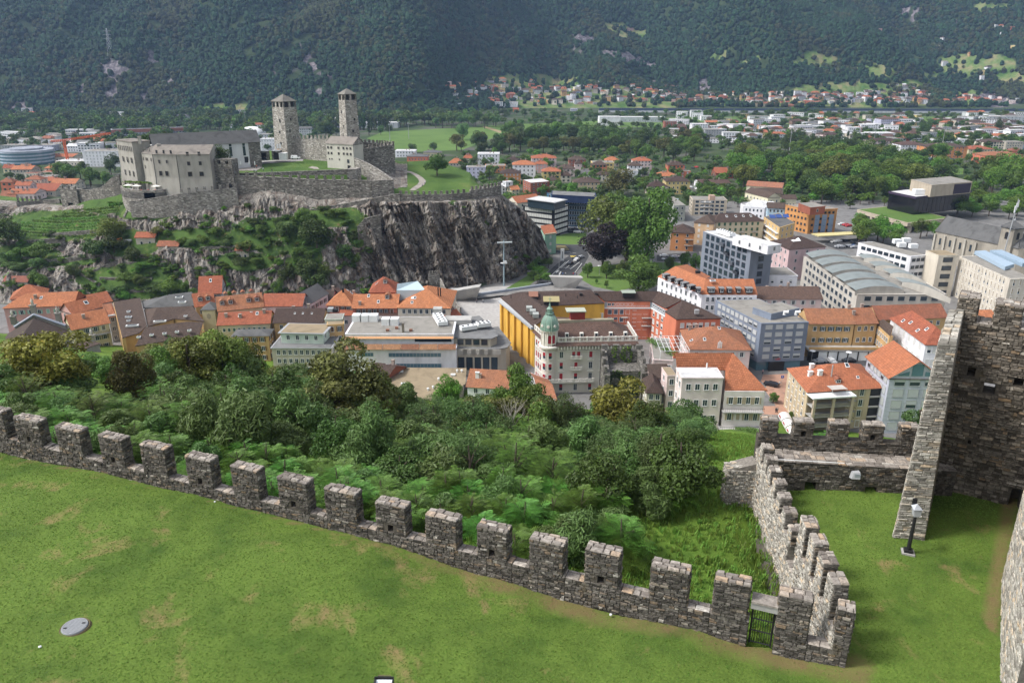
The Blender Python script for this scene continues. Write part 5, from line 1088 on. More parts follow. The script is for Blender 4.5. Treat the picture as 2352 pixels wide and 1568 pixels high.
def dormer(b,s,t,w_=1.6,h=1.5,rm=None,slope=1,wc=None):
 """dormer facing the front eave"""
 p_=b.pt(s,t);dn=b.dv/b.D;d=b.d;z=p_.z;m=MB();w2=w_/2;c=Vector((p_.x,p_.y));tan_=b.rh/(min(b.L,b.D)/2);dl=min(h/tan_+.4,4.5)
 q=[c-d*w2,c+d*w2,c+d*w2+dn*dl,c-d*w2+dn*dl];m.prism([tuple(v)for v in q],z-.2,z+h,True);o=m.build('dormer',wc or plaster((.3,.25,.22),'dormer'),b.e)
 m=MB();ov=.2;zt=z+h+.01;f=c-dn*ov
 if slope==1:
  m.poly([(*(f-d*(w2+ov)),zt),(*f,zt+w_*.35),(*(f+dn*(dl+.8)),zt+w_*.35),(*(f-d*(w2+ov)+dn*dl),zt)][::-1]);m.poly([(*(f+d*(w2+ov)),zt),(*(f+d*(w2+ov)+dn*dl),zt),(*(f+dn*(dl+.8)),zt+w_*.35),(*f,zt+w_*.35)][::-1]);m.poly([(*(c-d*w2),z+h),(*(c+d*w2),z+h),(*c,zt+w_*.33)])
 else:m.prism([tuple(v)for v in(f-d*(w2+ov),f+d*(w2+ov),f+d*(w2+ov)+dn*dl,f-d*(w2+ov)+dn*dl)],zt,zt+.12,True,True)
 m.build('dormer_roof',rm or RM('rust'),o);a_,b_=c-d*w2,c+d*w2;facade(o,a_,b_,z,z+h,1,1 if w_<2.2 else 2,w_*.62,h*.7,'p',b.far,m0=.05,zoff=.2)
def skylight(b,s,t,w_=.9,l=1.2,mat=None):
 du=w_/b.L/2;dt=l/b.D/2;P4=[b.pt(s-du,t-dt,.06),b.pt(s+du,t-dt,.06),b.pt(s+du,t+dt,.06),b.pt(s-du,t+dt,.06)];m=MB();up=Vector((0,0,.14));m.hexa(P4,[v+up for v in P4]);o=m.build('skylight',WHITE,b.e)
 c=sum(P4,Vector())/4;m=MB();m.poly([c+(v-c)*.75+Vector((0,0,.15))for v in P4]);m.build('pane',mat or GLASS,o)
def balcony(b,s0,s1,z,out=1.2,side='f',mat=None,rail=None):
 q=b.q;a_,b_=(q[0],q[1])if side=='f' else((q[3],q[0])if side=='l' else(q[1],q[2]));d=(b_-a_);L=d.length;d/=L;n=Vector((d.y,-d.x));p0,p1=a_+d*L*s0,a_+d*L*s1;m=MB()
 m.prism([tuple(v)for v in(p0+n*out,p1+n*out,p1,p0)][::1],z-.15,z,True,True);o=m.build('balcony',mat or CONC,b.e);m=MB()
 for u,v in((p0+n*out,p1+n*out),(p0,p0+n*out),(p1+n*out,p1)):
  L2=(v-u).length;k=max(2,int(L2/.5));m.tube([(*u,z+1),(*v,z+1)],.04,4)
  for j in range(k+1):w_=u.lerp(v,j/k);m.tube([(*w_,z),(*w_,z+1)],.02,3,False)
 m.build('railing',rail or DARK,o);return o
def C(name,label,roofs,walls,rm,wall,z0=0,cat='building',st='p',extra_mat=None,grp=None,ww=1.0,wh=1.6,body=True):
 """irregular building from roof faces [(pixel, z), ...] and wall edges (pixelA, zA, pixelB, zB, rows, cols[, style])"""
 R3=[[P(c,z)for c,z in f]for f in roofs];c=R3[0][0];e=empty(name,(c.x,c.y,z0),label,cat,grp);m=MB()
 for f in R3:
  n=(f[1]-f[0]).cross(f[2]-f[0])
  f=f if n.z>0 else f[::-1];m.poly(f);lo=[v-Vector((0,0,.25))for v in f]
  for k in range(len(f)):a_,b_=f[k],f[(k+1)%len(f)];m.poly([lo[k],lo[(k+1)%len(f)],b_,a_])
 m.build('roof',RM(rm)if isinstance(rm,str)else rm,e);wm=plaster(WC[wall]if isinstance(wall,str)else wall,'plaster');m=MB();segs=[]
 if body:
  for f in R3:
   cc=sum(f,Vector())/len(f);m.prism([(lerp(cc.x,v.x,.93),lerp(cc.y,v.y,.93))for v in f],z0-.4,[lerp(cc.z,v.z,.93)-.27 for v in f])
 for w_ in walls:
  a_,b_=P(w_[0],w_[1]),P(w_[2],w_[3]);d=Vector((b_.x-a_.x,b_.y-a_.y)).normalized();n=Vector((d.y,-d.x))*.05
  m.prism([(a_.x+n.x,a_.y+n.y),(b_.x+n.x,b_.y+n.y),(b_.x-n.x*20,b_.y-n.y*20),(a_.x-n.x*20,a_.y-n.y*20)],z0-.4,[w_[1]-.02,w_[3]-.02,w_[3]-.02,w_[1]-.02]);segs.append((Vector((a_.x+n.x,a_.y+n.y)),Vector((b_.x+n.x,b_.y+n.y)),w_))
 m.build('wall',wm,e)
 for a_,b_,w_ in segs:
  if w_[4]:facade(e,a_,b_,z0,min(w_[1],w_[3])-.3,w_[4],w_[5],ww,wh,w_[6]if len(w_)>6 else st,False)
 return e,segs
def gbox(par,nm,c,z,w_,dp,h,mat,d=(1,0),lift=0.0):
 p_=P(c,z);m=MB();m.box((p_.x,p_.y),d,w_/2,dp/2,z+lift,z+lift+h,True);return m.build(nm,mat,par),p_
b=B('pink_house','long pink house with orange hipped roof and mint shutters behind the church statues',('e',30,1240),('e',622,1214),12,12,'hip',3.4,'pink','orange',3,7,3,'sm',hips=(1,0));chimney(b,.42,.3);skylight(b,.5,.3)
b=B('orange_roofed_house','house with orange hipped roof rising behind the long pink house',('e',92,1162),('e',385,1132),12.5,10,'hip',3.5,'pink','orange',3,3,2)
b=B('yellow_house','pale yellow house with orange roof, balconies and green shutters beside the church',('e',617,1424),('e',930,1366),12.5,10.5,'gable',3.6,'pale yellow','orange',4,4,3,'so');balcony(b,.2,.42,6.1);balcony(b,.5,.98,9.2);chimney(b,.4,.3)
b=B('orange_roofed_house','orange roof patched with darker tiles behind the pale yellow house',('e',620,1290),('e',876,1225),11,8,'gable',3.2,'pink','orange',3,3,2);skylight(b,.6,.3,1.4)
B('orange_roofed_house','orange roofed house at the right of the patched roof, under the garden terraces',('e',790,1212),('e',950,1180),11,9,'gable',2.8,'rose','orange',3,2,2)
B('narrow_house','narrow dark orange lean-to roof in the alley right of the pale yellow house',('e',925,1312),('e',988,1302),10,9,'shed',2,'grey','rust',3,1,3)
e,sg=C('brown_roofed_block','large block of joined dark brown roofs with skylights and a yellow arched facade',[[(('e',968,1190),14),(('e',1197,1155),14),(('e',1255,1392),11.5),(('e',1190,1455),11),(('e',1045,1497),11)],[(('e',1230,1255),12),(('e',1342,1238),14.2),(('e',1492,1332),11.5),(('e',1262,1402),11)],[(('e',1342,1238),14.2),(('e',1640,1226),13.8),(('e',1748,1356),11.2),(('e',1492,1332),11.5)],[(('e',1155,1566),10.5),(('e',1240,1408),13.6),(('e',1596,1358),13.6),(('e',1735,1362),13),(('e',1700,1478),10.5)]],[(('e',1160,1562),10.3,('e',1700,1482),10.3,2,5),(('e',968,1195),13,('e',1043,1500),10.8,0,0)],'brown','ochre',ww=1.4,wh=2.2)
def rl(par,c,z,w_=1.1,l=1.0,mat=GLASS,nm='skylight'):
 p_=P(c,z);m=MB();m.box((p_.x,p_.y),(.98,.2),w_/2,l/2,z-.3,z+.2,True);o=m.build(nm,WHITE,par);m=MB();m.box((p_.x,p_.y),(.98,.2),w_*.38,l*.38,z+.2,z+.22);m.build('pane',mat,o)
for c,z in((('e',1185,1490),11.8),(('e',1295,1472),12.0),(('e',1405,1460),12.0),(('e',1512,1445),12.0),(('e',1618,1433),12.0),(('e',1098,1272),12.8),(('e',1085,1318),12.4),(('e',1110,1318),12.4),(('e',1098,1350),12),(('e',1585,1310),12.2),(('e',1130,1392),11.8),(('e',1365,1355),12.4)):
 big=c in(('e',1130,1392),('e',1365,1355));rl(e,c,z+.3,4 if big else 1.1,1.2)
C('slate_roofed_house','grey slate roof with two long dark skylights above the brown block',[[(('e',1212,1188),13),(('e',1445,1128),15.5),(('e',1640,1104),15.5),(('e',1696,1222),12.4),(('e',1225,1243),12.2)]],[],'slate','grey')
for c in(('e',1532,1150),('e',1555,1192)):p_=P(c,14.8);rl(ALLB and bpy.data.objects['slate_roofed_house'],c,14.7,2.6,1.6)
b=B('tall_orange_house','steep orange gabled house standing highest against the rocks',('e',1702,1118),('e',1886,1108),14,12,'gable',5,'grey','orange',4,2,2);skylight(b,.5,.35)
b=B('orange_roofed_house','orange roofed house with two dormers behind the little yellow turret',('e',1672,1226),('e',1832,1206),13,9,'gable',3.5,'ochre','orange',3,2,2);dormer(b,.3,.15);dormer(b,.72,.15)
b=B('yellow_turret','small square yellow turret with slate pyramid roof and hexagon window',('e',1722,1252),('e',1832,1250),13.5,6,'hip',1.6,'pale yellow','slate',3,0,1)
f_=(b.q[0]+b.q[1])/2-b.dv.normalized()*.05;m=MB();m.poly([(f_.x+b.d.x*.8*cos(t),f_.y+b.d.y*.8*cos(t),10.8+1.1*sin(t))for t in np.linspace(pi/2,pi/2-2*pi,7)[:6]][::-1]);m.build('hexagon_window',plain((.4,.36,.26),'stucco'),b.e)
b=B('orange_roofed_house','orange roofed house with a row of four dark dormers',('e',1868,1266),('e',2246,1226),13,11,'gable',3.6,'pale yellow','rust',3,6,2)
for s in(.1,.29,.7,.89):dormer(b,s,.18)
for s in(.2,.4,.6,.8):dormer(b,s,.56,1.2,1.0)
b=B('old_orange_house','long mottled old orange roof in front of the four-dormer house',('e',1862,1386),('f',165,1368),11,9.5,'gable',3,'pale yellow',((0))and 'x' or 'orange',3,9,2,'cg',ww=.8,wh=1.1);chimney(b,.14,.3);chimney(b,.42,.25);chimney(b,.88,.4);skylight(b,.4,.32);skylight(b,.74,.38);skylight(b,.62,.5)
b=B('slate_roofed_house','ochre house with flat grey metal roof above the middle trees',('e',1985,1480),('e',2290,1475),9.5,6.5,'hip',1.2,'ochre','slate',3,4,2,'sb')
b=B('orange_roofed_house','bright light orange roof beside the dark gable',('f',105,1222),('f',440,1222),13,9.5,'gable',3.2,'rose','orange',3,4,2)
b=B('dark_gabled_house','white house under a dark slate gable facing right',('f',330,1190),('f',505,1205),12.5,14,'gableX',3.5,'white','slate',3,2,4,'sb')
b=B('pink_house','small deep pink house with brown roof between orange roofs',('f',524,1166),('f',697,1168),10,8,'gable',2.6,(.5,.2,.19),'brown',3,3,2,ww=.9);chimney(b,.97,.5,1.4)
B('brown_roofed_house','small brown roof tucked behind the pink house at the cliff foot',('f',700,1150),('f',800,1120),10,7,'gable',2,'grey','red-brown',3,2,1)
b=B('orange_roofed_house','orange hipped roof with two skylights and chimney at the cliff foot',('f',655,1213),('f',876,1217),13,12,'hip',4,(.45,.16,.12),'orange',4,4,3,'sb');chimney(b,.55,.35,1.3,.3,DARK);skylight(b,.6,.7);skylight(b,.75,.7);chimney(b,.75,.95,1.5)
b=B('orange_roofed_house','long orange roof with one hooded dormer, joined to the hipped roof',('f',880,1240),('f',1256,1238),12.5,11.5,'gable',3.4,(.45,.16,.12),'orange',4,7,3,'sb');dormer(b,.76,.3);skylight(b,.32,.42);chimney(b,.15,.1);skylight(b,.56,.2)
b=B('tall_orange_house','tall narrow house with orange hipped roof right against the cliff',('f',1022,1102),('f',1236,1100),15,11.5,'hip',4,'salmon','orange',4,4,3);dormer(b,.6,.22);skylight(b,.25,.3)
b=B('orange_roofed_house','large orange hipped roof with black chimney pipes beside the square',('f',1262,1236),('f',1708,1240),13,22,'hip',4.6,'cream','orange',4,8,5)
for s,t in((.74,.3),(.78,.33)):p_=b.pt(s,t);m=MB();m.tube([p_-Vector((0,0,.5)),p_+Vector((0,0,3.2))],.22,7);m.build('chimney_pipe',DARK,b.e)
skylight(b,.25,.2);skylight(b,.3,.2);skylight(b,.26,.1)
q0_=P(('f',1250,1088),16.5);m=MB();at_=empty('glass_atrium',q0_,'pale blue glazed shed roof behind the large orange hipped roof','roof structure')
pts=[P(c,z)for c,z in((('f',1252,1090),17),(('f',1500,1090),17),(('f',1432,1012),19),(('f',1258,1036),19))];m.poly(pts);lo_=[Vector((v.x,v.y,13))for v in pts]
for k in range(4):m.poly([lo_[k],lo_[(k+1)%4],pts[(k+1)%4],pts[k]])
m.build('glazing',plain((.45,.55,.6),'pale_glass',.3),at_)
b=B('brown_roofed_house','brown tiled roof with tall chimneys in front of the old orange roof',('f',205,1363),('f',612,1363),11,10.5,'gable',3.4,'ochre','brown',3,5,2);chimney(b,.26,.95,2.2);chimney(b,.66,.55,1.6)
for s,t in((.4,.3),(.57,.3),(.76,.3)):skylight(b,s,t,.6,.6)
b=B('orange_roofed_house','low orange roof strip behind the white store roof units',('f',772,1300),('f',1046,1298),10,7,'gable',2,'rose','orange',2,4,1);chimney(b,.33,.3);skylight(b,.75,.3)
b=B('white_walled_house','long low white wall with narrow brown roof behind the flat store roof',('f',1050,1322),('f',1560,1312),9.5,7,'gable',2,'rose','red-brown',2,5,1);chimney(b,.65,.4)
b=B('orange_roofed_house','small orange roof with three little hoods at the edge of the square',('f',1650,1352),('f',1800,1310),9,6,'gable',2,'cream','orange',2,2,1)
for s in(.25,.6,.95):dormer(b,s,.6,1.3,.6)
b=B('service_block','pale rooftop service block with ventilation boxes',('f',640,1346),('f',786,1342),14,6,'flat',1,(.5,.55,.48),'gravel',1,0,0,z0=9,ov=.3,nowin=True);gbox(b.e,'vent_box',('f',690,1270),14.3,2,2,1.2,GREYP);gbox(b.e,'vent_box',('f',730,1275),14.3,1.6,1.5,1,DARK)
b=B('canopied_building','pale green upper storey with broad brown flat roof and four windows',('f',262,1458),('f',622,1466),12.6,9,'flat',1,(.5,.58,.52),'tan',1,4,2,z0=9.6,ov=1.6)
b2=B('canopied_building','',('j',185,200),('j',692,200),8.8,13,'flat',1,'beige','grey',3,9,3,par=b.e,ov=.8)
b=B('yellow_backhouse','yellow ochre back building right of the brown flat roof',('f',662,1392),('f',800,1382),13.2,7,'flat',1,'ochre','tan',4,2,1,'sb',ww=.9,wh=1.7)
b=B('department_store','wide white store with flat grey roof, rust coloured awning and ribbon windows',('j',815,82),('j',1738,82),13.6,('l',('f',905,1322)),'flat',1,'white','gravel',1,0,0,z0=10,ov=.3,nowin=True,far=False);ds=b.e
b2=B('department_store','',('j',820,208),('j',1762,208),9.7,14,'flat',1,'white','grey',1,0,0,par=ds,ov=.2,nowin=True,far=False)
q=b2.q;n_=-b2.dv.normalized()
for s0,s1,z,h,np_ in((.115,.245,7.4,1.2,5),(.385,.86,7.2,1.3,15),(.45,.86,3.6,1.3,13)):
 m=MB();a_,b_=q[0].lerp(q[1],s0)+n_*.06,q[0].lerp(q[1],s1)+n_*.06;m.poly([(*a_,z),(*b_,z),(*b_,z+h),(*a_,z+h)]);o=m.build('ribbon_window',GLASSB,ds)
 for k in range(np_+1):c=a_.lerp(b_,k/np_);m=MB();m.box(c,b2.d,.05,.06,z,z+h,True);m.build('mullion',GREYP,o)
RUST=tiles((.3,.15,.085),'rust_sheet',.3);m=MB();a_,b_=q[0]+n_*.9,q[1]+n_*.9;c_,d_=b.q[1],b.q[0];up_=-n_
for k in range(6):
 m=MB();s0,s1=k/6+.002,(k+1)/6-.002;P0,P1=a_.lerp(b_,s0),a_.lerp(b_,s1);m.poly([(*P0,9.95),(*P1,9.95),(*(P1+up_*1.6),11.3),(*(P0+up_*1.6),11.3)]);m.build('awning_panel',RUST,ds)
m=MB();m.poly([(*(b.q[0]+n_*1),12.6),(*(b.q[1]+n_*1),12.6),(*(b.q[1]),13.0),(*(b.q[0]),13.0)]);m.build('awning_strip',plain((.55,.3,.15),'orange_sheet'),ds)
m=MB();a2,b2_=b.q[0].lerp(b.q[1],.64)+n_*.05,b.q[0].lerp(b.q[1],.98)+n_*.05;m.poly([(*a2,11.2),(*b2_,11.2),(*b2_,12.3),(*a2,12.3)]);m.build('attic_window',GLASS,ds)
for k,(x,w_)in enumerate(((918,3.0),(986,3.0),(1058,3.0),(1167,2.9),(1235,2.9))):gbox(ds,'ventilation_unit',('f',x,1350 if k<3 else 1382),13.95,w_,3.0,2.2,WHITE)
for x,y in((1177,1440),(1375,1440),(1254,1420)):gbox(ds,'roof_vent',('f',x,y),13.95,1,.9,.7,plain((.25,.12,.08),'rusty_vent'))
gbox(ds,'roof_chimney',('f',1310,1448),13.95,.7,.7,3.0,plain((.2,.17,.14),'old_vent'));gbox(ds,'roof_kiosk',('f',1605,1300),13.95,3,3,2.5,plaster((.42,.42,.4)))
def fan_unit(par,c0,c1,z,wd,n,h=1.6):
 a_,b_=P(c0,z),P(c1,z);d=Vector((b_.x-a_.x,b_.y-a_.y));L=d.length;d/=L;nn=Vector((-d.y,d.x));ctr=Vector((a_.x,a_.y))+d*L/2;m=MB();m.box(ctr,d,L/2,wd/2,z+.3,z+h,True);o=m.build('cooling_unit',WHITE,par)
 for k in range(n):
  for sgn in((-.25,.25)if wd>2.4 else(0,)):c=Vector((a_.x,a_.y))+d*L*(k+.5)/n+nn*wd*sgn;m=MB();m.lathe(c,[(.42,z+h),(.42,z+h+.12),(.3,z+h+.13),(.001,z+h+.05)],10);m.build('fan',DARK,o)
fan_unit(ds,('f',1600,1320),('f',1650,1400),14.0,3.2,5)
cs_,sg=C('curved_store','beige store wing with rounded corner, stepped roof and tall dark windows',[[(('f',1690,1345),13),(('f',1960,1308),13),(('f',2110,1440),12),(('f',2120,1480),12),(('f',2060,1505),12),(('f',1735,1500),12)],[(('j',1762,200),9),(('j',2120,205),9),(('j',2200,190),9),(('j',2232,150),9),(('j',2120,10),9),(('j',1800,60),9)]],[(('j',1745,112),11.9,('j',2055,115),11.9,0,0),(('j',1765,205),8.9,('j',2125,207),8.9,0,0)],'grey','beige')
a_,b_,_=sg[0];facade(cs_,a_,b_,9,11.8,1,4,4.3,1.6,'k');a_,b_,_=sg[1];facade(cs_,a_,b_,1.8,7.4,1,5,4.2,5.2,'k',m0=.01,zoff=.02)
for k in range(5):c=a_.lerp(b_,(k+.5)/5);m=MB();d=(b_-a_).normalized();m.box(c+Vector((d.y,-d.x))*.12,d,2.1,.1,7.15,8.8,True);m.build('facade_panel',plaster((.42,.4,.37)),cs_)
fan_unit(cs_,('f',1800,1440),('f',1930,1420),12.6,2.2,3);fan_unit(cs_,('f',1940,1408),('f',2050,1395),12.8,3.0,3)
gbox(cs_,'roof_room',('f',1780,1370),12.6,9,5,1.8,plaster((.42,.41,.39)))
b=B('brown_roofed_house','dark brown tiled roof with brick chimney at the foot of the white store',('j',985,452),('j',1140,480),6,13,'gable',2.6,'brick','brown',2,2,2);chimney(b,.6,.75,1.6);skylight(b,.5,.6)
e,sg=C('flat_roofed_annex','low annex with flat tan roof and little white vents behind the trees',[[(('j',1240,362),5.2),(('j',1850,366),5.2),(('j',1842,500),5.2),(('j',1570,642),5.2),(('j',1150,600),5.2)]],[(('j',1150,600),5.1,('j',1570,643),5.1,1,5)],'tan','beige')
for c in(('j',1522,552),('j',1565,535),('j',1770,395),('j',1810,395),('j',1612,465)):p_=P(c,5.4);m=MB();m.lathe((p_.x,p_.y),[(.25,5.2),(.25,5.7),(.4,5.75),(.3,6.0),(.01,6.05)],8);m.build('roof_vent',WHITE,e)
for c in(('j',1310,505),('j',1290,400),('j',1735,428)):gbox(e,'roof_hatch',c,5.3,1.4,1.1,.4,WHITE)
b=B('orange_roofed_house','old orange roof with white chimney right of the flat tan annex',('j',1858,520),('j',2200,540),6,13,'gable',3,'white','rust',2,3,2);chimney(b,.2,.25,1.6,.5,WHITE);chimney(b,.26,.25,1.2)
b=B('red_roofed_house','small house with red-brown sloping roof below the left side of the hotel',('k',335,585),('k',480,640),6,('r',('k',400,455)),'gable',1.4,'white','rust',2,3,2)
GOLD=WC['golden']
e,sg=C('golden_building','golden yellow building with broad brown roof and tall pilasters beside the square',[[(('g',2,1148),14.5),(('g',215,1118),17.5),(('g',455,1290),17.2),(('g',285,1398),14.5)],[(('g',215,1118),17.5),(('g',420,1222),15),(('g',470,1300),14.6),(('g',455,1290),17.2)],[(('g',215,1118),17.5),(('g',790,1096),17.5),(('g',892,1200),14.5),(('g',420,1222),14.8)],[(('g',2,1148),14.5),(('g',170,1104),14.5),(('g',780,1086),14.8),(('g',790,1096),17.5),(('g',215,1118),17.5)]],[(('g',8,1190),13.2,('g',296,1408),14.0,0,0),(('g',440,1226),14.4,('g',893,1204),14.2,0,0)],'brown','golden')
a_,b_,_=sg[0];d=(b_-a_).normalized();L=(b_-a_).length;n_=Vector((d.y,-d.x))
for k in range(5):
 f0=k/5;c=a_+d*L*(f0+.06);m=MB();m.box(c+n_*.35,d,L*.025,.45,-.3,13.2,True);m.build('pilaster',plaster(GOLD,'golden'),e);c=a_+d*L*(f0+.125)
 for j in range(5):
  for q_ in(-.45,.45):facade(e,c+d*(q_-.3)+n_*.02,c+d*(q_+.3)+n_*.02,1+j*2.35,1+(j+1)*2.35,1,1,.42,1.6,'k',False,0)
m=MB();m.prism([tuple(v)for v in(a_+n_*1.1,b_+n_*1.1,b_-n_*.2,a_-n_*.2)],13.25,[13.6,14.1,14.3,14.3]);m.build('eave_strip',GREYP,e)
a_,b_,_=sg[1];d=(b_-a_).normalized();L=(b_-a_).length;n_=Vector((d.y,-d.x))
for f0,z,w_,h in((.3,12,1.0,.7),(.55,12,1.0,.7)):c=a_+d*L*f0;facade(e,c-d*.8,c+d*.8,z-.2,z+1.4,1,1,w_,h,'k',False,0,zoff=.1)
for f0 in(.56,.83):
 for z in(8.6,5.2):c=a_+d*L*f0;facade(e,c-d*4.2,c+d*4.2,z,z+2.6,1,1,5.8,1.9,'cl',False,0,zoff=.05)
for k,c in enumerate((('g',438,1215),('g',285,1172))):
 o,p_=gbox(e,'roof_hood',c,15.6,5.0 if k==0 else 3,3.0,1.6,DARK);m=MB();m.prism([(p_.x-2.8*(1 if k==0 else .6),p_.y-1.8),(p_.x+2.8*(1 if k==0 else .6),p_.y-1.8),(p_.x+2.8*(1 if k==0 else .6),p_.y+1.8),(p_.x-2.8*(1 if k==0 else .6),p_.y+1.8)],17.21,[17.3,17.3,18.2,18.2]);m.build('hood_roof',plain((.33,.28,.14)if k==0 else(.25,.12,.08),'copper_hood'),e)
for c in(('g',250,1262),('g',280,1290),('g',305,1318)):o,p_=gbox(e,'dormer',c,15.8,2.0,2.6,1.3,plain((.35,.37,.35),'zinc'))
for c in(('g',94,1160),('g',562,1150),('g',352,1245),('g',664,1162)):p_=P(c,16.2);m=MB();m.tube([p_,p_+Vector((0,0,1.3))],.12,6);m.build('vent_pipe',DARK,e)
gbox(e,'roof_chimney',('g',692,1140),16.4,1.0,.8,1.0,DARK);gbox(e,'roof_chimney',('g',822,1135),16.2,1.2,.8,.8,DARK)
SAL=WC['salmon']
e,sg=C('salmon_building','bent salmon red building with dark brown roofs, white cornice and grey attic',[[(('g',800,1098),17.5),(('g',1360,1100),17.5),(('g',1296,1183),14.6),(('g',893,1182),14.6)],[(('g',1360,1100),17.5),(('g',1560,1172),17.2),(('g',1412,1246),14.4),(('g',1296,1183),14.6)],[(('g',1556,1180),17.8),(('g',1408,1272),14.2),(('g',1508,1338),14.2)],[(('g',1556,1180),17.8),(('g',1508,1338),14.2),(('g',1902,1330),14.2)],[(('g',1556,1180),17.8),(('g',1902,1330),14.2),(('g',1700,1232),14.2),(('g',1560,1172),16.5)]],[(('g',893,1190),14.2,('g',1298,1190),14.2,0,0),(('g',1298,1190),14.2,('g',1420,1262),14.2,0,0),(('g',1420,1280),13.8,('g',1512,1345),13.8,0,0),(('g',1512,1345),13.8,('g',1872,1338),13.8,0,0)],'brown','salmon')
a_,b_,_=sg[0];facade(e,a_,b_,12.4,14.1,1,10,1.4,.9,'p',zoff=.25);facade(e,a_,b_,0,11.6,4,7,1.3,1.7,'cd',skip=[(r,c)for r in range(4)for c in(4,)])
d=(b_-a_).normalized();L=(b_-a_).length;n_=Vector((d.y,-d.x))
for(u,v,w_)in sg[:2]:
 dd=(v-u).normalized();nn=Vector((dd.y,-dd.x));m=MB();m.prism([tuple(x)for x in(u+nn*.3,v+nn*.3,v,u)],11.7,12.2,True,True);m.build('cornice',WHITE,e)
 m=MB();m.prism([tuple(x)for x in(u+nn*.03,v+nn*.03,v,u)],12.21,14.15,True,True);m.build('attic_band',plaster((.3,.33,.36)),e)
c=a_+d*L*.645
for k in range(7):m=MB();m.box(c+n_*.06,d,.6,.05,.6+k*1.5,1.95+k*1.5,True);o=m.build('stair_window',GLASS,e);m=MB();m.box(c+n_*.08,d,.75,.05,1.95+k*1.5,2.1+k*1.5,True);m.build('frame',WHITE,o)
fb=Bld();fb.q=[a_,b_,b_,a_];fb.e=e
for s0,s1,z in((.36,.5,8.6),(.8,1.02,8.4),(.8,1.02,5.4),(.36,.5,5.6)):balcony(fb,s0,s1,z,1.3)
a_,b_,_=sg[1];facade(e,a_,b_,0,11.6,4,3,1.2,1.7,'cw');facade(e,a_,b_,12.4,14.1,1,5,.9,.9,'p');a_,b_,_=sg[2];facade(e,a_,b_,0,13.2,4,3,1.1,1.6,'cw');a_,b_,_=sg[3];facade(e,a_,b_,0,13.4,4,6,1.2,1.6,'cw')
o,p_=gbox(e,'roof_hood',('g',1095,1140),16.0,4.2,3,1.5,DARK);m=MB();m.box((p_.x,p_.y),(1,0),2.5,1.9,17.52,17.7,True);m.build('hood_roof',plain((.3,.34,.28),'patina'),e);gbox(e,'roof_chimney',('g',1680,1290),15.6,1.4,1.1,1.4,GREYP)
e,sg=C('white_orange_roof_building','white angled building with bright orange roof and rows of black dormers',[[(('g',1347,974),13.2),(('g',1497,886),17.5),(('g',1757,992),17.5),(('g',1728,1124),13.2)],[(('g',1757,992),17.5),(('g',2168,994),17.5),(('g',2202,1128),13.2),(('g',1728,1124),13.2)],[(('g',1757,992),17.5),(('g',1497,886),17.5),(('g',1600,870),13.2),(('g',1800,975),13.2)]],[(('g',1352,984),13,('g',1725,1132),13,4,8),(('g',1725,1132),13,('g',2196,1136),13,4,9)],'orange','white',st='p',ww=1.0,wh=1.7)
def cdormer(par,c,z,d,w_,h,dl,col_=DARK):
 p_=P(c,z);d=Vector(d).normalized();up=Vector((-d.y,d.x));q=[Vector((p_.x,p_.y))-d*w_/2,Vector((p_.x,p_.y))+d*w_/2];m=MB();m.prism([tuple(v)for v in(q[0],q[1],q[1]+up*dl,q[0]+up*dl)],z-.2,z+h,True);o=m.build('dormer',col_,par)
 m=MB();m.prism([tuple(v)for v in(q[0]-up*.3-d*.2,q[1]-up*.3+d*.2,q[1]+up*dl+d*.2,q[0]+up*dl-d*.2)],z+h,z+h+.12,True,True);m.build('dormer_roof',plain((.2,.2,.2),'zinc_dark'),o);facade(o,q[0],q[1],z,z+h,1,2 if w_>1.8 else 1,.8,h*.75,'p',m0=.1,zoff=.15)
d0=sg[0][1]-sg[0][0];d1=sg[1][1]-sg[1][0]
for x,y in((1398,975),(1448,1002),(1508,1022),(1558,1046),(1612,1070)):cdormer(e,('g',x,y+12),14.2,d0,2.1,1.5,2.5)
for x,w_ in((1698,1.5),(1808,2.4),(1895,1.5),(1962,1.5),(2040,1.5),(2130,2.4)):cdormer(e,('g',x,1112),14.0,d1,w_,1.6,2.6)
rl(e,('g',1818,1008),17.4,2.0,1.2);gbox(e,'roof_vent',('g',1690,945),17.2,1.8,1.5,1.0,DARK)
hz_=15.5;A_,B_=P(('k',430,175),hz_),P(('k',1170,160),hz_);d=Vector((B_.x-A_.x,B_.y-A_.y)).normalized();n_=Vector((d.y,-d.x));a0_=Vector((A_.x,A_.y));L=(Vector((B_.x,B_.y))-a0_).length
ht=empty('grand_hotel',(A_.x+L/2,A_.y+5,0),'ornate pale hotel with green copper dome, red blinds and red-brown roof','hotel')
HW=plaster((.64,.6,.54),'hotel_stone',.8);TRIM=plaster((.7,.67,.61),'hotel_trim',.8)
Cl=P(('k',300,60),hz_);lv=Vector((Cl.x,Cl.y))-a0_;b0_=a0_+d*L;rad=2.35;ct=a0_-d*.2-n_*1.4
body_q=[a0_,b0_,b0_-n_*15,a0_+lv]
m=MB();m.prism([tuple(v)for v in body_q],-.4,hz_);m.build('wall',HW,ht)
m=MB();m.lathe(ct,[(rad,-.4),(rad,hz_-.2)],20);m.build('corner_turret',HW,ht,smooth=True)
m=MB();m.lathe(ct,[(rad+.15,hz_-1.0),(rad+.9,hz_-.6),(rad+.9,hz_-.1),(rad+.6,hz_),(rad-.2,hz_+.02)],20);m.build('turret_cornice',TRIM,ht)
zu=hz_+4.3;m=MB();m.lathe(ct,[(2.35,hz_-.1),(2.35,zu),(2.75,zu+.1),(2.85,zu+.5),(2.5,zu+.52)],12);m.build('turret_drum',HW,ht)
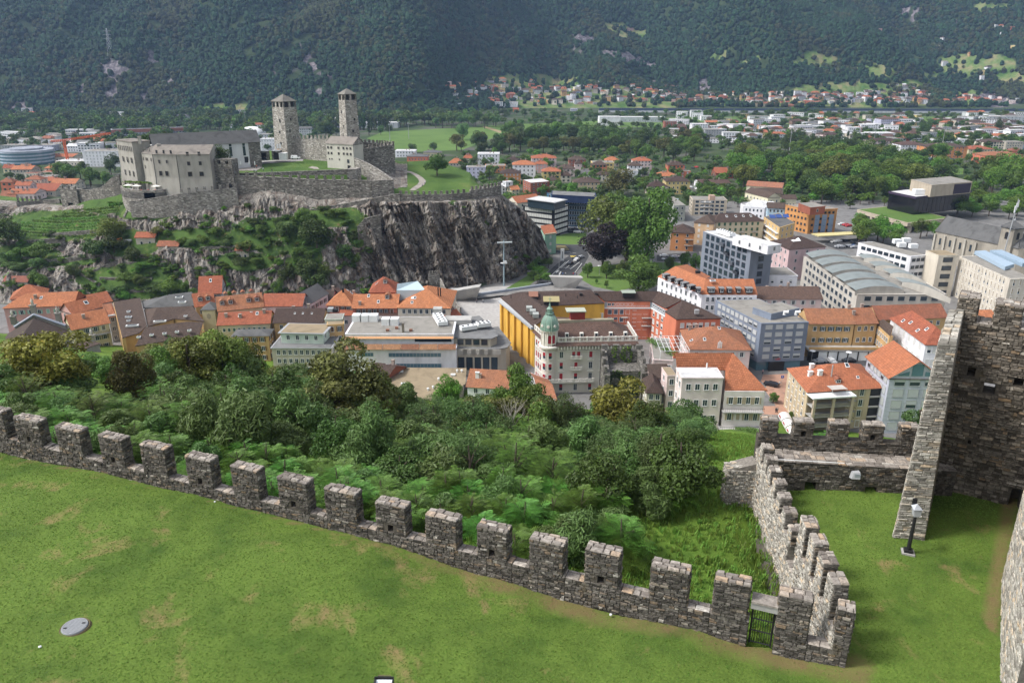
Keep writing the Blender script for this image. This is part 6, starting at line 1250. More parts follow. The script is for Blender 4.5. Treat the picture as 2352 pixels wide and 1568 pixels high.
for k in range(12):
 t=2*pi*k/12+.26;m=MB();c=ct+Vector((cos(t),sin(t)))*2.4
 m.box(c,(-sin(t),cos(t)),.14,.14,hz_,zu,True);m.build('pilaster',TRIM,ht)
for k in(8,9):
 t=2*pi*k/12+.26+pi/12;c=ct+Vector((cos(t),sin(t)))*2.37;u=Vector((-sin(t),cos(t)));m=MB();pts_=[(-.5,hz_+.9),(.5,hz_+.9),(.5,hz_+3.0)]+[(.5*cos(a),hz_+3.0+.5*sin(a))for a in np.linspace(.3,pi-.3,5)]+[(-.5,hz_+3.0)]
 m.poly([(c.x+u.x*x,c.y+u.y*x,z)for x,z in pts_]);m.build('arched_window',plain((.33,.015,.03),'red_blind'),ht)
COP=plaster((.2,.31,.25),'copper_patina',.5,.5);prof=[(2.8,zu+.55)]+[(2.75*cos(a)+.05,zu+.7+4.6*sin(a))for a in np.linspace(0,1.38,9)]+[(.5,zu+5.3)]
m=MB();m.lathe(ct,prof,24);dm=m.build('dome',COP,ht,smooth=True)
for k in range(8):
 t=2*pi*k/8+.2;m=MB();m.tube([(ct.x+(r+.03)*cos(t),ct.y+(r+.03)*sin(t),z)for r,z in prof],.09,4);m.build('dome_rib',plain((.33,.42,.34),'pale_patina'),dm)
for k in(4,5,6,7):t=2*pi*k/8+.2+pi/8;c=ct+Vector((cos(t),sin(t)))*2.6;m=MB();m.tube([(c.x,c.y,zu+2.0),(c.x+.25*cos(t),c.y+.25*sin(t),zu+2.0)],.45,10);m.build('round_window',TRIM,dm)
zl_=zu+5.2;m=MB();m.lathe(ct,[(1.2,zl_),(1.3,zl_+.25),(.75,zl_+.3),(.7,zl_+1.5),(1.0,zl_+1.6),(.6,zl_+2.0),(.3,zl_+2.3),(.25,zl_+2.9),(.12,zl_+3.2),(.08,zl_+5.2),(.01,zl_+5.3)],12);m.build('lantern',COP,dm)
for k in range(8):t=2*pi*k/8;m=MB();m.tube([(ct.x+1.25*cos(t),ct.y+1.25*sin(t),zl_+.25),(ct.x+1.0*cos(t),ct.y+1.0*sin(t),zl_+1.2),(ct.x+.4*cos(t),ct.y+.4*sin(t),zl_+1.7)],.08,4);m.build('lantern_scroll',COP,dm)
m=MB();m.tube([(ct.x-.55,ct.y,zl_+4.6),(ct.x+.55,ct.y,zl_+4.6)],.06,4);m.build('cross_arm',COP,dm)
RB2=RM('red-brown');up_=-n_
m=MB();m.poly([(*(a0_+n_*1.1),hz_+.1),(*(b0_+n_*1.1+d*.5),hz_+.1),(*(b0_-n_*.3+d*.2),hz_+.9),(*(a0_-n_*.3),hz_+.9)]);m.poly([(*(a0_+lv*1.0-d*1.0),hz_+.1),(*(a0_-d*1.0),hz_+.1),(*(a0_+d*.3),hz_+.9),(*(a0_+lv+d*.3),hz_+.9)]);m.build('eaves_roof',RB2,ht)
def balus(p0,p1,z,h,par,nm='balustrade',th=.3):
 d_=(p1-p0);L_=d_.length;d_/=L_;m=MB();c=(p0+p1)/2;m.box(c,d_,L_/2,th/2,z,z+.25,True);m.box(c,d_,L_/2,th/2,z+h-.2,z+h,True);k=int(L_/2.2)+1
 for j in range(k+1):q_=p0.lerp(p1,j/k);m.box(q_,d_,.28,th/2+.06,z,z+h+.1,True)
 for j in range(int(L_/.45)):q_=p0.lerp(p1,(j+.5)/int(L_/.45));m.box(q_,d_,.09,.08,z+.25,z+h-.2)
 return m.build(nm,TRIM,par)
balus(a0_+d*2.5-n_*.4,b0_-n_*.4,hz_+.85,1.5,ht);balus(b0_-n_*.4,b0_-n_*14,hz_+.85,1.5,ht);balus(a0_+lv,a0_+lv*.12,hz_+.85,1.5,ht)
m=MB();R0=[a0_-n_*.8+d*1.0,b0_-n_*.8-d*.6,b0_-n_*14.5-d*.6,a0_+lv+d*1.0];R1=[a0_-n_*8.0+d*4,b0_-n_*6.0-d*7,b0_-n_*9-d*7,a0_+lv+d*5]
for k in range(4):m.poly([(*R0[k],hz_+1.0),(*R0[(k+1)%4],hz_+1.0),(*R1[(k+1)%4],hz_+5.0),(*R1[k],hz_+5.0)])
m.poly([(*v,hz_+5.0)for v in R1]);m.build('roof',RB2,ht)
m=MB();m.box((R1[0]+R1[1])/2+up_*.8,d,L*.33,.8,hz_+4.7,hz_+5.5,True);m.build('roof_gutter_bay',plaster((.3,.27,.2)),ht)
for k in range(5):c=a0_.lerp(b0_,.2+.17*k)-n_*2.6;m=MB();m.box(c,d,.55,.5,hz_+1.6,hz_+3.0,True);o=m.build('dormer',TRIM,ht);m=MB();m.box(c+n_*.51,d,.32,.02,hz_+2.0,hz_+2.8,True);m.build('pane',GLASS,o)
for k in range(28):c=a0_.lerp(b0_,(k+.5)/28)+n_*.55;m=MB();m.box(c,d,.16,.5,hz_-1.1,hz_-.15,True);m.build('corbel',TRIM,ht)
m=MB();m.box((a0_+b0_)/2+n_*.3,d,L/2,.3,hz_-.14,hz_+.09,True);m.box((a0_+b0_)/2+n_*.12,d,L/2,.14,hz_-2.0,hz_-1.7,True);m.build('cornice',TRIM,ht)
red='cr';FH=3.55
for f in range(4):
 z=-.1+f*FH+1.0
 for s in(.13,.3,.47,.6,.8,.93):
  c=a0_+d*L*s;pair=s==.3 and f==3
  for dx in((-.75,.75)if pair else(0,)):
   facade(ht,c+d*(dx-.7),c+d*(dx+.7),z,z+2.7,1,1,1.2,2.1 if s not in(.3,.93)else 2.5,red if RND.random()<.35 else('crh' if RND.random()<.6 else 'p'),m0=0,zoff=.0)
  if f in(1,2)and s not in(.3,):m=MB();m.box(c+n_*.12,d,.95,.14,z+2.55,z+2.8,True);i=m.vs([(*(c+n_*.2-d*.9),z+2.81),(*(c+n_*.2+d*.9),z+2.81),(*(c+n_*.2),z+3.25),(*(c-d*.9),z+2.81),(*(c+d*.9),z+2.81),(*c,z+3.25)]);m.face((i,i+1,i+2));m.face((i,i+2,i+5,i+3));m.face((i+1,i+4,i+5,i+2));m.build('window_pediment',TRIM,ht)
  if s==.3 and f>1 or(s==.93 and f==3):m=MB();m.box(c+n_*.55,d,1.5,.55,z-.35,z-.15,True);m.build('balcony',TRIM,ht);balus(c+n_*1.0-d*1.5,c+n_*1.0+d*1.5,z-.15,.95,ht,'balcony_rail',.15)
 for k in range(2):
  t=atan2(n_.y,n_.x)+(-.75+.8*k);c=ct+Vector((cos(t),sin(t)))*(rad-.02);u=Vector((-sin(t),cos(t)));facade(ht,c-u*.7,c+u*.7,z,z+2.7,1,1,1.0,2.0,'crh',m0=0,zoff=.0)
q0_,q1_=a0_+lv,a0_+lv*.08;facade(ht,q0_,q1_,0,FH*4,4,6,.9,2.0,'cr');
for f in(1,2,3):
 c=q0_.lerp(q1_,.5);dd=(q1_-q0_).normalized();nn=Vector((dd.y,-dd.x));m=MB();m.box(c+nn*.6,dd,2.2,.6,f*FH+.55,f*FH+.75,True);m.build('balcony',TRIM,ht);balus(c+nn*1.1-dd*2.2,c+nn*1.1+dd*2.2,f*FH+.75,.9,ht,'balcony_rail',.15)
c0_,c1_=a0_-d*3+n_*2.2,a0_+d*L*.52+n_*1.3
m=MB();m.prism([tuple(v)for v in(a0_-d*3.5+n_*1.6,a0_+d*L*.5+n_*1.4,a0_+d*L*.5,a0_-d*3.5)],FH+.3,FH+.55,True,True);m.build('long_balcony',TRIM,ht);balus(a0_-d*3.2+n_*1.5,a0_+d*L*.5+n_*1.3,FH+.55,1.0,ht,'balcony_rail',.15);balus(a0_+d*L*.7+n_*1.2,a0_+d*L*.96+n_*1.2,FH+.55,1.0,ht,'balcony_rail',.15)
m=MB();m.box(a0_+d*L*.35-n_*9,d,2.2,1.5,hz_+4,hz_+8,True);m.build('roof_room',plaster((.25,.04,.03)),ht);m=MB();m.box(a0_+d*L*.33-n_*9,d,3.0,2,hz_+8,hz_+8.3,True);m.build('roof_room_cap',plain((.4,.42,.34),'patina_pale'),ht)
IVM=far_stone((.06,.055,.05),(.15,.14,.125),(.36,.34,.31),'ruin_stone',1.6)
iv=empty('ivy_tower',(P(('k',1080,500),8).x,P(('k',1080,500),8).y,3),'ruined open stone tower covered with ivy right of the hotel','castle tower')
A_,B_=P(('k',895,385),14.5),P(('k',1265,385),14.5);d=Vector((B_.x-A_.x,B_.y-A_.y)).normalized();n_=Vector((d.y,-d.x));a_,b_=Vector((A_.x,A_.y)),Vector((B_.x,B_.y));L=(b_-a_).length;up_=-n_
m=MB();m.prism([tuple(v)for v in(a_,a_+d*1.6,a_+d*1.6+up_*11,a_+up_*11)],-1,[13,13,17,17]);m.prism([tuple(v)for v in(b_-d*1.6,b_,b_+up_*11,b_-d*1.6+up_*11)],-1,[13.5,13.5,17,17]);m.prism([tuple(v)for v in(a_+up_*9.8,b_+up_*9.8,b_+up_*11,a_+up_*11)],-1,16.5);m.prism([tuple(v)for v in(a_+up_*3+d*1.6,b_+up_*3-d*1.6,b_+up_*9.7-d*1.6,a_+up_*9.7+d*1.6)],-1,13.0);m.build('wall_body',IVM,iv)
for k in range(4):c=a_+up_*10.4+d*(1+(L-2)*k/3);m=MB();m.box(c,d,.9,.5,16.5,18.3);m.build('merlon',IVM,iv)
for sd_ in(0,1):
 for k in range(3):c=(a_ if sd_==0 else b_-d*.8)+d*.4+up_*(1.5+3.4*k);m=MB();m.box(c,up_,.8,.4,12.5+k*1.4,15.2+k*1.1);m.build('merlon',IVM,iv)
rs=np.random.RandomState(3)
def ivy(par,c0,c1,z0_,z1_,nn,n,mat,seed=1,size=.5,bulge=.5):
 rs=np.random.RandomState(seed);f=rs.rand(n);z=rs.uniform(z0_,z1_,n);keep=np.array([mn.noise(Vector((f[k]*4,z[k]*.35,seed)))>-.12 for k in range(n)]);f,z=f[keep],z[keep];n=len(f)
 C_=np.stack([c0.x+(c1.x-c0.x)*f+nn.x*rs.uniform(.05,bulge,n),c0.y+(c1.y-c0.y)*f+nn.y*rs.uniform(.05,bulge,n),z],1);a=rs.normal(size=(n,3));a/=np.linalg.norm(a,axis=1)[:,None];b=np.cross(a,rs.normal(size=(n,3)));b/=np.linalg.norm(b,axis=1)[:,None]
 return link('ivy',quads_mesh('ivy',C_-np.array(tuple(wloc(par))),a*size*.5,b*size*.5,rs.rand(n),mat),par)
ivy(iv,a_+d*1.6+up_*3,b_-d*1.6+up_*3,0,13.3,n_,2600,DGREEN,2,.5);ivy(iv,a_,a_+d*1.6,0,10,n_,500,DGREEN,4);ivy(iv,a_+up_*9.8+d*3,a_+up_*9.8+d*9,13,18.3,n_,420,BGREEN,5,.45)
b=B('blue_grey_bank','blue-grey stone office block with flat gravel roof and rows of grey blinds',('h',105,1382),('h',510,1369),16.2,('l',('g',1842,1182)),'flat',1,'blue-grey','gravel',5,4,9,'el',z0=3.6,ov=.2,ww=2.2,wh=1.4,far=False);bk=b
m=MB();q=[b.q[0].lerp((b.q[0]+b.q[2])/2,.06),b.q[1].lerp((b.q[0]+b.q[2])/2,.06),b.q[2].lerp((b.q[0]+b.q[2])/2,.06),b.q[3].lerp((b.q[0]+b.q[2])/2,.06)];m.prism([tuple(v)for v in q],-.3,3.19);m.build('glazed_ground_floor',GLASSB,b.e)
n_=-b.dv.normalized();n_=Vector((b.d.y,-b.d.x));m=MB();m.box(b.q[0].lerp(b.q[1],.42)+n_*.1,b.d,2.6,.3,0,3.2,True);m.build('entrance',DARK,b.e)
def text(par,s,p_,d,size,mat,nm='sign_letters',th=.03):
 fc=bpy.data.curves.new(nm,'FONT');fc.body=s;fc.size=size;fc.extrude=th;fc.align_x='CENTER';fc.materials.append(mat);o=bpy.data.objects.new(nm,fc);COL.objects.link(o);o.parent=par
 dg=bpy.context.evaluated_depsgraph_get();me=bpy.data.meshes.new_from_object(o.evaluated_get(dg));bpy.data.objects.remove(o);me.materials.clear();me.materials.append(mat);o=link(nm,me,par);o.location=Vector(p_)-wloc(par);o.rotation_euler=(pi/2,0,atan2(d[1],d[0]));return o
c=b.q[0].lerp(b.q[1],.44)+n_*.06;text(b.e,'UBS',(c.x,c.y,3.75),b.d,1.0,plain((.6,.01,.02),'red_letters'))
m=MB();c=b.q[0].lerp(b.q[1],.35)+n_*.06
for k in range(3):t=k*pi/3;m.box(c,b.d,.04,.03,3.75,4.5,True)if k==0 else m.tube([(c.x-b.d.x*.3*cos(t),c.y-b.d.y*.3*cos(t),4.1-.3*sin(t)),(c.x+b.d.x*.3*cos(t),c.y+b.d.y*.3*cos(t),4.1+.3*sin(t))],.03,4)
m.build('keys_emblem',DARK,b.e)
p_=P(('h',230,1240),16.6);pr=empty;b2=B('x','',('h',190,1300),('h',430,1250),18.4,8,'flat',1,'blue-grey','gravel',1,0,0,z0=16.5,par=b.e,nowin=True,ov=.2)
for c in(('h',300,1300),('h',400,1300)):p_=P(c,18);m=MB();m.tube([p_,p_+Vector((0,0,1.0)),p_+Vector((1.2,-.5,1.2))],.5,8);m.build('vent_duct',WHITE,b.e)
b=B('slate_blue_tower_block','tall slate blue apartment block with checkered window recesses and white roof storey',('g',1736,594),('g',2148,740),25,('r',('h',205,722)),'flat',1,(.2,.225,.27),'white',8,8,1,'k',ov=.3,ww=2.2,wh=1.9,far=False)
m=MB();b2=B('x','',('g',1990,640),('g',2290,720),28.0,7,'flat',1,'white','white',1,3,1,z0=25.3,par=b.e,ov=.2);fan_unit(b.e,('g',1870,600),('g',1985,640),25.4,3,6,1.8)
n_=Vector((b.d.y,-b.d.x))
for k in range(13):
 r,c=divmod(k*5,8);r=(k*3)%8;c=(k*5+2)%8;f=.06+.88*(c+.5)/8;z=r*25/8+.5;cc=b.q[0].lerp(b.q[1],f)+n_*.55;m=MB();m.box(cc,b.d,1.5,.5,z,z+1.2,True);m.build('balcony',plain((.09,.1,.12),'balcony_dark'),b.e)
b=B('tile_roofed_house','house with reddish tiled pyramid roof, skylights and white antenna mast',('k',1612,202),('k',2140,206),11,('l',('k',1548,40)),'hip',4.5,'rose','rust',3,6,3,'sw',far=False);chimney(b,.12,.8,1.8);chimney(b,.25,.95,1.8);skylight(b,.55,.45);skylight(b,.28,.2);skylight(b,.08,.3)
p_=b.pt(.5,.06);m=MB();m.tube([p_+Vector((0,-.6,-3)),p_+Vector((0,-.6,2))],.12,6)
for k in(-1,0,1):m.box((p_.x+k*.5,p_.y-.8),(1,0),.14,.1,p_.z-1,p_.z+1.6,True)
m.build('antenna_mast',WHITE,b.e)
b=B('pink_flat_block','pale pink house block with flat white roof and green shuttered balcony door',('k',1556,458),('k',1906,458),26.1,6.2,'flat',1,(.72,.62,.6),'white',5,4,2,'p',z0=6,ov=.4,far=False);balcony(b,.02,.42,17.7,1.3)
e,sg=C('pink_orange_roof_house','orange roofed house with two long balconies joined to the pale pink block',[[(('k',1512,378),25.6),(('k',1500,236),29.5),(('k',1990,236),29.5),(('k',1925,378),25.8)],[(('k',1925,378),25.8),(('k',1990,236),29.5),(('k',2287,556),23.2),(('k',1920,552),23.2)]],[(('k',1922,562),23.0,('k',2262,566),23.0,4,4)],'orange',(.72,.66,.64),z0=6,st='ss',ww=.9,wh=1.7)
fb=Bld();fb.q=[sg[0][0],sg[0][1],sg[0][1],sg[0][0]];fb.e=e;balcony(fb,-.04,1.0,18.2,1.5);balcony(fb,-.1,1.02,14.0,2.6)
for k in range(4):c=sg[0][0].lerp(sg[0][1],-.07+.35*k);dd=(sg[0][1]-sg[0][0]).normalized();nn=Vector((dd.y,-dd.x));m=MB();m.tube([(*(c+nn*2.3),8),(*(c+nn*2.3),13.9)],.22,8);m.build('column',CONC,e)
rl(e,('k',1667,295),27.6,.8,.9);p_=P(('k',1765,375),26.2);m=MB();m.tube([p_,p_+Vector((0,0,1.5))],.18,6);m.build('flue',WHITE,e)
b=B('brown_roofed_house','small brown tiled annex left of the pale pink block',('k',1258,565),('k',1385,568),13,9,'hip',2.4,'beige','brown',3,2,2,z0=3);b=B('brown_roofed_house','brown tiled roof behind the small annex, beside the ivy tower',('k',1290,440),('k',1436,438),14,8,'gable',2.2,'rose','brown',3,2,2,'sw',z0=3)
B('pale_stair_house','narrow pale stair house squeezed between brown annex and pink block',('k',1430,440),('k',1508,438),17,6,'flat',1,'rose','tan',4,1,1,z0=4,ov=.2)
b=B('roof_terrace_house','pale house with planted roof terrace under a white steel pergola',('k',1310,300),('k',1480,310),12,('l',('k',1285,110)),'flat',1,'rose','gravel',3,3,3,'sw',ov=.3)
pe=empty('white_pergola',P(('k',1460,200),12.5),'white steel pergola frame over the roof terrace','pergola');PA=[P(c,15)for c in(('k',1322,92),('k',1552,92),('k',1620,215),('k',1372,225))]
for k in range(7):u=k/6;m=MB();m.tube([PA[0].lerp(PA[1],u),PA[3].lerp(PA[2],u)],.07,4);m.build('rafter',WHITE,pe)
for k in range(5):u=k/4;m=MB();m.tube([PA[0].lerp(PA[3],u),PA[1].lerp(PA[2],u)],.07,4);m.build('cross_beam',WHITE,pe)
for c in PA:m=MB();m.tube([c,c-Vector((0,0,2.9))],.08,4);m.build('post',WHITE,pe)
for c,lab in((('k',1310,170),'leafy planting along the left edge of the roof terrace'),(('k',1430,240),'leafy planting at the front of the roof terrace under the pergola')):p_=P(c,12.5);leafslab('terrace_planting',lab,'plants',[p_+Vector((-1,3,0)),p_+Vector((1.5,-2.5,0))],(1.0,1.6),BGREEN,350,.35,int(p_.x*7)%99)
b=B('loggia_house','sand yellow house with orange hipped roof and stacked rear loggias',('l',505,566),('l',1158,526),12,('l',('l',337,368)),'hip',4.2,'sand','orange',4,0,5,'cs',ww=.9,wh=1.9,far=False);lg=b
n_=Vector((b.d.y,-b.d.x));d=b.d;LL=b.L;q=b.q
facade(b.e,q[0].lerp(q[1],.6),q[0].lerp(q[1],.82),-.5,12,4,1,1.1,1.9,'ss')
for f in range(4):m=MB();c=q[0].lerp(q[1],.91)+n_*.06;m.box(c,d,LL*.085,.05,f*3+.6,f*3+2.9,True);m.build('loggia_opening',DARK,b.e);m=MB();m.box(c+n_*.2,d,LL*.09,.3,f*3+.2,f*3+.55,True);m.build('loggia_slab',CONC,b.e)
lw=LL*.53
for f in range(4):
 z=f*2.85;m=MB();c=q[0]+d*lw/2+n_*1.6;m.box(c,d,lw/2,1.6,z-.15,z,True);m.build('loggia_slab',CONC,b.e);m=MB();m.box(q[0]+d*lw/2+n_*.1,d,lw/2-.3,.05,z,z+2.6,True);m.build('loggia_back',plaster((.3,.24,.17)),b.e)
 m=MB();m.box(q[0]+d*lw/2+n_*3.1,d,lw/2,.03,z,z+.9,True);m.build('loggia_parapet',plaster((.24,.21,.19)),b.e)
for k in range(3):c=q[0]+d*(lw*(.04+.46*k))+n_*3.05;m=MB();m.box(c,d,.35,.3,0,11.1,True);m.build('loggia_pillar',plaster((.52,.42,.32)),b.e)
m=MB();m.box(q[0]+d*lw/2+n_*1.6,d,lw/2+.3,1.9,11.12,11.5,True);m.build('terrace_slab',WHITE,b.e);m=MB();m.box(q[0]+d*lw*.62+n_*1.5,d,2.2,1.4,13.3,13.4,True);m.build('terrace_awning',plaster((.5,.46,.42)),b.e)
for k in(0,1):m=MB();c=q[0]+d*lw*(.45+.35*k)+n_*2.8;m.tube([(*c,11.5),(*c,13.3)],.06,4);m.build('awning_post',WHITE,b.e)
for s,t in((.2,.62),(.13,.42),(.22,.3)):chimney(b,s,t,1.3,.55,WHITE)
skylight(b,.62,.45,1.2,1.6);skylight(b,.7,.2,.8,.8);skylight(b,.95,.3,.6,.6);dormer(b,.42,.12,1.6,1.0)
p_=b.pt(.36,.25);m=MB();m.tube([p_,p_+Vector((0,0,3.4))],.18,6);m.build('steel_flue',GREYP,b.e)
for z in(2.8,5.8,8.9):balcony(b,.53,.62,z,1.4)
b=B('pale_blue_gabled_building','pale blue-grey panelled building with orange roof and glazed gable',('l',1205,446),('l',1648,452),16.4,('l',('l',1012,268)),'gableX',4.8,(.46,.48,.56),'orange',5,3,6,'el',ww=2.6,wh=2.2,far=False,ov=.6)
n_=Vector((b.d.y,-b.d.x));c=b.q[0].lerp(b.q[1],.5)
for s0,s1,z0_,z1_ in((.15,.36,16.9,18.2),(.4,.62,16.9,20.2),(.66,.85,16.9,18.2)):
 a_,b_=b.q[0].lerp(b.q[1],s0)+n_*.12,b.q[0].lerp(b.q[1],s1)+n_*.12;m=MB();m.poly([(*a_,z0_),(*b_,z0_),(*b_,z1_-.5 if s0>.6 else z1_),(*a_,z1_ if s0>.3 else z0_+.3)]);m.build('gable_glazing',GLASSB,b.e)
for k in range(1,13):m=MB();m.box(b.q[0].lerp(b.q[1],.5)+n_*.015,b.d,b.L/2,.01,k*1.3,k*1.3+.05,True);m.build('panel_joint',plain((.3,.33,.37),'joint'),b.e)
b=B('yellow_arcade_house','yellow house with orange roof and dark green shutters over garage arcade',('h',512,1371),('h',902,1373),12,11,'gable',3.6,'ochre','rust',3,5,2,'sn',far=False);n_=Vector((b.d.y,-b.d.x));d=b.d
m=MB();m.box(b.q[0].lerp(b.q[1],.75)+n_*2.2,d,b.L*.78,2.2,3.4,4.0,True);m.build('arcade_roof',CONC,b.e);m=MB();m.box(b.q[0].lerp(b.q[1],.75)+n_*4.3,d,b.L*.78,.15,4.0,4.9,True);m.build('arcade_parapet',plaster(WC['ochre']),b.e)
for k in range(7):m=MB();m.box(b.q[0].lerp(b.q[1],.08+.22*k)+n_*3.9,d,b.L*.095,.08,0,3.1,True);m.build('garage_door',WHITE if k>0 else DARK,b.e)
for k in range(8):m=MB();m.box(b.q[0].lerp(b.q[1],-.03+.22*k)+n_*4.1,d,.12,.12,0,3.4,True);m.build('post',DARK,b.e)
chimney(b,.98,.5,1.2);chimney(b,1.04,.3,1.2)
b=B('yellow_wing_house','yellow house wing with rust coloured roof and plain stone window frames',('h',912,1372),('h',1096,1366),12,11.5,'gable',3.6,'ochre','rust',3,3,2,'p',far=False);chimney(b,.7,.6,1.6)
C('yellow_side_wing','yellow wing with dark brown roof slanting towards the white palace',[[(('h',1090,1372),11),(('h',1145,1335),13.5),(('h',1235,1400),13.5),(('h',1205,1478),11)]],[(('h',1092,1380),10.8,('h',1204,1482),10.8,3,6)],'brown','ochre',ww=.8,wh=1.5)
b=B('long_rust_roof','long rust coloured roof behind the white palace, below the modern blocks',('h',1110,1338),('h',1690,1318),12,10,'gable',3.4,'ochre','rust',3,8,2)
b=B('white_palace','white palace with broad orange hipped roof and ornate window frames',('h',1512,1547),('h',1760,1552),13,('l',('h',1214,1328)),'hip',4.2,'white','orange',3,5,6,'cw',ww=1.2,wh=2.2,far=False)
for s,t in((.12,.75),(.2,.6),(.14,.35),(.3,.25)):skylight(b,s,t)
B('orange_roofed_house','orange roof seen through the gap between two dark merlons',('h',1960,1350),('h',2120,1350),9,10,'gable',2.5,'white','orange',2,3,2)
b=B('pink_hotel','pink four-storey building with dark brown hipped roof and glass hatch',('h',345,740),('h',655,716),15,('l',('h',188,668)),'hip',3.6,(.6,.44,.44),'brown',4,3,4,'p',far=False);skylight(b,.35,.35,4,2.5);skylight(b,.3,.75,2,3,GLASSB)
b=B('white_cube_house','white flat roofed cube house in front of the pink building',('h',150,968),('h',416,972),12.5,('l',('h',68,898)),'flat',1,'white','gravel',3,3,3,'cw',ov=.3,far=False)
b=B('brown_roofed_house','long faded red-brown roof with brick chimneys before the curved roofs',('h',62,1162),('h',622,1162),10,12,'gable',3.2,'rose','red-brown',3,6,2,'sw',far=False)
for s,t in((.3,.95),(.5,.9),(.82,.95),(.55,.5)):chimney(b,s,t,1.4)
b=B('vaulted_roof_complex','long building with rows of grey-green curved vault roofs and balconies',('h',925,1130),('h',1688,1130),13.5,('l',('h',468,806)),'flat',1,(.5,.47,.42),'gravel',4,7,12,'d',ov=.3,ww=2.4,wh=1.7,far=False);vc=b
VM=RM('green-grey')
def vault(par,L_,R_,z,dvec,rise):
 a_,b_=P(L_,z),P(R_,z);ch=b_-a_;N_=10;row=[]
 for k in range(N_+1):u=k/N_;p_=a_+ch*u+Vector((0,0,rise*4*u*(1-u)));row.append(p_)
 m=MB()
 for k in range(N_):m.poly([row[k]+dvec,row[k+1]+dvec,row[k+1],row[k]])
 m.build('vault_roof',VM,par);m=MB();base=[Vector((p_.x,p_.y,z-2))+dvec for p_ in(row[0],row[-1])];m.poly([base[0],base[1]]+[p_+dvec+Vector((0,0,-.15))for p_ in reversed(row)]);m.build('vault_gable',plaster((.42,.4,.36)),par)
dn=(b.q[0]-b.q[3])/6.2;dn=Vector((dn.x,dn.y,0))
for L_,R_ in(((480,775),(818,770)),((560,835),(905,828)),((642,898),(1005,888)),((736,965),(1112,962)),((830,1035),(1235,1030))):vault(b.e,('h',*L_),('h',*R_),15.2,dn*.95,1.6)
for L_,R_ in(((925,785),(1200,842)),((1020,848),(1310,905)),((1140,908),(1440,975)),((1240,978),(1640,1110))):vault(b.e,('h',*L_),('h',*R_),15.4,dn*.75,1.4)
b=B('white_office_block','white office block with ribbon windows and cluttered flat roof beside the church',('h',1386,806),('h',1516,795),16,('l',('h',934,690)),'flat',1,'white','gravel',5,3,8,'k',ov=.3,ww=5,wh=1.3,far=False)
for c in(('h',1262,690),('h',1340,680),('h',1300,720),('h',1400,730)):gbox(b.e,'roof_unit',c,16.4,3.4,2.4,1.9,WHITE)
b=B('beige_modern_block','beige modern block with three stacked windows in its short side',('h',1622,800),('h',1790,798),18,('l',('h',1512,756)),'flat',1,'cream','tan',5,1,0,'k',ov=.2,ww=4,wh=1.8,far=False)
b=B('beige_long_block','long beige block with many vertical slit windows and blue solar roof',('h',2232,1000),('h',2420,995),17,('l',('h',1800,806)),'flat',1,(.6,.55,.47),'gravel',5,3,13,'cs',ov=.3,ww=.7,wh=2.2,far=False)
pts=[P(c,19)for c in(('h',1930,755),('h',2020,750),('h',2270,865),('h',2190,890))];m=MB();m.prism([(p_.x,p_.y)for p_ in pts],17.5,19,True);m.build('solar_roof',plain((.35,.45,.55),'solar_glass',.25),b.e);pts=[P(c,19)for c in(('h',2060,748),('h',2160,745),('h',2420,855),('h',2340,860))];m=MB();m.prism([(p_.x,p_.y)for p_ in pts],17.5,19,True);m.build('solar_roof',plain((.3,.4,.5),'solar_glass2',.25),b.e)
CHM=plaster((.33,.3,.25),'church_render',.6);SL2=gravel((.12,.12,.12),'church_slate')
A_,B_=P(('h',1600,582),15),P(('h',2310,730),15);d=Vector((B_.x-A_.x,B_.y-A_.y)).normalized();up=Vector((-d.y,d.x));a_,b_=Vector((A_.x,A_.y)),Vector((B_.x,B_.y));ch=empty('grey_church',(a_.x+8,a_.y+4,0),'grey church with steep slate roof, buttresses and rounded choir','church')
m=MB();m.prism([tuple(v)for v in(a_,b_,b_+up*14,a_+up*14)],-.3,15);m.build('wall',CHM,ch);m=MB();m.poly([(*(a_-d*.5-up*.5),14.7),(*(b_-up*.5),14.7),(*(b_-d*5+up*7),21),(*(a_-d*.5+up*7),22)]);m.poly([(*(a_-d*.5+up*7),22),(*(b_-d*5+up*7),21),(*(b_+up*14.5),14.7),(*(a_-d*.5+up*14.5),14.7)]);m.poly([(*b_,14.7),(*(b_+d*4+up*7),14.7),(*(b_-d*5+up*7),21)]);m.poly([(*(b_+d*4+up*7),14.7),(*(b_+up*14),14.7),(*(b_-d*5+up*7),21)]);m.build('roof',SL2,ch)
m=MB();m.prism([tuple(v)for v in(b_,b_+d*3.6+up*3.5,b_+d*4+up*10,b_+up*14)],-.3,14.6);m.build('choir',CHM,ch);m=MB();m.poly([(*(a_-d*.45),15),(*(a_-d*.45+up*7),23),(*(a_-d*.45+up*14),15)][::-1]);m.build('gable',CHM,ch)
for k in range(5):c=a_+d*(k*5.5+.3)-up*.4;m=MB();m.box(c,d,.4,.5,-.3,13.5,True);m.build('buttress',plaster((.45,.42,.36),'stone_trim'),ch)
for k in range(4):c=a_+d*(k*5.5+3.2);facade(ch,c-d*1,c+d*1,8,14,1,1,.9,3.0,'k',m0=0,zoff=.1)
p_=P(('h',2270,720),15);bt=empty('church_belfry',(p_.x,p_.y,0),'square stone belfry with arched openings and low pyramid roof','bell tower');c=Vector((p_.x,p_.y+4));dd=(.93,.36)
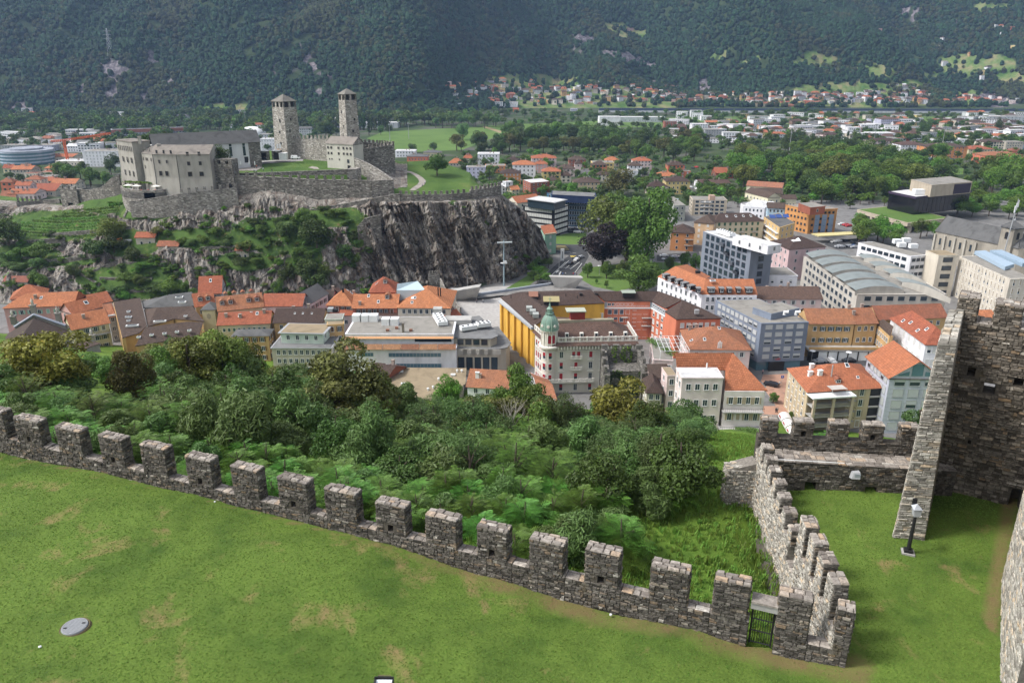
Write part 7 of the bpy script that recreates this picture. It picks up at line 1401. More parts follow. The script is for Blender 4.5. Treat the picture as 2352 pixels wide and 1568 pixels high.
m=MB();m.box(c,dd,3.2,3.2,-.3,23);m.build('shaft',CHM,bt);m=MB();m.box(c,dd,3.6,3.6,23,23.5,True);i=m.vs([(c.x+a*3.7,c.y+b_*3.7,23.5)for a,b_ in((-1,-1),(1,-1),(1,1),(-1,1))]+[(c.x,c.y,26.5)]);[m.face((i+k,i+(k+1)%4,i+4))for k in range(4)];m.build('roof',SL2,bt);m=MB();m.lathe(c,[(.2,26),(.5,26.8),(.1,27.4),(.02,28.5)],8);m.build('finial',GREYP,bt)
u=Vector(dd);nn=Vector((u.y,-u.x))
for ax,off in((u,nn),(-nn,-u)):f_=c+off*3.24;m=MB();m.poly([(f_.x+ax.x*x,f_.y+ax.y*x,z)for x,z in[(-.9,18),(.9,18),(.9,20.5)]+[(.9*cos(t),20.5+.9*sin(t))for t in np.linspace(.3,pi-.3,5)]+[(-.9,20.5)]]);m.build('belfry_opening',DARK,bt)
p_=P(('h',2185,740),18);am=empty('antenna_mast',(p_.x,p_.y,18),'thin antenna mast with white panels beside the belfry','mast');m=MB();m.tube([(p_.x,p_.y,14),(p_.x+1.2,p_.y,40)],[.3,.15],6);m.build('pole',GREYP,am)
for k in range(3):m=MB();m.box((p_.x+1.1+(k-1)*.5,p_.y),(1,0),.2,.15,34+k*1.2,37+k*1.2,True);m.build('antenna_panel',WHITE,am)
b=B('concrete_podium','pale concrete podium with planted roof on columns under the black glass building',('h',1356,520),('h',1712,478),6,('l',('h',925,405)),'flat',1,(.42,.36,.28),'gravel',1,0,0,z0=4.4,ov=.3,nowin=True,rmat=FIELD);pc=b
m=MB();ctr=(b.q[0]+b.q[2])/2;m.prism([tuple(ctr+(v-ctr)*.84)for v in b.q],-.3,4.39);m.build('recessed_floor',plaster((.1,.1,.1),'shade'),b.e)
for k in range(5):
 for(u,v)in((b.q[3],b.q[0]),(b.q[0],b.q[1])):c=u.lerp(v,.08+.21*k);c=c.lerp(ctr,.05);m=MB();m.box(c,b.d,.8,.8,-.3,4.39);m.build('column',plaster((.42,.37,.3)),b.e)
BG=plain((.008,.008,.011),'black_glass',.08,.7)
b=B('black_glass_building','black glass office building with beige upper block and purple parapet',('h',1428,300),('h',1893,246),17,('l',('h',1202,252)),'flat',1,'black','white',1,0,0,z0=6.4,ov=.4,nowin=True,wm=BG)
n_=Vector((b.d.y,-b.d.x))
for k in range(1,13):c=b.q[0].lerp(b.q[1],k/13)+n_*.04;m=MB();m.box(c,b.d,.06,.05,6.5,16.5,True);m.build('mullion',plain((.05,.05,.06),'mullion'),b.e)
m=MB();ctr=(b.q[0]+b.q[2])/2;m.prism([tuple(ctr+(v-ctr)*1.03)for v in b.q],16.2,17.6,False);m.build('purple_parapet',plain((.045,.03,.06),'purple_metal'),b.e)
b2=B('x','',('h',1562,198),('h',1908,168),24,('l',('h',1386,150)),'flat',1,(.42,.36,.28),'gravel',1,0,0,z0=17.4,par=b.e,nowin=True,ov=.3);m=MB();c0_,c1_=b2.q[0].lerp(b2.q[1],.56),b2.q[0].lerp(b2.q[1],.97);nn=Vector((b2.d.y,-b2.d.x));m.prism([tuple(v)for v in(c0_+nn*.3,c1_+nn*.3,c1_,c0_)],17.6,23.5,True,True);m.build('dark_panel',plain((.04,.03,.05),'dark_cladding'),b.e)
gbox(b.e,'white_container',('h',1465,270),17.6,9,4,3,WHITE);gbox(b.e,'white_container',('h',1675,255),17.6,5,3,2,WHITE)
b=B('orange_office','orange office block with blue glass bays and red-brown roof storey',('h',522,408),('h',756,398),14,('l',('h',314,366)),'flat',1,(.55,.27,.1),'gravel',4,6,6,'k',ov=.4,ww=1.2,wh=1.2,far=False);b2=B('x','',('h',525,390),('h',652,378),18,('l',('h',424,352)),'flat',1,'brick','gravel',1,1,0,z0=14.4,par=b.e,ov=.3)
n_=Vector((b.d.y,-b.d.x))
for s in(.3,.56,.82):
 m=MB();m.box(b.q[0].lerp(b.q[1],s)+n_*.06,b.d,b.L*.085,.06,.5,11,True);m.build('glass_bay',plain((.3,.38,.5),'bay_glass',.3),b.e)
m=MB();p_=P(('h',740,605),4.5);m.box((p_.x,p_.y),b.d,13,3.5,3.8,4.3,True);tag(m.build('yellow_canopy',plain((.6,.52,.25),'yellow_canvas')),'yellow canopy over the terrace beside the orange office','canopy')
b=B('ochre_solar_block','ochre apartment block with white balconies and blue solar panels on top',('h',262,560),('h',392,520),13,('l',('h',128,470)),'flat',1,(.6,.42,.2),'slate',4,3,4,'p',ov=.3,far=False)
for z in(3.5,6.7,9.9):balcony(b,.02,.98,z,1.3,'l',WHITE,WHITE)
for c in(('h',200,465),('h',255,462),('h',315,460)):p_=P(c,14);m=MB();m.poly([(p_.x-1.6,p_.y-1.5,13.6),(p_.x+1.6,p_.y-1.5,13.6),(p_.x+1.6,p_.y+1.5,15),(p_.x-1.6,p_.y+1.5,15)]);m.build('solar_panel',plain((.04,.08,.25),'solar',.2),b.e)
B('white_hall','long white flat roofed hall left of the ochre block',('g',2080,378),('g',2262,392),7,('l',('g',2165,318)),'flat',1,'white','white',2,5,2,'b',ov=.3);B('white_hall','second white hall with shallow pitched roof behind the blue house',('h',40,380),('h',262,372),7,18,'gable',1.5,'white','white',1,4,2,'p')
B('blue_house','light blue house with brown roof between white hall and orange office',('h',162,386),('h',306,392),11,11,'gable',2.5,(.4,.55,.65),'brown',3,4,2)
B('yellow_manor','pale yellow manor front wing with brown roof beside the park',('h',75,262),('h',286,264),10,10,'gable',3,(.62,.58,.42),'brown',2,7,2,'p');B('yellow_manor','pale yellow manor rear wing with faded red roof',('h',-20,196),('h',280,216),10,10,'gable',3,(.62,.58,.42),'faded red',2,6,2);B('yellow_manor','pale yellow manor left wing with brown roof facing the white hall',('g',2096,250),('g',2290,300),10,10,'gable',3,(.62,.58,.42),'brown',2,6,2);B('manor_outbuilding','low yellow outbuilding with brown roof at the right end of the manor',('h',282,310),('h',408,310),7,9,'gable',2.2,(.62,.58,.42),'brown',1,4,1)
b=B('orange_villa','orange villa with brown hipped roof and balconies beside the plane tree',('g',1462,594),('g',1660,602),10,14,'hip',3.2,'orange','brown',3,2,3,'p');balcony(b,.6,.98,3.3);balcony(b,.6,.98,6.5)
b=B('apricot_villa','apricot villa with broad brown hipped roof behind the orange villa',('g',1660,506),('g',1826,522),12.5,15,'hip',3.4,(.6,.42,.26),'brown',4,2,4,'cw')
b=B('yellow_apartment_house','long pale yellow apartment house with brown roof, skylights and small balconies',('g',1826,508),('g',2256,498),12.5,12,'hip',3.6,(.6,.53,.38),'brown',4,8,2,'cg');[skylight(b,s,.3,1.1,1.4)for s in(.3,.48,.63,.78)];balcony(b,.52,.62,6.6);balcony(b,.78,.88,6.6)
b=B('beige_apartment_block','beige apartment block with stacked deep balconies and flat roof',('g',1648,322),('g',1942,326),11,15,'flat',1,(.5,.43,.33),'gravel',4,6,2,'k',ov=.3,base=('g',1648,452),ww=2.4);[balcony(b,.24,.56,z,1.3,'f',WHITE,WHITE)for z in(3,6,9)];gbox(b.e,'roof_room',('g',1808,318),11.4,3.5,4,3,plaster((.5,.35,.27)))
b=B('grey_modern_house','grey-green concrete house with roof boxes right of the blue shed',('g',1488,372),('g',1586,368),10,('l',('g',1392,300)),'flat',1,(.36,.38,.33),'gravel',3,2,2,'k',ov=.2);B('blue_shed','pale blue box building with angled roof at the plane tree',('g',1384,345),('g',1486,352),8,12,'shed',1.5,(.3,.4,.58),'blue-grey',2,2,1)
b=B('black_office','black office block with white window blinds and white roof pavilion',('g',460,402),('g',588,366),16,('l',('g',198,372)),'flat',1,'black','gravel',5,8,16,'cw',ov=.3,ww=1.3,wh=1.8,far=True,side_st='cw',base=('g',478,632));m=MB();b2=B('x','',('g',462,345),('g',560,320),20,('l',('g',236,316)),'flat',1,'black','white',1,0,0,z0=b.ze+.3,par=b.e,nowin=True,ov=2.2,wm=GLASS)
b=B('blue_glass_office','blue glass office block with navy roof storey behind the black office',('g',560,322),('g',820,330),16,('l',('g',400,262)),'flat',1,(.05,.12,.2),'slate',5,11,4,'b',ov=.3,ww=2.2,wh=2.0,far=True);b2=B('x','',('g',442,278),('g',822,298),20,('l',('g',445,245)),'flat',1,(.02,.035,.09),'grey',1,0,0,z0=16.4,par=b.e,nowin=True)
b=B('green_house','mint green house with orange roof wedged against the right flank of the rock',('g',384,612),('g',480,600),10.6,('l',('g',352,566)),'shed',1.6,(.3,.5,.38),'orange',3,1,1,'cw',base=('g',387,790))
b=B('red_brick_block','red-brown cube block with white flat roof above the black office',('g',262,178),('g',424,164),9.6,('l',('g',196,152)),'flat',1,(.32,.12,.08),'white',3,4,3,'k',ov=.3,base=('g',262,282))
b=B('white_turret_house','white narrow house with roof balustrade beside the cliff wall',('g',14,196),('g',98,194),13,10,'flat',1,'white','white',4,3,2,'k',ov=.4,base=('g',14,300));b2=B('x','',('g',50,170),('g',110,165),b.ze+3.3,5,'flat',1,'white','white',1,1,1,z0=b.ze+.3,par=b.e)
B('yellow_house','yellow house with small orange roof attached to the white narrow house',('g',98,232),('g',166,228),10,9,'gable',2.4,'pale yellow','orange',3,2,2,'p',base=('g',98,318))
B('orange_roofed_house','orange roof with dark dormers behind the black office',('g',148,345),('g',350,320),8,12,'gable',3.5,'cream','orange',2,3,2)
print('t5 objects',len(bpy.data.objects))
PAL={'w':'white','c':'cream','p':'pink','r':'rose','y':'yellow','Y':'pale yellow','o':'ochre','O':'orange','s':'salmon','g':'grey','b':'beige','B':'blue','k':'brick','n':'brown','G':'pale grey','l':'lilac','a':'sand','e':'green'}
RPAL={'o':'orange','u':'rust','b':'brown','r':'red-brown','f':'faded red','v':'gravel','w':'white','g':'grey','s':'slate'}
def PM(c):
 r=ray(c);t=1400.0
 if r.z>-.0:pass
 while t<3200:
  p_=r*t;z=CAMZ+p_.z
  if z<=max(0.0,mtn_z(p_.x,p_.y)if p_.y>1460 else 0):return Vector((p_.x,p_.y,max(0.0,z)))
  t+=4
 return None
def V(crop,x0,x1,ye,yb,w_,r,ty='hip',rh=3,fl=3,where='',hill=False):
 A,Bq=(crop,x0,ye),(crop,x1,ye);bs=PM((crop,x0,yb))if hill else P((crop,x0,yb),0);z0=bs.z
 r_=ray(A);ze=CAMZ+r_.z/r_.y*bs.y;W_=(x1-x0)/CROP[crop][2]/1.7415/FL*bs.y;fl=max(1,min(fl,int((ze-z0)/2.6)))
 if ze-z0<3.0:ze=z0+3.0
 A=(px(A)[0],proj((0,bs.y,ze))[1]);Bq=(px(Bq)[0],A[1])
 noun={'flat':'flat roofed %s building','hip':'%s house','gable':'%s house'}[ty]%PAL[w_]
 lab='%s with %s roof %s'%(noun,RPAL[r],where)if ty!='flat' else '%s %s'%(noun,where)
 far=bs.y>330;n=max(1,min(9,int(W_/3.4)))
 b=B('house' if ty!='flat' else 'building',lab,A,Bq,ze,max(7,min(22,W_*.75)),ty,rh,PAL[w_],RPAL[r],fl,n,2,'p' if RND.random()<.6 else RND.choice(['sg','so','cl','k']),z0=z0,grp='houses '+where,far=True,cat='house' if ty!='flat' else 'building')
 if bs.y<900:[chimney(b,RND.uniform(.25,.75),RND.uniform(.3,.6),1.3,.5)for _ in(0,1)]
 return b
def table(s,where,hill=False):
 for ln in s.strip().split(';'):
  f=ln.split()
  if f:V(f[0],*[float(v)for v in f[1:5]],f[5][0],f[5][1],{'h':'hip','g':'gable','f':'flat'}[f[5][2]],float(f[5][3])if len(f[5])>3 else 3,int(f[6])if len(f)>6 else 3,where,hill)
table('c 55 165 1370 1430 cbh;c 108 305 1408 1540 woh3 4;c 270 482 1352 1430 roh3 3;c 300 405 1400 1480 poh 3;c 360 520 1465 1560 yoh 3;c 2 176 1480 1575 Obh3 3;c 495 640 1440 1510 rbh 2;c 590 735 1365 1440 kbh 3;c 520 610 1500 1560 cbh 2;c 672 800 1478 1515 wsh;c 632 852 1558 1625 abh3 2;c 785 915 1410 1490 sbh 3;c 790 975 1393 1462 yvf 3;c 900 1020 1370 1425 boh3;c 832 940 1492 1545 cbh;c 1048 1180 1462 1550 wvf 4;c 1100 1216 1415 1500 wbh 3;c 1140 1300 1375 1450 roh 3;c 1435 1580 1410 1505 sbh 3;c 1330 1520 1508 1535 coh;c 1538 1630 1468 1520 svf 3;c 1262 1436 1592 1664 cbh 3;c 1420 1625 1549 1660 ybh3 4;b 1700 1820 1392 1425 boh4;b 1820 1905 1350 1395 boh4;b 1340 1515 1338 1382 ssh2;b 1480 1632 1304 1342 Ysh2 2;b 1240 1410 1292 1345 wwf 2;b 1945 2130 1318 1412 wwf 3;b 1850 2010 1432 1525 lvf 4;b 2010 2180 1420 1478 Ovf 2;c 400 490 1540 1600 Ybh 2;c 640 700 1398 1470 rbh 3;c 340 440 1360 1400 cbh','in the villa quarter beside the mound')
table('c 1845 2035 1478 1525 kog4 1;c 1700 1950 1530 1560 wrg2 1;c 1705 1970 1568 1635 wrg2 1;c 1645 1780 1062 1172 wwf 6;c 1752 1900 1110 1205 gvf 5;c 1480 1600 1168 1218 wwf 3;c 1408 1510 1040 1102 kvf 5;c 1900 1975 1142 1190 cbh;c 1965 2060 1175 1215 cbh;c 850 1030 1000 1075 wwf 1;c 1030 1410 1003 1045 Gwf 1;d 510 625 1048 1100 wsh2 3;d 372 480 1035 1085 nrh 3;d 705 860 1062 1106 wrh2 2;d 960 1110 1068 1135 wwf 5;d 1130 1290 1018 1100 lrh3 5;d 1040 1140 1020 1070 lvf 4;d 1620 1750 1020 1068 kvf 3;d 1770 1860 1025 1082 bbh 4;d 1900 2020 1045 1100 rbh 4;d 2030 2350 1000 1060 Gvf 5;d 2185 2350 1072 1122 kvf 3;d 1575 1680 1105 1170 cbh2 4;d 1680 1840 1120 1182 cgf 4;d 1850 2050 1132 1190 wwf 3;d 1345 1500 1118 1165 crh 3;d 1045 1250 1140 1208 wwf 4;d 1060 1310 1208 1288 rbh3 4;d 1300 1520 1238 1315 wrh3 4;d 1525 1872 1256 1352 Obh3 4;d 1580 2000 1195 1235 wwf 3;d 2010 2200 1215 1278 cbh 3;d 2200 2350 1215 1282 bvf 3;d 1880 2100 1275 1325 Yoh 2;d 2015 2350 1330 1405 suh3 4;d 440 680 1115 1168 gvf 3;d 850 960 1092 1165 wwf 3;d 230 310 1112 1165 wvf 3;d 135 185 1118 1142 yoh;d 150 240 1168 1192 cbh;d 610 750 1150 1190 rbh;d 970 1060 1152 1190 kuh;d 1250 1320 1148 1195 coh;d 1440 1560 1170 1200 coh;d 1220 1370 1185 1225 Gvf;d 2100 2300 1140 1170 wsh;d 2235 2350 1110 1150 wbg;d 0 110 1060 1085 cbh;d 180 300 1060 1090 wrh;d 20 60 1100 1125 wsg;d 660 710 1100 1140 pbh;d 2000 2340 1165 1190 lvf 2;d 2240 2352 1290 1330 suh3;d 1940 2010 1140 1180 lvf 3;d 2290 2352 1240 1275 Bvf','in the town beyond the park')
table('a 700 1003 1295 1425 wvf 5;a 0 380 1190 1232 cvf 2;a 0 190 1245 1300 gvf 3;a 190 442 1245 1295 lvf 2;a 1230 1392 1015 1048 nrh3 2;a 1380 1466 993 1022 Ovf 2;a 1465 1612 990 1040 gsh2 2;a 2125 2278 1012 1035 wwf 1;a 928 1000 1012 1040 Bsh2;a 808 850 1055 1070 wwf;b 465 600 988 1018 wwf 2;b 700 770 1065 1095 lvf 2;b 940 1262 1050 1095 Gwf 3;b 415 520 1098 1158 Gsg2 3;b 82 216 1190 1300 wwf 4;a 2225 2350 1150 1200 Gvf 2;e 0 106 165 250 suh3 3;e 160 470 240 290 bog4 2;e 258 442 125 205 Gvf 3;e 0 130 300 330 bug4 2;a 24 106 1435 1480 Yog3 2;a 170 252 1440 1460 Oug3;a 375 620 1340 1385 cog2 1;a 470 700 1380 1420 cwf 1;a 1610 1800 1005 1020 cbg2;a 2045 2110 1150 1165 wwf;e 430 640 180 240 cog3 2','in the valley left of the castle')
HV='on the hillside village'
table('c 105 180 748 775 wwf 2;c 185 245 768 788 wrg;c 265 315 758 785 wog4;c 380 440 778 795 wsh;c 430 500 772 790 lrg;c 420 478 745 762 kuh;c 510 560 752 772 abh;c 455 518 800 822 cwf 2;c 650 695 782 800 Brh;c 695 758 768 785 evf 2;c 725 778 735 755 Yog3;c 825 905 772 790 krh3;c 832 885 695 712 wsh;c 885 940 672 692 wwf 2;c 940 1002 700 715 wwf 2;c 970 1040 780 800 wbh;c 1145 1196 795 812 Yrh;c 1250 1305 765 780 oog3 3;c 1305 1345 795 812 wbh;c 1380 1443 805 820 wwf 2;c 1430 1472 782 798 wsh;c 885 942 825 842 wrh;c 795 860 878 900 Gvf 4;c 750 792 870 890 Ovf 3;c 668 740 848 865 wbh;c 300 360 850 868 Ybh;c 425 496 855 870 wbh;c 0 150 888 915 wvf 3;c 585 628 865 882 wrh;c 640 716 880 896 poh3;c 605 662 930 950 lwf 2;c 110 160 935 955 Oog3;b 1665 1756 740 755 Yog3 2;b 1920 2006 745 765 wbg 2;b 2030 2085 690 705 lsh;b 2122 2190 672 690 coh3;b 2135 2210 735 748 Ywf;b 2078 2180 790 810 wwf 2;b 2250 2312 755 775 wwf 2;b 2200 2260 800 812 Yoh3;b 1728 1785 838 852 Ybh;b 1795 1850 855 870 wbh;b 1895 1955 825 845 rrh4;b 2000 2088 862 880 aog3;b 1705 1760 808 822 wsh;b 1990 2035 870 890 wog3;b 2072 2160 872 908 wvf 3;b 2165 2290 872 908 wvf 3;b 1750 1830 885 900 wwf;b 2115 2140 818 835 wwf;c 60 95 818 836 wwf;c 112 150 822 850 wwf 2;d 1070 1140 245 262 pwf;c 1070 1140 242 262 pwf 2;d 1885 1935 460 490 oog4 2;d 1295 1380 745 768 wsh;d 1200 1280 718 740 wrh;d 1000 1060 770 788 wwf;d 1280 1330 790 808 yug3;d 510 580 880 908 wsh;d 780 930 840 880 lvf 3;d 1725 1800 870 895 wbh;d 1500 1590 868 882 wbh;d 1620 1690 868 882 wbh;d 1140 1215 860 885 poh3;d 335 395 900 918 Ouh3;d 60 240 885 915 Yuh3;d 30 110 860 905 wvf 4;d 730 765 595 610 wsg;d 1760 1820 20 38 wsh;c 1560 1640 852 872 wwf;c 1040 1130 830 850 cog2;c 1150 1240 850 875 aog3',HV,True)
rr=random.Random(21);k=0
ZR=[(1560,2120,222,240,60),(1150,1560,212,240,34),(1980,2110,200,222,16),(1080,1300,190,222,14),(2120,2350,225,238,12)]
for(xa,xb,ya,yb,n)in ZR:
 for _ in range(n):
  x,y=rr.uniform(xa,xb),rr.uniform(ya,yb);s=rr.uniform(5,10);h=rr.uniform(4,6.5)
  q=PM((x,y))
  if q is None:continue
  V('F',x,x+s,y-h,y,rr.choice('wwcrYlpGasO'),rr.choice('oubbrsw'),rr.choice(('hip','gable','gable','flat')),2.5,2,HV,True)
def rnd_town(n,x0,x1,y0,y1,where,seed,pal='wwcrYlpGasOk',rp='oubbrsv',smin=9,smax=20):
 rr=random.Random(seed)
 for _ in range(n):
  x,y=rr.uniform(x0,x1),rr.uniform(y0,y1);q=P((x,y),0);s=rr.uniform(smin,smax)*FL/q.y;h=rr.uniform(5,11)*FL*.97/q.y
  V('F',x,x+s,y-h,y,rr.choice(pal),rr.choice(rp),rr.choice(('hip','gable','flat')),2.5,3,where)
def town_mass(name,zones,seed):
 rr=random.Random(seed);m=MB();wl='white white cream rose yellow beige white pale_grey ochre salmon'.replace('pale_grey','pale').split();rl_=['orange','rust','brown','red-brown','white','gravel'];wl=[w_ if w_!='pale' else 'pale grey' for w_ in wl]
 mats=[plaster(WC[w_])for w_ in wl]+[RM(r_)for r_ in rl_]+[GLASS]
 for(n,x0,x1,y0,y1,hill)in zones:
  for _ in range(n):
   c=(rr.uniform(x0,x1),rr.uniform(y0,y1));q=PM(c)if hill else P(c,0)
   if q is None or(hill and q.y<1400):continue
   w_,d_,h=rr.uniform(4.5,9),rr.uniform(4.5,7),rr.uniform(5,10);a=rr.uniform(-.5,.5);u=(cos(a),sin(a));v=(-u[1],u[0]);wi=rr.randrange(10);ri=10+rr.randrange(6);big=y0>260 and rr.random()<.3;w_,h=(w_*1.9,h*1.3)if big else(w_,h);wi,ri=(0,14+rr.randrange(2))if big else(wi,ri);m.mi=wi;m.box(q,u,w_,d_,q.z-4,q.z+h);m.mi=ri
   K=lambda s_,t_,z_:(q.x+u[0]*w_*s_+v[0]*d_*t_,q.y+u[1]*w_*s_+v[1]*d_*t_,q.z+h+z_)
   if ri<14:m.poly([K(-1.1,-1.15,-.2),K(1.1,-1.15,-.2),K(.6,0,2.6),K(-.6,0,2.6)]);m.poly([K(1.1,1.15,-.2),K(-1.1,1.15,-.2),K(-.6,0,2.6),K(.6,0,2.6)]);m.poly([K(1.1,-1.15,-.2),K(1.1,1.15,-.2),K(.6,0,2.6)]);m.poly([K(-1.1,1.15,-.2),K(-1.1,-1.15,-.2),K(-.6,0,2.6)])
   else:m.box(q,u,w_*1.04,d_*1.04,q.z+h+.01,q.z+h+.4)
   m.mi=16
   for f in range(int(h/2.7)):
    for k in range(int(w_/1.6)):s0=(k+.5)/int(w_/1.6)*2-1;m.poly([K(s0-.08,-1.01,-h+1+f*2.7),K(s0+.08,-1.01,-h+1+f*2.7),K(s0+.08,-1.01,-h+2.3+f*2.7),K(s0-.08,-1.01,-h+2.3+f*2.7)])
 struct(m,name,mats,'stuff')
town_mass('distant_houses',[(120,1540,2352,268,310,0),(60,1640,2352,305,330,0),(150,1540,2130,218,240,1),(70,1120,1560,200,240,1),(30,2100,2352,222,240,1),(26,1030,1160,192,236,1),(24,0,260,318,350,0),(8,260,800,268,300,0),(14,2150,2352,60,200,1),(10,60,700,262,275,1)],77)
rnd_town(46,1600,2340,277,312,'in the town beyond the park',5);rnd_town(14,0,260,320,350,'in the valley left of the castle',6,'wwGlc','vwg');rnd_town(8,0,120,400,470,'in the valley left of the castle',9,'cabr','ou')
b=B('long_school_block','very long pale building with red-brown top band behind the castle',('a',948,1112),('a',1612,1090),16,16,'flat',1,(.42,.42,.48),'slate',4,22,3,'p',base=('a',955,1172),ov=.3,ww=3,wh=1.2);n_=Vector((b.d.y,-b.d.x))
m=MB();m.prism([tuple(v)for v in(b.q[0]+n_*.3,b.q[1]+n_*.3,b.q[1],b.q[0])],b.ze-4.2,b.ze+.1,True,True);m.build('red_band',plaster((.36,.15,.11)),b.e)
p_=P((580,309),0);m=MB();m.lathe((p_.x,p_.y),[(19*cos(a),11*sin(a))for a in np.linspace(0,pi/2-.02,8)],24);tag(m.build('white_dome',WHITE,smooth=True),'white air dome hall behind the long castle wing','dome')
p_=P(('a',170,1415),0);dr=empty('round_blue_building',p_,'low round building with blue-grey window bands at the left edge','building')
for k in range(4):m=MB();m.lathe((p_.x-4,p_.y+22),[(24,k*3.2),(24,k*3.2+1.7)],40);m.build('window_band',GLASSB,dr);m=MB();m.lathe((p_.x-4,p_.y+22),[(24.4,k*3.2+1.7),(24.4,k*3.2+3.2)],40);m.build('wall_band',plaster((.36,.42,.5)),dr)
m=MB();m.lathe((p_.x-4,p_.y+22),[(24.5,12.8),(24.4,13.3),(15,13.3),(15,15),(.01,15.2)],40);m.build('roof',gravel((.33,.35,.4)),dr)
vd=empty('railway_viaduct',P((1900,262),0),'long pale railway viaduct with dark noise barrier crossing the valley','viaduct');A_,B_=P((1375,262),0),P((2420,264),0)
for k in range(40):
 a_,b_=A_.lerp(B_,k/40+.0003),A_.lerp(B_,(k+1)/40-.0003)
 for nm,z0_,z1_,mt,y_ in(('deck',3,6.5,plaster((.55,.56,.58),'viaduct_concrete'),6),('barrier',6.52,11,plain((.06,.08,.13),'barrier_glass',.3),1)):m=MB();m.prism([(a_.x,a_.y),(b_.x,b_.y),(b_.x,b_.y+y_),(a_.x,a_.y+y_)],z0_,z1_,True,True);m.build(nm,mt,vd)
 m=MB();m.box((a_.x,a_.y+3),(1,0),1.2,1.2,-.5,2.98);m.build('pier',CONC,vd)
cr=empty('tower_crane',P(('a',590,1405),0),'orange tower crane with long jib left of the castle','crane');CRM=plain((.62,.12,.03),'crane_orange');q=cr.location
def truss(a,b,w_,nm,n):
 a,b=Vector(a),Vector(b);d=(b-a).normalized();s=d.orthogonal().normalized()*w_/2;t=d.cross(s).normalized()*w_/2;m=MB()
 cs=[s+t,s-t,-s-t,-s+t]
 for c in cs:m.tube([a+c,b+c],w_*.2,4)
 for k in range(n):
  for j in range(4):m.tube([a.lerp(b,k/n)+cs[j],a.lerp(b,(k+1)/n)+cs[(j+1)%4]],w_*.12,3,False)
 return m.build(nm,CRM,cr)
zt=zY(px(('a',545,1200))[1],q.y);xt=hpt(px(('a',545,1200))[0],q.y,zt);jb=hpt(px(('a',948,1140))[0],q.y+6,zY(px(('a',948,1140))[1],q.y+6));cj=hpt(px(('a',435,1215))[0],q.y,zt-1)
truss((xt.x,xt.y,0),xt,1.7,'mast',14);truss(xt,jb,1.3,'jib',22);truss(xt,cj,1.3,'counter_jib',6);m=MB();m.box((cj.x,cj.y),(1,0),1.3,.6,cj.z-2,cj.z+.5,True);m.build('counterweight',CONC,cr)
def mast(c,h,nm,lab,cat='mast',r=.35,zz=None):
 p_=P(c,0)if zz is None else PM(c);e=empty(nm,p_,lab,cat);m=MB();m.tube([p_,p_+Vector((0,0,h))],[r,r*.5],6);m.build('pole',GREYP,e);return e,p_
for c,h,lab in((('d',340,1330),32,'grey floodlight mast at the sports ground behind the park trees'),(('d',1635,1330),30,'tall thin lighting mast among the right town houses'),(('b',1358,1190),20,'floodlight mast on the football field near its centre'),(('b',1196,1200),20,'floodlight mast on the football field left side'),(('d',1060,1260),26,'thin mast between white buildings in the right town'),(('c',2110,1155),30,'grey mast left of the right town'),(('a',2105,1100),24,'thin pole above the long castle wing roof')):
 e,p_=mast(c,h,'floodlight_mast',lab);m=MB();m.box((p_.x,p_.y),(1,0),1.6,.4,h-.4,h+.6,True);m.build('lamp_head',GREYP,e)
q=PM(('a',945,470))or P(('a',945,470),0);py_=empty('power_pylon',q,'grey lattice power pylon on the forested mountain above the rock face','pylon');H_=50;m=MB()
for sx_,sy_ in((-1,-1),(1,-1),(1,1),(-1,1)):m.tube([q+Vector((sx_*4,sy_*4,-3)),q+Vector((sx_*.6,sy_*.6,H_))],.3,4)
for k in range(8):
 for s_ in(-1,1):f,f2=k/8,(k+1)/8;m.tube([q+Vector((s_*lerp(4,.6,f),0,f*H_)),q+Vector((-s_*lerp(4,.6,f2),0,f2*H_))],.2,3,False)
for z in(.62,.76,.9):m.tube([q+Vector((-8,0,z*H_)),q+Vector((8,0,z*H_))],.3,4)
m.build('lattice',plain((.42,.43,.46),'galvanised_steel'),py_)
COB=G('cobbles',.9,.15);uvc=COB.pos((1,1,1));br=COB.n('ShaderNodeTexBrick');br.inputs['Scale'].default_value=.5;COB.l(uvc,br.inputs['Vector'])
for nm,v in(('Color1',(.5,.48,.46,1)),('Color2',(.36,.345,.33,1)),('Mortar',(.3,.29,.28,1))):br.inputs[nm].default_value=v
COB.bump(COB.noise(2,4),.3,.05);COB=COB.col(COB.mix(COB.math('MULTIPLY',COB.noise(.15,5),.4),br.outputs['Color'],(.28,.26,.24)))
def F_(s,c='F'):v=[float(x)for x in s.split()];return[(c,v[k],v[k+1])for k in range(0,len(v),2)]
sheet('town_ground',F_('-260 700 1000 690 1262 610 1300 500 1700 460 2620 460 2620 1050 1700 1060 1000 990 -60 880'),-.02,gravel((.2,.195,.19),'town_paving'))
sheet('square_paving',F_('1025 655 1065 664 1175 655 1190 690 1150 720 1156 770 1150 800 1100 760 1045 700'),.0,COB)
sheet('road',F_('300 1040 470 880 590 795 475 765 462 690 570 700 720 705 760 800 720 870 600 990 420 1060 280 1100','g'),.0,ASPH);sheet('road',F_('1340 790 1700 760 1720 840 1420 850 1340 840','g'),.0,ASPH);sheet('road_bank',F_('1150 670 1250 610 1262 620 1170 690'),.02,FIELD)
sheet('traffic_island',F_('480 625 590 605 740 600 740 700 600 700 480 695','g'),.004,FIELD);sheet('park_lawn',F_('660 980 720 900 1100 860 1500 850 1650 900 1500 980 1000 1100 800 1060','g'),.004,FIELD)
sheet('car_park',F_('560 560 700 545 740 600 590 608','g'),.004,ASPH);sheet('car_park',F_('690 670 1000 640 1000 730 760 745 640 700','h'),.004,ASPH);sheet('courtyard',F_('460 300 1010 265 1010 345 440 360 330 350','l'),.004,ASPH)
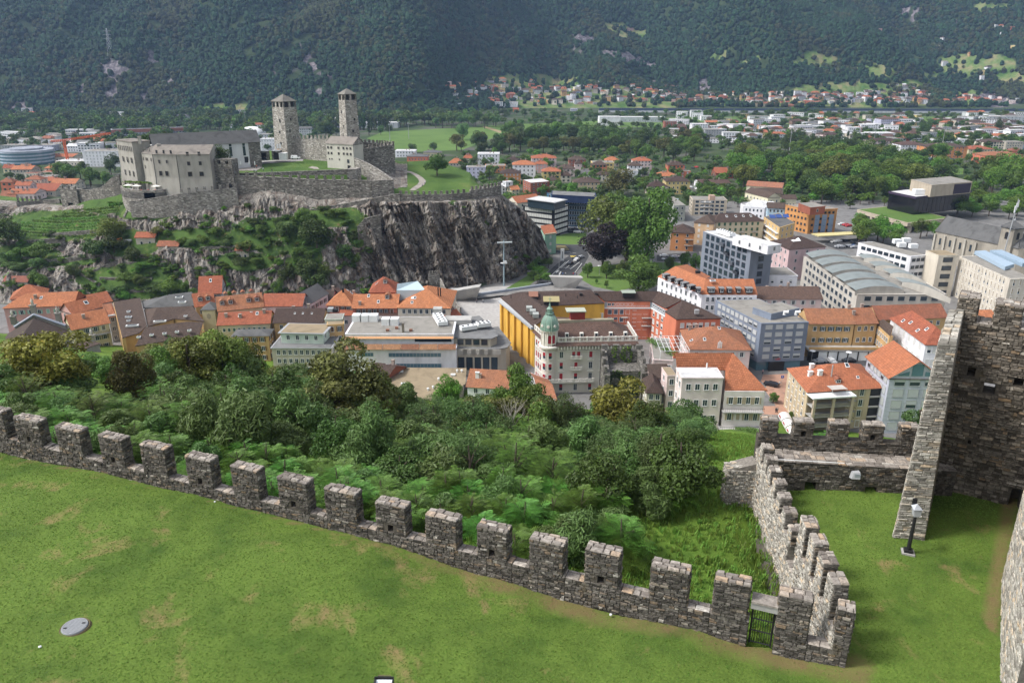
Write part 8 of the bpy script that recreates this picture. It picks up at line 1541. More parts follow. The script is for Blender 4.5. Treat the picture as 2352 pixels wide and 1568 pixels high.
sheet('square_pink',F_('120 425 345 415 340 600 100 480','l'),.004,PINKP);sheet('square_pink',F_('100 690 330 690 330 770 110 760','l'),.004,PINKP);sheet('square_pink',F_('150 500 330 600 330 690 230 690 140 560','l'),.008,PINKP)
sheet('football_field',F_('842 318 880 303 1000 296 1165 290 1172 300 1130 318 1060 345 925 350'),.0,FIELD);sheet('meadow_strip',F_('1100 290 1200 285 1600 268 2352 268 2352 276 1600 290 1172 298'),.0,FIELD);sheet('sports_field',F_('350 1340 860 1330 860 1400 500 1410','d'),.0,FIELD);sheet('park_field',F_('1640 1440 1840 1430 1830 1490 1620 1500','d'),.0,FIELD)
sheet('bare_track',F_('1985 1085 2010 1080 2150 1120 2140 1140','b'),.05,gravel((.3,.24,.14),'bare_soil'));sheet('running_track',F_('350 1305 820 1300 820 1330 345 1338','d'),.03,plaster((.35,.13,.1)))
MK=plain((.75,.75,.72),'road_paint');MKY=plain((.6,.45,.08),'yellow_road_paint')
def mark(s,mat=MK,c='g'):
 v=[float(x)for x in s.split()];a,b=P((c,v[0],v[1]),.02),P((c,v[2],v[3]),.02);d=Vector((b.x-a.x,b.y-a.y));L=d.length;d/=L;m=MB();m.box(((a.x+b.x)/2,(a.y+b.y)/2),d,L/2,v[4]if len(v)>4 else .12,.008,.016);return m.build('road_marking',mat)
rmk=empty('road_markings',P(('g',560,900),0),'white and yellow road markings','road marking');rmk['kind']='structure'
for s in('520 900 590 835','560 905 640 840','600 910 680 850','640 830 585 880','480 940 500 920 .3','440 960 430 990 .3','520 930 505 960 .3','500 895 600 900','400 1000 560 850','470 745 650 775','1380 812 1430 812','1470 806 1520 805','1560 800 1620 800','700 860 640 940'):mark(s).parent=rmk;
for s in('605 795 612 808 .35','618 795 626 808 .35','631 796 640 808 .35','645 796 654 808 .35','480 715 560 712 .3','480 725 570 722 .3','480 735 580 732 .3','485 745 590 742 .3'):mark(s,MKY).parent=rmk
for o in rmk.children:o.location=-rmk.location
WD_=plaster((.4,.39,.37),'fair_concrete')
def wedge(nm,lab,top,zt,bot,z0=0):
 T_=[P(c,z)for c,z in zip(top,zt)];B_=[P(c,z0)for c in bot];c=T_[0];e=empty(nm,(c.x,c.y,z0),lab,'entrance pavilion');m=MB();i=m.vs(B_+T_)
 for k in range(4):m.face((i+k,i+(k+1)%4,i+4+(k+1)%4,i+4+k))
 m.face((i+4,i+5,i+6,i+7));m.build('wall',WD_,e);return e
wedge('concrete_entrance','angular concrete entrance wedge at the foot of the cliff',F_('1672 1112 1960 1062 1978 1036 1662 1092','f'),(4,7.5,7.5,4),F_('1735 1182 1935 1172 1945 1130 1700 1150','f'))
wedge('concrete_entrance','angular concrete entrance wedge beside the road ramp',F_('425 975 712 985 690 965 415 962','g'),(6,6,6,6),F_('480 1085 640 1085 650 1050 480 1050','g'))
sheet('road_deck',F_('-430 1140 440 1050 760 1090 740 1110 0 1135 -250 1170','g'),.9,gravel((.26,.25,.24),'deck_paving'));m=MB();a_,b_=P(('f',1950,1125),1.5),P(('g',435,1035),1.5);d=Vector((b_.x-a_.x,b_.y-a_.y));m.box(((a_.x+b_.x)/2,(a_.y+b_.y)/2),d.normalized(),d.length/2,.5,0,1.9);tag(m.build('deck_kerb_wall',plaster((.3,.33,.38))),'long low grey wall edging the road deck beside the square','wall',kind='thing')
p_=P(('f',2170,1055),0);e=empty('tall_street_lamp',p_,'tall blue-grey floodlight column with T-shaped head before the cliff','lamp post');zt=zY(px(('f',2170,665))[1],p_.y);BP=plain((.28,.36,.4),'blue_grey_paint');m=MB();m.tube([p_,p_+Vector((0,0,zt))],[.4,.22],8);m.build('column',BP,e)
m=MB();m.box((p_.x+.4,p_.y),(.98,.2),3.3,.5,zt-1.2,zt-.7,True);m.build('lamp_arm',plain((.5,.55,.55),'pale_metal'),e);m=MB();m.box((p_.x,p_.y),(1,0),1.5,.5,zt*.5,zt*.5+.3,True);m.box((p_.x+.5,p_.y),(1,0),.8,.5,zt*.5+.3,zt*.5+1.2,True);m.build('lamp_cluster',WHITE,e)
for c,h,lab in((('f',1858,1070),11,'thin pole behind the left concrete wedge'),(('g',503,965),10,'thin pole in front of the right concrete wedge')):mast(c,h,'slim_pole',lab,'pole',.12)
p_=P(('g',532,838),0);e=empty('totem_sign',p_,'white totem sign with dark vertical lettering beside the road','sign');m=MB();m.box((p_.x,p_.y),(1,0),.9,.3,0,6.2,True);m.build('panel',WHITE,e);m=MB();[m.box((p_.x,p_.y-.31),(1,0),.3,.01,1.2+k*.62,1.6+k*.62,True)for k in range(6)];m.build('lettering',DARK,e)
for c,h,lab in((('l',525,352),5.5,'white disc street lamp behind the loggia house'),(('l',836,352),5,'white disc lamp half hidden behind the loggia house ridge'),(('g',848,960),4.5,'double white disc lamp in the small park'),(('g',1390,915),5.5,'white street lamp at the edge of the park road'),(('g',1110,925),5,'white street lamp between park trees')):
 e,p_=mast(c,h,'disc_lamp',lab,'street lamp',.09);m=MB();m.lathe((p_.x,p_.y),[(.01,h+.2),(.9,h+.1),(.95,h),(.01,h-.05)],14);m.build('disc',WHITE,e)
CL={'b':(.02,.02,.025),'w':(.7,.7,.7),'s':(.35,.36,.38),'r':(.4,.02,.02),'u':(.05,.1,.25)};NM={'b':'black','w':'white','s':'silver','r':'red','u':'blue'}
def cars(s,crop,where,grp):
 for ln in s.split(';'):
  f=ln.split();p_=P((crop,float(f[0]),float(f[1])),.01);car(p_,radians(float(f[2])),'%s car parked %s'%(NM[f[3]],where),CL[f[3]],'car',grp)
cars('188 518 -35 b','l','alone beside the pink paved square',None)
cars('612 572 -20 s;640 578 -20 b;668 572 -20 w;606 598 -20 b;660 602 -20 w;680 600 -20 s;672 540 0 s;640 600 -20 s;652 826 40 b;688 818 40 s','g','near the black office','cars parked near the black office')
cars('1400 805 5 w;1500 815 185 s;1590 796 5 b;655 838 60 w;600 870 60 b;420 640 0 s','g','on the road by the plane tree','cars on the park road')
cars('600 320 10 s;700 318 100 w;850 316 10 b','l','in the asphalt courtyard','cars in the courtyard')
cars('790 535 20 w;825 540 20 r;850 548 20 r;728 685 20 w;760 680 20 w;800 676 20 b;830 676 20 b;885 690 90 b;765 725 10 s;785 728 10 s;805 726 10 b;830 724 10 s;855 722 10 s;880 722 10 u;900 730 10 s','h','by the orange office and pink building','cars parked by the orange office')
for k in range(60):
 x,y=[(1900,2160,318,322),(1480,1640,430,436),(2080,2200,358,372),(1150,1700,385,392)][k%4][0:2],[(1900,2160,318,322),(1480,1640,430,436),(2080,2200,358,372),(1150,1700,385,392)][k%4][2:4]
 p_=P((rr.uniform(*x),rr.uniform(*y)),.02);c=rr.choice('bwwssru');car(p_,rr.uniform(0,3),'%s car parked in the streets beyond the plane tree'%NM[c],CL[c],'car','cars parked in the far streets',False)
W_,D_,R_=(.6,.6,.6),(.04,.04,.05),(.5,.05,.05)
for c,lab,tp in((('l',228,748),'person in black walking beside another on the pink square',D_),(('l',240,748),'person in grey right of the walking pair on the pink square',(.3,.28,.27)),(('l',258,520),'person in a white top beside the blue parking sign',W_),(('l',116,418),'person in a pink top at the corner of the blue-grey bank',(.5,.3,.3)),(('g',536,968),'person in blue by the right concrete wedge',(.1,.2,.5)),(('g',560,966),'person in white by the right concrete wedge',W_),(('g',626,968),'person in a red top near the right concrete wedge',R_),(('g',640,970),'person in navy near the right concrete wedge',(.03,.05,.2)),(('g',655,970),'person in black rightmost of the group near the concrete wedge',D_),(('f',1936,1200),'person leaving the left concrete wedge on the square',(.15,.12,.12)),(('f',1993,1198),'person with pale top crossing the cobbled square',W_)):person(c,0,lab,tp)
for c,lab in((('f',1472,206),'walker with dark trousers on the mound path'),(('f',1495,188),'walker in pale clothes on the mound path')):person(None,0,lab,W_,pz=hsu(*px(c)))
p_=P(('l',278,505),0);e=empty('parking_sign',p_,'blue square parking sign with white letter on a thin pole','sign');m=MB();m.tube([p_,p_+Vector((0,0,2.6))],.05,5);m.build('pole',GREYP,e);m=MB();m.box((p_.x,p_.y-.06),(1,0),.45,.03,2.1,3.0,True);m.build('panel',plain((.02,.06,.4),'sign_blue'),e);text(e,'P',(p_.x,p_.y-.1,2.2),(1,0),.9,WHITE)
a_,b_=P(('l',300,745),3.0),P(('l',402,925),3.0);tn=empty('canvas_tunnel',(a_.x,a_.y,0),'pale rounded canvas tunnel with faded red print beside the loggia house','awning')
for k in range(3):
 u,v=a_.lerp(b_,k/3+.01),a_.lerp(b_,(k+1)/3-.02);d=(v-u).normalized();s=Vector((-d.y,d.x,0));m=MB();N_=8
 for j in range(N_):t0,t1=pi*j/N_,pi*(j+1)/N_;f_=lambda q,t:q+s*1.6*cos(t)+Vector((0,0,1.3*sin(t)-1));m.poly([f_(u,t0),f_(v,t0),f_(v,t1),f_(u,t1)])
 m.build('canvas',plaster((.62,.6,.58),'canvas',.9),tn);c=(u+v)/2-s*1.62;m=MB();[m.box((c.x+d.x*(j-3)*.22,c.y+d.y*(j-3)*.22),(d.x,d.y),.07,.03,2.5,2.95,True)for j in range(7)];m.build('red_print',plain((.5,.02,.02),'red_print'),tn)
NOUN={'d':'dark green tree','g':'green tree','b':'bright green tree','o':'olive green tree','r':'rusty tinged tree','p':'dark copper beech','c':'conifer','l':'slim poplar','y':'yellowing tree','w':'grey-green tree','f':'feathery green tree','n':'narrow-leaved bush','F':'bright feathery shrub','s':'leafy shrub','a':'acacia tree'}
MT={'d':DGREEN,'g':GREEN,'b':BGREEN,'o':OLIVE,'r':RUSTY,'p':PURPLE,'c':BLUEG,'l':DGREEN,'y':YELG,'w':WILLOW,'s':GREEN,'n':WILLOW,'a':BLUEG,'f':GREEN,'F':LIME}
CM={}
def crown(k,lod,v):
 key=(k,lod,v)
 if key not in CM:
  sd=hash_(k)+v*7
  if lod==0:
   if k=='F':me=frond_mesh('crown',LIME,sd,330,1,.42,7)
   elif k=='f':me=frond_mesh('crown',GREEN,sd,420,1,.26,8,.9)
   elif k=='n':me=crown_mesh('crown',WILLOW,sd,5200,.075,2.2,(1,1,.85),16)
   elif k=='a':me=crown_mesh('crown',BLUEG,sd,8500,.04,1.5,(1,1,.8),22,.6,lr=(.22,.38))
   else:me=crown_mesh('crown',MT[k],sd,8000,.062,1.15,(1,1,.95),24,.78,lr=(.2,.36))
  elif k=='c':me=crown_mesh('crown',MT[k],sd,1100 if lod==1 else 420,.16 if lod==1 else .24,1.2,(.75,.75,1.5),20,.5,conic=.9,lr=(.2,.3))
  elif k=='l':me=crown_mesh('crown',MT[k],sd,420,.22,1,(.4,.4,1.6),14,.6,lr=(.25,.4))
  else:me=crown_mesh('crown',MT[k],sd,3600 if lod==1 else 620,.085 if lod==1 else .2,1,(1,1,.9),18 if lod==1 else 12,.8,lr=(.24,.42))
  CM[key]=me
 return CM[key]
def hash_(k):return ord(k[0])
TRK={}
def trunk_mesh(v):
 if v not in TRK:
  r_=random.Random(v);m=MB();m.tube([(0,0,-.08),(.02,.01,.25),(0,.03,.55),(.03,0,.85)],[.045,.034,.026,.01],7)
  for k in range(5):a=r_.uniform(0,6.28);z=r_.uniform(.3,.6);m.tube([(0,0,z),(cos(a)*.12,sin(a)*.12,z+.13),(cos(a)*.3,sin(a)*.3,z+.26)],[.02,.014,.005],5)
  TRK[v]=m.mesh('trunk',BARK,uv=False)
 return TRK[v]
NT=[0]
PEND=[]
def tree(k,p_,h,r,where,lod=1,grp='',noun=None,now=False,zr=None):
 NT[0]+=1;v=NT[0]%(3 if lod else 2);sh_=k in 'Fns'
 zr=zr or h*(.6 if sh_ else .36 if k in 'cl' else .42);cz=h-zr*(1.35 if k in 'cl' else .86);rr_=r*2 if k=='l' else r;ra=RND.uniform(0,6.28)
 if not now:PEND.append((r/p_.y,k,p_,h,r,where,lod,grp,noun,zr,cz,rr_,ra,v,sh_));return
 e=empty('shrub' if sh_ else 'tree',p_,'%s %s'%(noun or NOUN[k],where),'shrub' if sh_ else 'tree',grp or None,RND.uniform(0,6.28))
 o=link('trunk',trunk_mesh(v),e);o.scale=(h*.8,h*.8,h);c=link('crown',crown(k,lod,v),e);c.location=(0,0,cz);c.scale=(rr_,rr_,zr);c.rotation_euler[2]=ra;return e
def finish_trees():
 for sh_,nm,keep in((False,'distant_trees',225),(True,'undergrowth',255)):
  L=sorted([q for q in PEND if q[14]==sh_],key=lambda q:-q[0])
  for q in L[:keep]:tree(*q[1:9],now=True,zr=q[9])
  ms,ix,pts,rz,sc=[],[],[],[],[]
  for(_,k,p_,h,r,where,lod,grp,noun,zr,cz,rr_,ra,v,_s)in L[keep:]:
   for me,q,s_ in((crown(k,lod,v),p_+Vector((0,0,cz)),(rr_,rr_,zr)),(trunk_mesh(v),p_,(h*.8,h*.8,h))):
    if me not in ms:ms.append(me)
    ix.append(ms.index(me));pts.append(tuple(q));rz.append(ra);sc.append(s_)
  if pts:scatter(nm,pts,rz,sc,ms,ix)
def grove(ks,n,x0,x1,y0,y1,h,r,where,lod=2,seed=1,f=None):
 rr=random.Random(seed);L=[];tries=0
 while len(L)<n and tries<n*30:
  tries+=1;x,y=rr.uniform(x0,x1),rr.uniform(y0,y1);p_=(f or(lambda a,b:P((a,b),0)))(x,y)
  if p_ is None or any((p_-q).length<r*1.05 for q in L):continue
  L.append(p_);s=rr.uniform(.78,1.2);tree(rr.choice(ks),p_,h*s,r*s,where,lod,'trees '+where)
PV,VA,LF,RT='in the belt behind the villas','in the tree belt across the football field','in the valley left of the castle','among the right town houses'
grove('ddrd',30,1040,1470,346,356,19,8.5,'in the dark chestnut row behind the villas',1,3)
grove('dgdgw',26,1165,1410,322,340,22,9.5,PV,1,4);grove('gbgdr',26,1400,1600,330,376,20,9,'in the park left of the white towers',1,5)
grove('l',16,818,912,298,300,25,3.5,'in the row across the football field',2,6);grove('wgdw',36,905,1150,284,296,21,9,VA,2,7)
grove('ddggob',80,1690,2160,372,440,20,10.5,'in the big park wood behind the manor',1,8);grove('gdbb',16,1850,2060,436,470,16,8,'before the black glass building',1,9)
grove('bbg',12,2190,2340,470,505,12,8,'right of the black glass building',1,10);grove('bbg',8,2270,2380,420,455,22,11,'at the right edge of the park',1,11)
grove('dgwgc',70,-20,640,286,312,17,8,LF,2,12);grove('ddgc',30,100,480,312,350,15,7,LF,2,13);grove('dgc',22,640,830,286,310,17,7,'behind the castle towers',2,14)
grove('dg',14,130,268,392,432,15,6.5,'behind the lower castle wall',1,15);grove('gds',14,0,130,400,440,8,4,'among the roofs left of the gate tower',2,16)
grove('ggdb',70,1050,1700,372,470,7,3.4,'in the villa gardens',2,17);grove('gdwcd',120,1590,2350,282,352,10,5,RT,2,18);grove('dgw',80,1000,2350,262,275,13,7,'along the railway viaduct',2,19)
grove('bg',9,1958,2068,540,572,12,6,'in front of the concrete podium',1,20);grove('bg',3,2105,2150,540,552,11,5,'between podium and grey church',1,21);grove('gd',16,1560,1760,420,470,9,4.5,'between the sheds and the manor',1,22)
grove('gb',10,1190,1262,600,655,4.5,2.6,'along the foot of the cliff beside the road',1,23);grove('dg',40,1020,1560,196,236,9,5,'on the village slope',2,24,lambda a,b:PM((a,b)));grove('dg',60,1560,2350,140,236,9,5,'on the village slope',2,25,lambda a,b:PM((a,b)))
def T(k,x,yt,yb,w_,where,lod=1,p_=None,noun=None):
 p_=p_ or P((x,yb),0);h=zY(yt,p_.y)-p_.z;t=p_.y*CP-(p_.z+h*.6-CAMZ)*SP;return tree(k,p_,h,w_/2/FL*t*1.08,where,lod,'',noun,True,h*.5 if k not in 'cl' else None)
T('g',1484,426,618,150,'towering in the middle of the town',0,noun='huge broad plane tree');T('g',1438,455,600,110,'left part of the big plane tree clump',0);T('o',1392,447,585,112,'beside the blue glass office');T('p',1385,515,622,132,'beside the road junction',0);T('g',1466,588,672,125,'behind the salmon building',0);T('r',1417,384,450,78,'in front of the white villas');T('d',1004,352,406,58,'standing alone on the green castle mound',1,hsu(1004,404))
for x,yt,yb,w_ in((1350,602,638,27),(1393,597,640,30),(1430,597,640,28),(1538,590,622,26),(1572,576,618,26),(1595,582,630,27),(1370,640,652,8),(1393,643,662,12)):T('g',x,yt,yb,w_,'in the small park by the junction')
for x,yt,yb,w_,k in((1063,280,322,34,'w'),(948,326,352,20,'w'),(996,325,350,20,'w'),(848,280,312,22,'c'),(749,274,316,38,'d'),(1146,330,352,26,'d'),(875,287,310,16,'w'),(895,284,308,16,'d')):T(k,x,yt,yb,w_,'standing free by the football field')
for x,yt,yb,w_ in((1810,300,352,34),(1845,318,352,26),(1870,306,356,28),(1898,315,352,26),(1925,318,350,24),(1950,312,350,26),(1845,345,376,22),(2080,280,316,22),(2120,275,320,28),(2290,270,306,18)):T('d',x,yt,yb,w_,'in the right town near the sports ground',1)
for x,yt,yb in((1776,892,925),(1811,936,962)):T('g',x,yt+9,yb,26,'small street tree on the paved square',0,noun='round')
def hp(x,y):return hs(x,y)
T('d',505,334,372,52,'behind the castle gatehouse',1,PY((505,375),357))
for x,w_,z in((345,30,9),(365,34,11),(388,30,10)):tree('d',PY((x,322),392)-Vector((0,0,z)),z+4,5,'behind the long castle wing roof',1)
CG='in the castle hill gardens'
for s in 'o 255 500 558 68;d 222 543 600 66;d 262 540 580 60;d 306 565 604 42;w 172 602 640 34;d 22 495 565 74;g 50 568 602 44;g 95 558 600 50;w 88 590 620 40;g 85 625 655 36;d 20 575 600 44;b 100 632 662 30;b 395 640 680 62;g 430 645 676 30;b 285 668 700 34;g 290 625 650 44;g 322 630 660 30;w 660 505 548 52;d 728 500 570 88;g 700 478 520 44;d 640 500 520 30;b 640 590 615 26;g 600 515 540 30;g 690 565 610 50;d 705 590 640 60;d 725 620 668 56;g 745 600 650 40;d 790 560 600 40;g 560 555 580 40;w 440 548 566 34;b 386 525 546 20;r 362 520 540 36;g 500 520 545 44;w 520 548 568 34;b 470 540 560 30;g 420 545 560 28;b 660 540 562 26;g 590 590 612 34;d 555 590 612 44;g 770 480 500 44;d 745 470 490 30;g 820 580 610 26;b 515 612 650 16;g 450 660 690 30;g 640 640 680 30;d 660 610 650 40;g 330 600 620 50;d 360 650 670 60;g 240 660 690 30;d 275 655 680 40;g 30 640 660 36;d 585 500 520 30;w 40 600 620 50'.split(';'):
 f=s.split();k,x,yt,yb,w_=f[0],*[float(v)for v in f[1:]];T(k,x,yt,yb,w_,CG,1,hp(x,yb))
def rs_h(n,x0,x1,y0,y1,seed,k='gdbw',h=2.6,r=2.0):
 rr=random.Random(seed)
 for _ in range(n):x,y=rr.uniform(x0,x1),rr.uniform(y0,y1);s=rr.uniform(.6,1.3);tree(rr.choice(k),hp(x,y)-Vector((0,0,.3)),h*s,r*s,CG,2,'bushes on the castle hill','low leafy bush')
rs_h(60,400,830,500,600,1);rs_h(34,330,520,610,690,2);rs_h(26,0,320,560,690,3);rs_h(26,640,880,500,690,4,'ddg');rs_h(16,540,760,480,520,5);rs_h(8,1180,1260,590,625,6,'g',2,1.5);rs_h(7,1040,1120,470,520,7,'g',1,1.3)
for k in range(12):
 y0=464+k*6.6;xa,xb=(250 if k<2 else 215-k*24),(278-k*1.5 if k>1 else 280);xa=max(46,xa);pts=[hp(x,y0+8*sin((x-40)/80)+(x-150)*-.02)for x in np.linspace(xa,xb,8)]
 o=leafslab('vine_row',('%s curved vine row below the castle wall'%('topmost second third fourth fifth sixth seventh eighth ninth tenth eleventh twelfth thirteenth fourteenth lowest'.split()[k])),'vine row',pts,(.4,.9),BGREEN if k%2 else GREEN,520,.5,k+50,None,'vine rows')
for s in '100 541 250 528 300 523 2.6;0 560 60 556 150 548 2.8;320 520 345 500 385 497 1.8;60 622 110 600 250 585 1.6;210 625 260 604 300 592 4;290 604 345 606 400 600 2;230 640 300 642 350 640 2;285 590 400 585 420 583 1.5;400 575 480 570 560 568 2;345 610 440 598 500 595 3;240 672 320 668 380 665 2;110 640 180 628 230 655 3.5;30 590 70 595 120 600 1.5;600 642 660 588 720 585 3;395 505 400 480 402 475 3;285 500 300 465 302 462 3;120 642 150 650 180 660 2;400 625 420 627 460 630 2'.split(';'):
 v=[float(a)for a in s.split()];W=[hp(v[0],v[1]),hp(v[2],v[3]),hp(v[4],v[5])];e=empty('terrace_wall',W[1],'rough stone terrace wall '+CG,'wall','terrace walls on the castle hill');m=MB()
 for a,b in zip(W,W[1:]):d=Vector((b.x-a.x,b.y-a.y)).normalized();n=Vector((d.y,-d.x))*.5;m.prism([(a.x+n.x,a.y+n.y),(b.x+n.x,b.y+n.y),(b.x-n.x,b.y-n.y),(a.x-n.x,a.y-n.y)],[a.z-v[6]-1,b.z-v[6]-1,b.z-v[6]-1,a.z-v[6]-1],[a.z+.7,b.z+.7,b.z+.7,a.z+.7])
 m.build('wall_body',CASTLED,e)
for x0,x1,y,yb,lab,rm in((311,354,549,560,'garden hut with bright orange roof','orange'),(362,408,571,580,'long low red-brown roofed garden shed','rust'),(541,570,580,590,'small garden shed with red-brown roof and pale wall','rust'),(8,62,645,662,'old farmhouse with patched tile roof at the left foot of the hill','faded red')):
 p_=hp((x0+x1)/2,yb);z=p_.z+3;A=(x0,proj((0,p_.y,z))[1]);B('garden_house',lab,A,(x1,A[1]),z,5.5,'gable',1.8,'beige',rm,1,2,1,z0=p_.z-2,far=True,cat='house')
p_=hp(288,563)+Vector((0,0,.9));e=empty('truck',p_,'small orange truck parked on the garden road','truck',None,.1);m=MB();bxm(m,-2.9,-1.3,-.9,.9,.5,2.2);m.build('cab',plain((.7,.16,.03),'truck_orange'),e).location=(0,0,0)
e.children[0].data.transform(Matrix.Translation(p_));m=MB();bxm(m,-1.2,2.8,-.95,.95,.8,1.5);o=m.build('load_bed',GREYP,e);o.data.transform(Matrix.Translation(p_));[link('wheel',carm((.5,.5,.5))[2],e,(x,y,.33))for x in(-2,1.8)for y in(-.85,.85)]
CHP=plaster((.3,.28,.25),'old_plaster',.6);L1=plain((.3,.33,.4),'lead_flashing',.4);c_=[P(('e',x,y),z)for x,y,z in((125,1405,15),(310,1305,19),(560,1392,15))];q=c_[1];e=empty('collegiate_church',(q.x,q.y-6,0),'old grey church with brown roof and lead-edged pediment behind the left tree','church');d=Vector((c_[2].x-c_[0].x,c_[2].y-c_[0].y)).normalized();n=Vector((d.y,-d.x));a_,b_=Vector((c_[0].x,c_[0].y)),Vector((c_[2].x,c_[2].y))
m=MB();f=[(*a_,0),(*b_,0),(*b_,15),(*(a_.lerp(b_,.43)),19),(*a_,15)];g_=[(x-n.x,y-n.y,z)for x,y,z in f];m.poly(f);m.poly(g_[::-1]);m.build('facade_wall',CHP,e);m=MB();top=[Vector(v)for v in(f[4],f[3],f[2])];m.tube(top,.45,6);m.build('flashing',L1,e)
r0=a_.lerp(b_,.43)+n*.1;r1=r0+n*26+d*6;el,er=r0-d*9+n*.1,r0+d*10;m=MB();m.poly([(*er,13),(*r0,18),(*r1,17),(*(r1+d*10),12)][::-1]);m.poly([(*r0,18),(*el,13),(*(r1-d*9),12),(*r1,17)][::-1]);m.build('roof',tiles((.1,.075,.06),'church_tiles',.4),e);m=MB();m.prism([tuple(v)for v in(el,er,r1+d*10,r1-d*9)],0,12.4);m.build('wall',CHP,e)
def statue(c,zt,lab):
 p_=P(c,zt);s=empty('statue',(p_.x,p_.y,zt-2.3),lab,'statue','church statues');ST=plaster((.5,.47,.42),'weathered_marble',.7);m=MB();m.box((p_.x,p_.y),d,.75,.6,zt-5,zt-2.5,True);m.box((p_.x,p_.y),d,1.0,.8,zt-2.5,zt-2.2,True);m.build('pedestal',CHP,s)
 m=MB();m.tube([(p_.x,p_.y,zt-2.2),(p_.x+.05,p_.y,zt-1.4),(p_.x-.05,p_.y,zt-.8),(p_.x,p_.y,zt-.45)],[.45,.38,.42,.14],8);m.tube([(p_.x,p_.y,zt-.45),(p_.x,p_.y,zt-.3),(p_.x,p_.y,zt)],[.12,.22,.1],7);m.tube([(p_.x+.35,p_.y,zt-.75),(p_.x+.7,p_.y-.1,zt-.55),(p_.x+.8,p_.y,zt-.1)],[.14,.12,.08],5);m.build('figure',ST,s,smooth=True)
for c,zt,lab in((('e',265,1160),22.5,'tall pale statue on the top of the church pediment'),(('e',480,1228),19.5,'pale statue with raised arm on the right corner of the church pediment'),(('e',95,1255),19.5,'pale statue on the left corner of the church pediment'),(('e',772,1415),15,'pale statue on the pier before the pale yellow house')):statue(c,zt,lab)
m=MB();p_=P(('i',740,200),11);m.box((p_.x,p_.y),(.9,-.4),3,2.5,0,12.2);m.build('choir_block',CHP,e);m=MB();m.box((p_.x,p_.y),(.9,-.4),3.3,2.8,12.2,12.35,True);m.build('choir_roof',RM('brown'),e)
YM=[(-60,800),(60,765),(170,830),(230,850),(300,820),(360,790),(420,770),(560,775),(600,830),(660,850),(700,830),(860,850),(890,905),(960,918),(1110,905),(1150,870),(1240,880),(1270,925),(1500,915),(1600,945),(1660,985),(1760,1010)]
def ymin(x):return float(np.interp(x,[a for a,b in YM],[b for a,b in YM]))
def FT(k,x,yt,w_,Y,lab,noun=None):
 p_=PY((x,yt),Y);z0=z_hill(p_.x,Y);h=max(3,p_.z-z0);r=w_/2/FL*(Y*CP-(p_.z-CAMZ)*SP)
 return tree(k,Vector((p_.x,Y,z0)),h,r,lab,0,'',noun,True,min(h*.5,r*1.25))
for k,x,yt,w_,Y,lab in(('g',205,832,100,96,'in the gap right of the golden tree'),('g',240,845,90,84,'between golden tree and rusty tree'),('d',160,850,100,78,'behind the golden tree'),('g',895,885,110,92,'at the left corner of the tan annex'),('a',975,912,100,98,'right below the tan annex'),('y',85,752,215,64,'with golden tips hiding the church at far left'),('r',290,800,120,66,'with red seed clusters beside the church'),('o',500,748,170,80,'rising above the middle of the left wood'),('o',420,768,160,76,'left of the tall olive tree'),('g',345,800,130,72,'between the rusty tree and the olive trees'),('d',620,838,150,70,'left of the great brown tree'),('r',790,790,225,66,'as the great brown crown in the middle'),('r',750,870,200,62,'low half of the great brown crown'),('w',930,875,80,82,'before the flat tan annex'),('a',1085,892,150,66,'with airy crown left of the clearing gap'),('g',1188,838,120,88,'dense and round before the orange roof'),('b',1027,864,72,112,'small and round like a ball before the annex'),('a',1300,888,120,70,'with red pods below the hotel'),('y',1430,880,190,72,'with yellow flecks below the ivy tower'),('d',1580,928,140,100,'at the foot of the pale pink block'),('a',1560,1010,140,76,'before the ruined wall bits'),('d',560,900,170,66,'in the dense middle wood'),('n',150,895,150,62,'behind the left merlons'),('d',400,890,160,72,'in the middle of the left wood'),('a',1180,960,150,66,'in the right wood'),('w',980,1010,150,58,'in the centre wood'),('d',30,850,130,66,'at the left edge'),('a',1380,1000,170,64,'in the right wood above the shrubs'),('g',1720,992,90,120,'beside the cross wall corner')):FT(k,x,yt,w_,Y,lab)
rr=random.Random(77);WD2='in the wood below the front wall'
for(d0,d1,sp,h0,h1,r0,r1,ks)in((4.5,13,1.9,1.7,3.0,1.1,1.7,'FFFFn'),(12,34,3.0,3.5,6,1.8,2.7,'fnnddaf'),(34,80,4.4,6,10,2.6,3.8,'dgonadr'),(80,128,6,6,9,3.2,4.2,'dgo')):
 d_=d0
 while d_<d1:
  s_=-28-(d_*.55)
  while s_<62+d_*.35:
   s2,dd=s_+rr.uniform(-.45,.45)*sp,d_+rr.uniform(-.45,.45)*sp;s_+=sp;q=A0+WD*s2+WN*dd;x,y=q.x,q.y;z=z_hill(x,y);u,v_,t_=proj((x,y,z))
   if u<-140 or u>1800 or(dd<8 and u<0):continue
   if u>1600-max(0,(v_-1120))*.95 and v_>1015:continue
   if x>12.2 and y<44:continue
   if 960<u<1070 and 945<v_<985:continue
   lim=ymin(u)+(rr.uniform(0,50)if dd>34 else rr.uniform(30,130));h=rr.uniform(h0,h1);zt_=zY(lim,y);h=min(h,zt_-z)
   if h<1.5:continue
   k=rr.choice(ks);r=rr.uniform(r0,r1)*min(1,h/h0+.15);tree(k,Vector((x,y,z)),h,r,WD2 if dd>13 else 'at the outer foot of the front wall',0,'wood below the front wall',zr=min(h*.62,r*1.3))
  d_+=sp
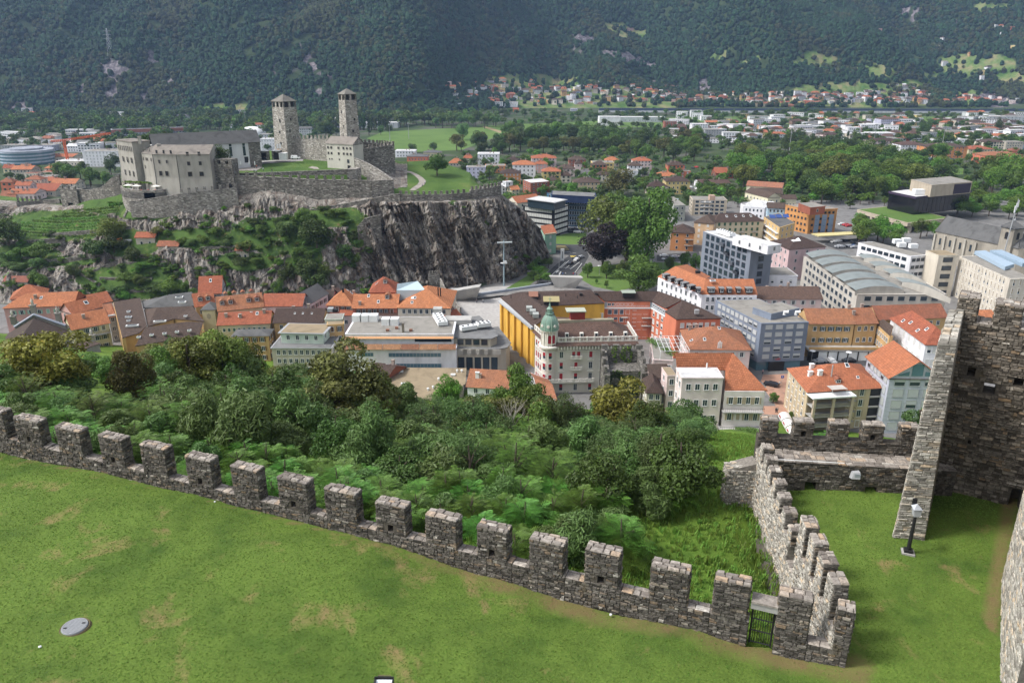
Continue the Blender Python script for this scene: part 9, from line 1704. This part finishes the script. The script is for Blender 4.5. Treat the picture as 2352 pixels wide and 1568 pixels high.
def bare(c,Y,h,seed,lab):
 p_=PY(c,Y);z0=z_hill(p_.x,Y);e=empty('bare_tree',(p_.x,Y,z0),lab,'tree');r_=random.Random(seed);BK=plain((.42,.39,.34),'pale_bark',.9);m=MB()
 def br(p,dr,L,r,n):
  q=p+dr*L;m.tube([p,p.lerp(q,.5)+Vector((r_.uniform(-.05,.05),0,0))*L,q],[r,r*.85,r*.65],5,False)
  if n:[br(q,(dr+Vector((r_.uniform(-.55,.55),r_.uniform(-.4,.4),r_.uniform(0,.3)))).normalized(),L*r_.uniform(.6,.85),r*.62,n-1)for _ in range(3 if n>2 else 2)]
 br(Vector((p_.x,Y,p_.z-h)),Vector((0,0,1)),h*.3,.07,5);m.build('branches',BK,e,uv=False)
bare((690,880),62,6.5,1,'leafless pale tree with thin upright branches, left of a pair');bare((728,905),61,5.5,2,'leafless pale tree right of a similar one before the brown crown');bare((1170,915),60,5,5,'leafless pale tree in the right wood below the round tree');bare((535,815),88,4,6,'leafless pale twigs sticking out of the left wood')
rw=empty('ruined_wall',P((1560,1080),55),'ruined crenellated wall fragment half hidden in the trees','ruin');m=MB();a_,b_=PY((1470,1040),72),PY((1582,1032),74);m.prism([(a_.x,a_.y),(b_.x,b_.y),(b_.x,b_.y+3),(a_.x,a_.y+3)],50,a_.z-1.2);[m.box((lerp(a_.x,b_.x,f),a_.y+1),(1,0),.6,.4,a_.z-1.2,a_.z+.6)for f in(.02,.35,.98)];m.box((b_.x,b_.y-3),(1,0),.5,3,50,a_.z-.8);m.build('wall_body',IVM,rw)
FT('c',2130,900,90,60,'behind the cross wall beside the buttress');FT('F',1900,985,60,50,'behind the cross wall merlons');FT('F',2010,990,60,52,'behind the right cross wall merlons')
rs=np.random.RandomState(4);pp=[];mt_=[]
while len(pp)<26000:
 s2,dd=rs.uniform(-15,60),rs.uniform(.4,62);q=A0+WD*s2+WN*dd;x,y=q.x,q.y
 if x>w2x(y)-.1 and y<41:continue
 u,v_,_=proj((x,y,70));
 if not(u>1150 or dd<6):continue
 pp.append((x,y,z_hill(x,y)-.02))
scatter('meadow_grass',pp,rs.uniform(0,6.28,len(pp)),np.stack([rs.uniform(2,4,len(pp))]*2+[rs.uniform(3,8,len(pp))],1),[tuft(k)for k in range(3)])
rs_h(150,330,860,480,690,31,'gdbwo',2.4,1.8);rs_h(60,0,330,540,690,32,'gdbw',2.4,1.8)
grove('ddg',800,0,2350,276,350,11,6,'in the valley',2,41,lambda a,b:None if 820<a<1185 and b>287 else P((a,b),0));grove('gdbw',620,1050,2350,345,480,8,4,'in the gardens',2,42);grove('dgw',160,900,2350,258,275,10,6,'by the river',2,43)
grove('ddgdc',420,-40,1020,264,302,17,8,'at the mountain foot',2,44,lambda a,b:None if a>800 and b>287 else P((a,b),0))
finish_trees()
ON='first second third fourth fifth sixth seventh eighth ninth tenth eleventh twelfth thirteenth fourteenth fifteenth sixteenth seventeenth eighteenth nineteenth'.split()
def ordn(k):
 if k<20:return ON[k-1]
 t,u=divmod(k,10);tn='x x twent thirt fort fift sixt sevent eight ninet hundred'.split()
 if k>=100:return('hundred-and-'+ordn(k-100))if k>100 and k<200 else('two-hundred-and-'+ordn(k-200)if k>200 else 'hundredth')
 return tn[t]+('ieth' if u==0 else 'y-'+ON[u-1])
bpy.context.view_layer.update();D_={}
for o in SC.objects:
 if o.parent is None and 'label' in o:D_.setdefault(o['label'],[]).append(o)
for lab,L in D_.items():
 if len(L)<2:continue
 L.sort(key=lambda o:proj(o.location)[0])
 for k,o in enumerate(L):o['label']=(ordn(k+1)+' from left, '+lab)if len(L)>2 else(('left ','right ')[k]+'one of two, '+lab)
print('objects',len(bpy.data.objects),'trees',NT[0])
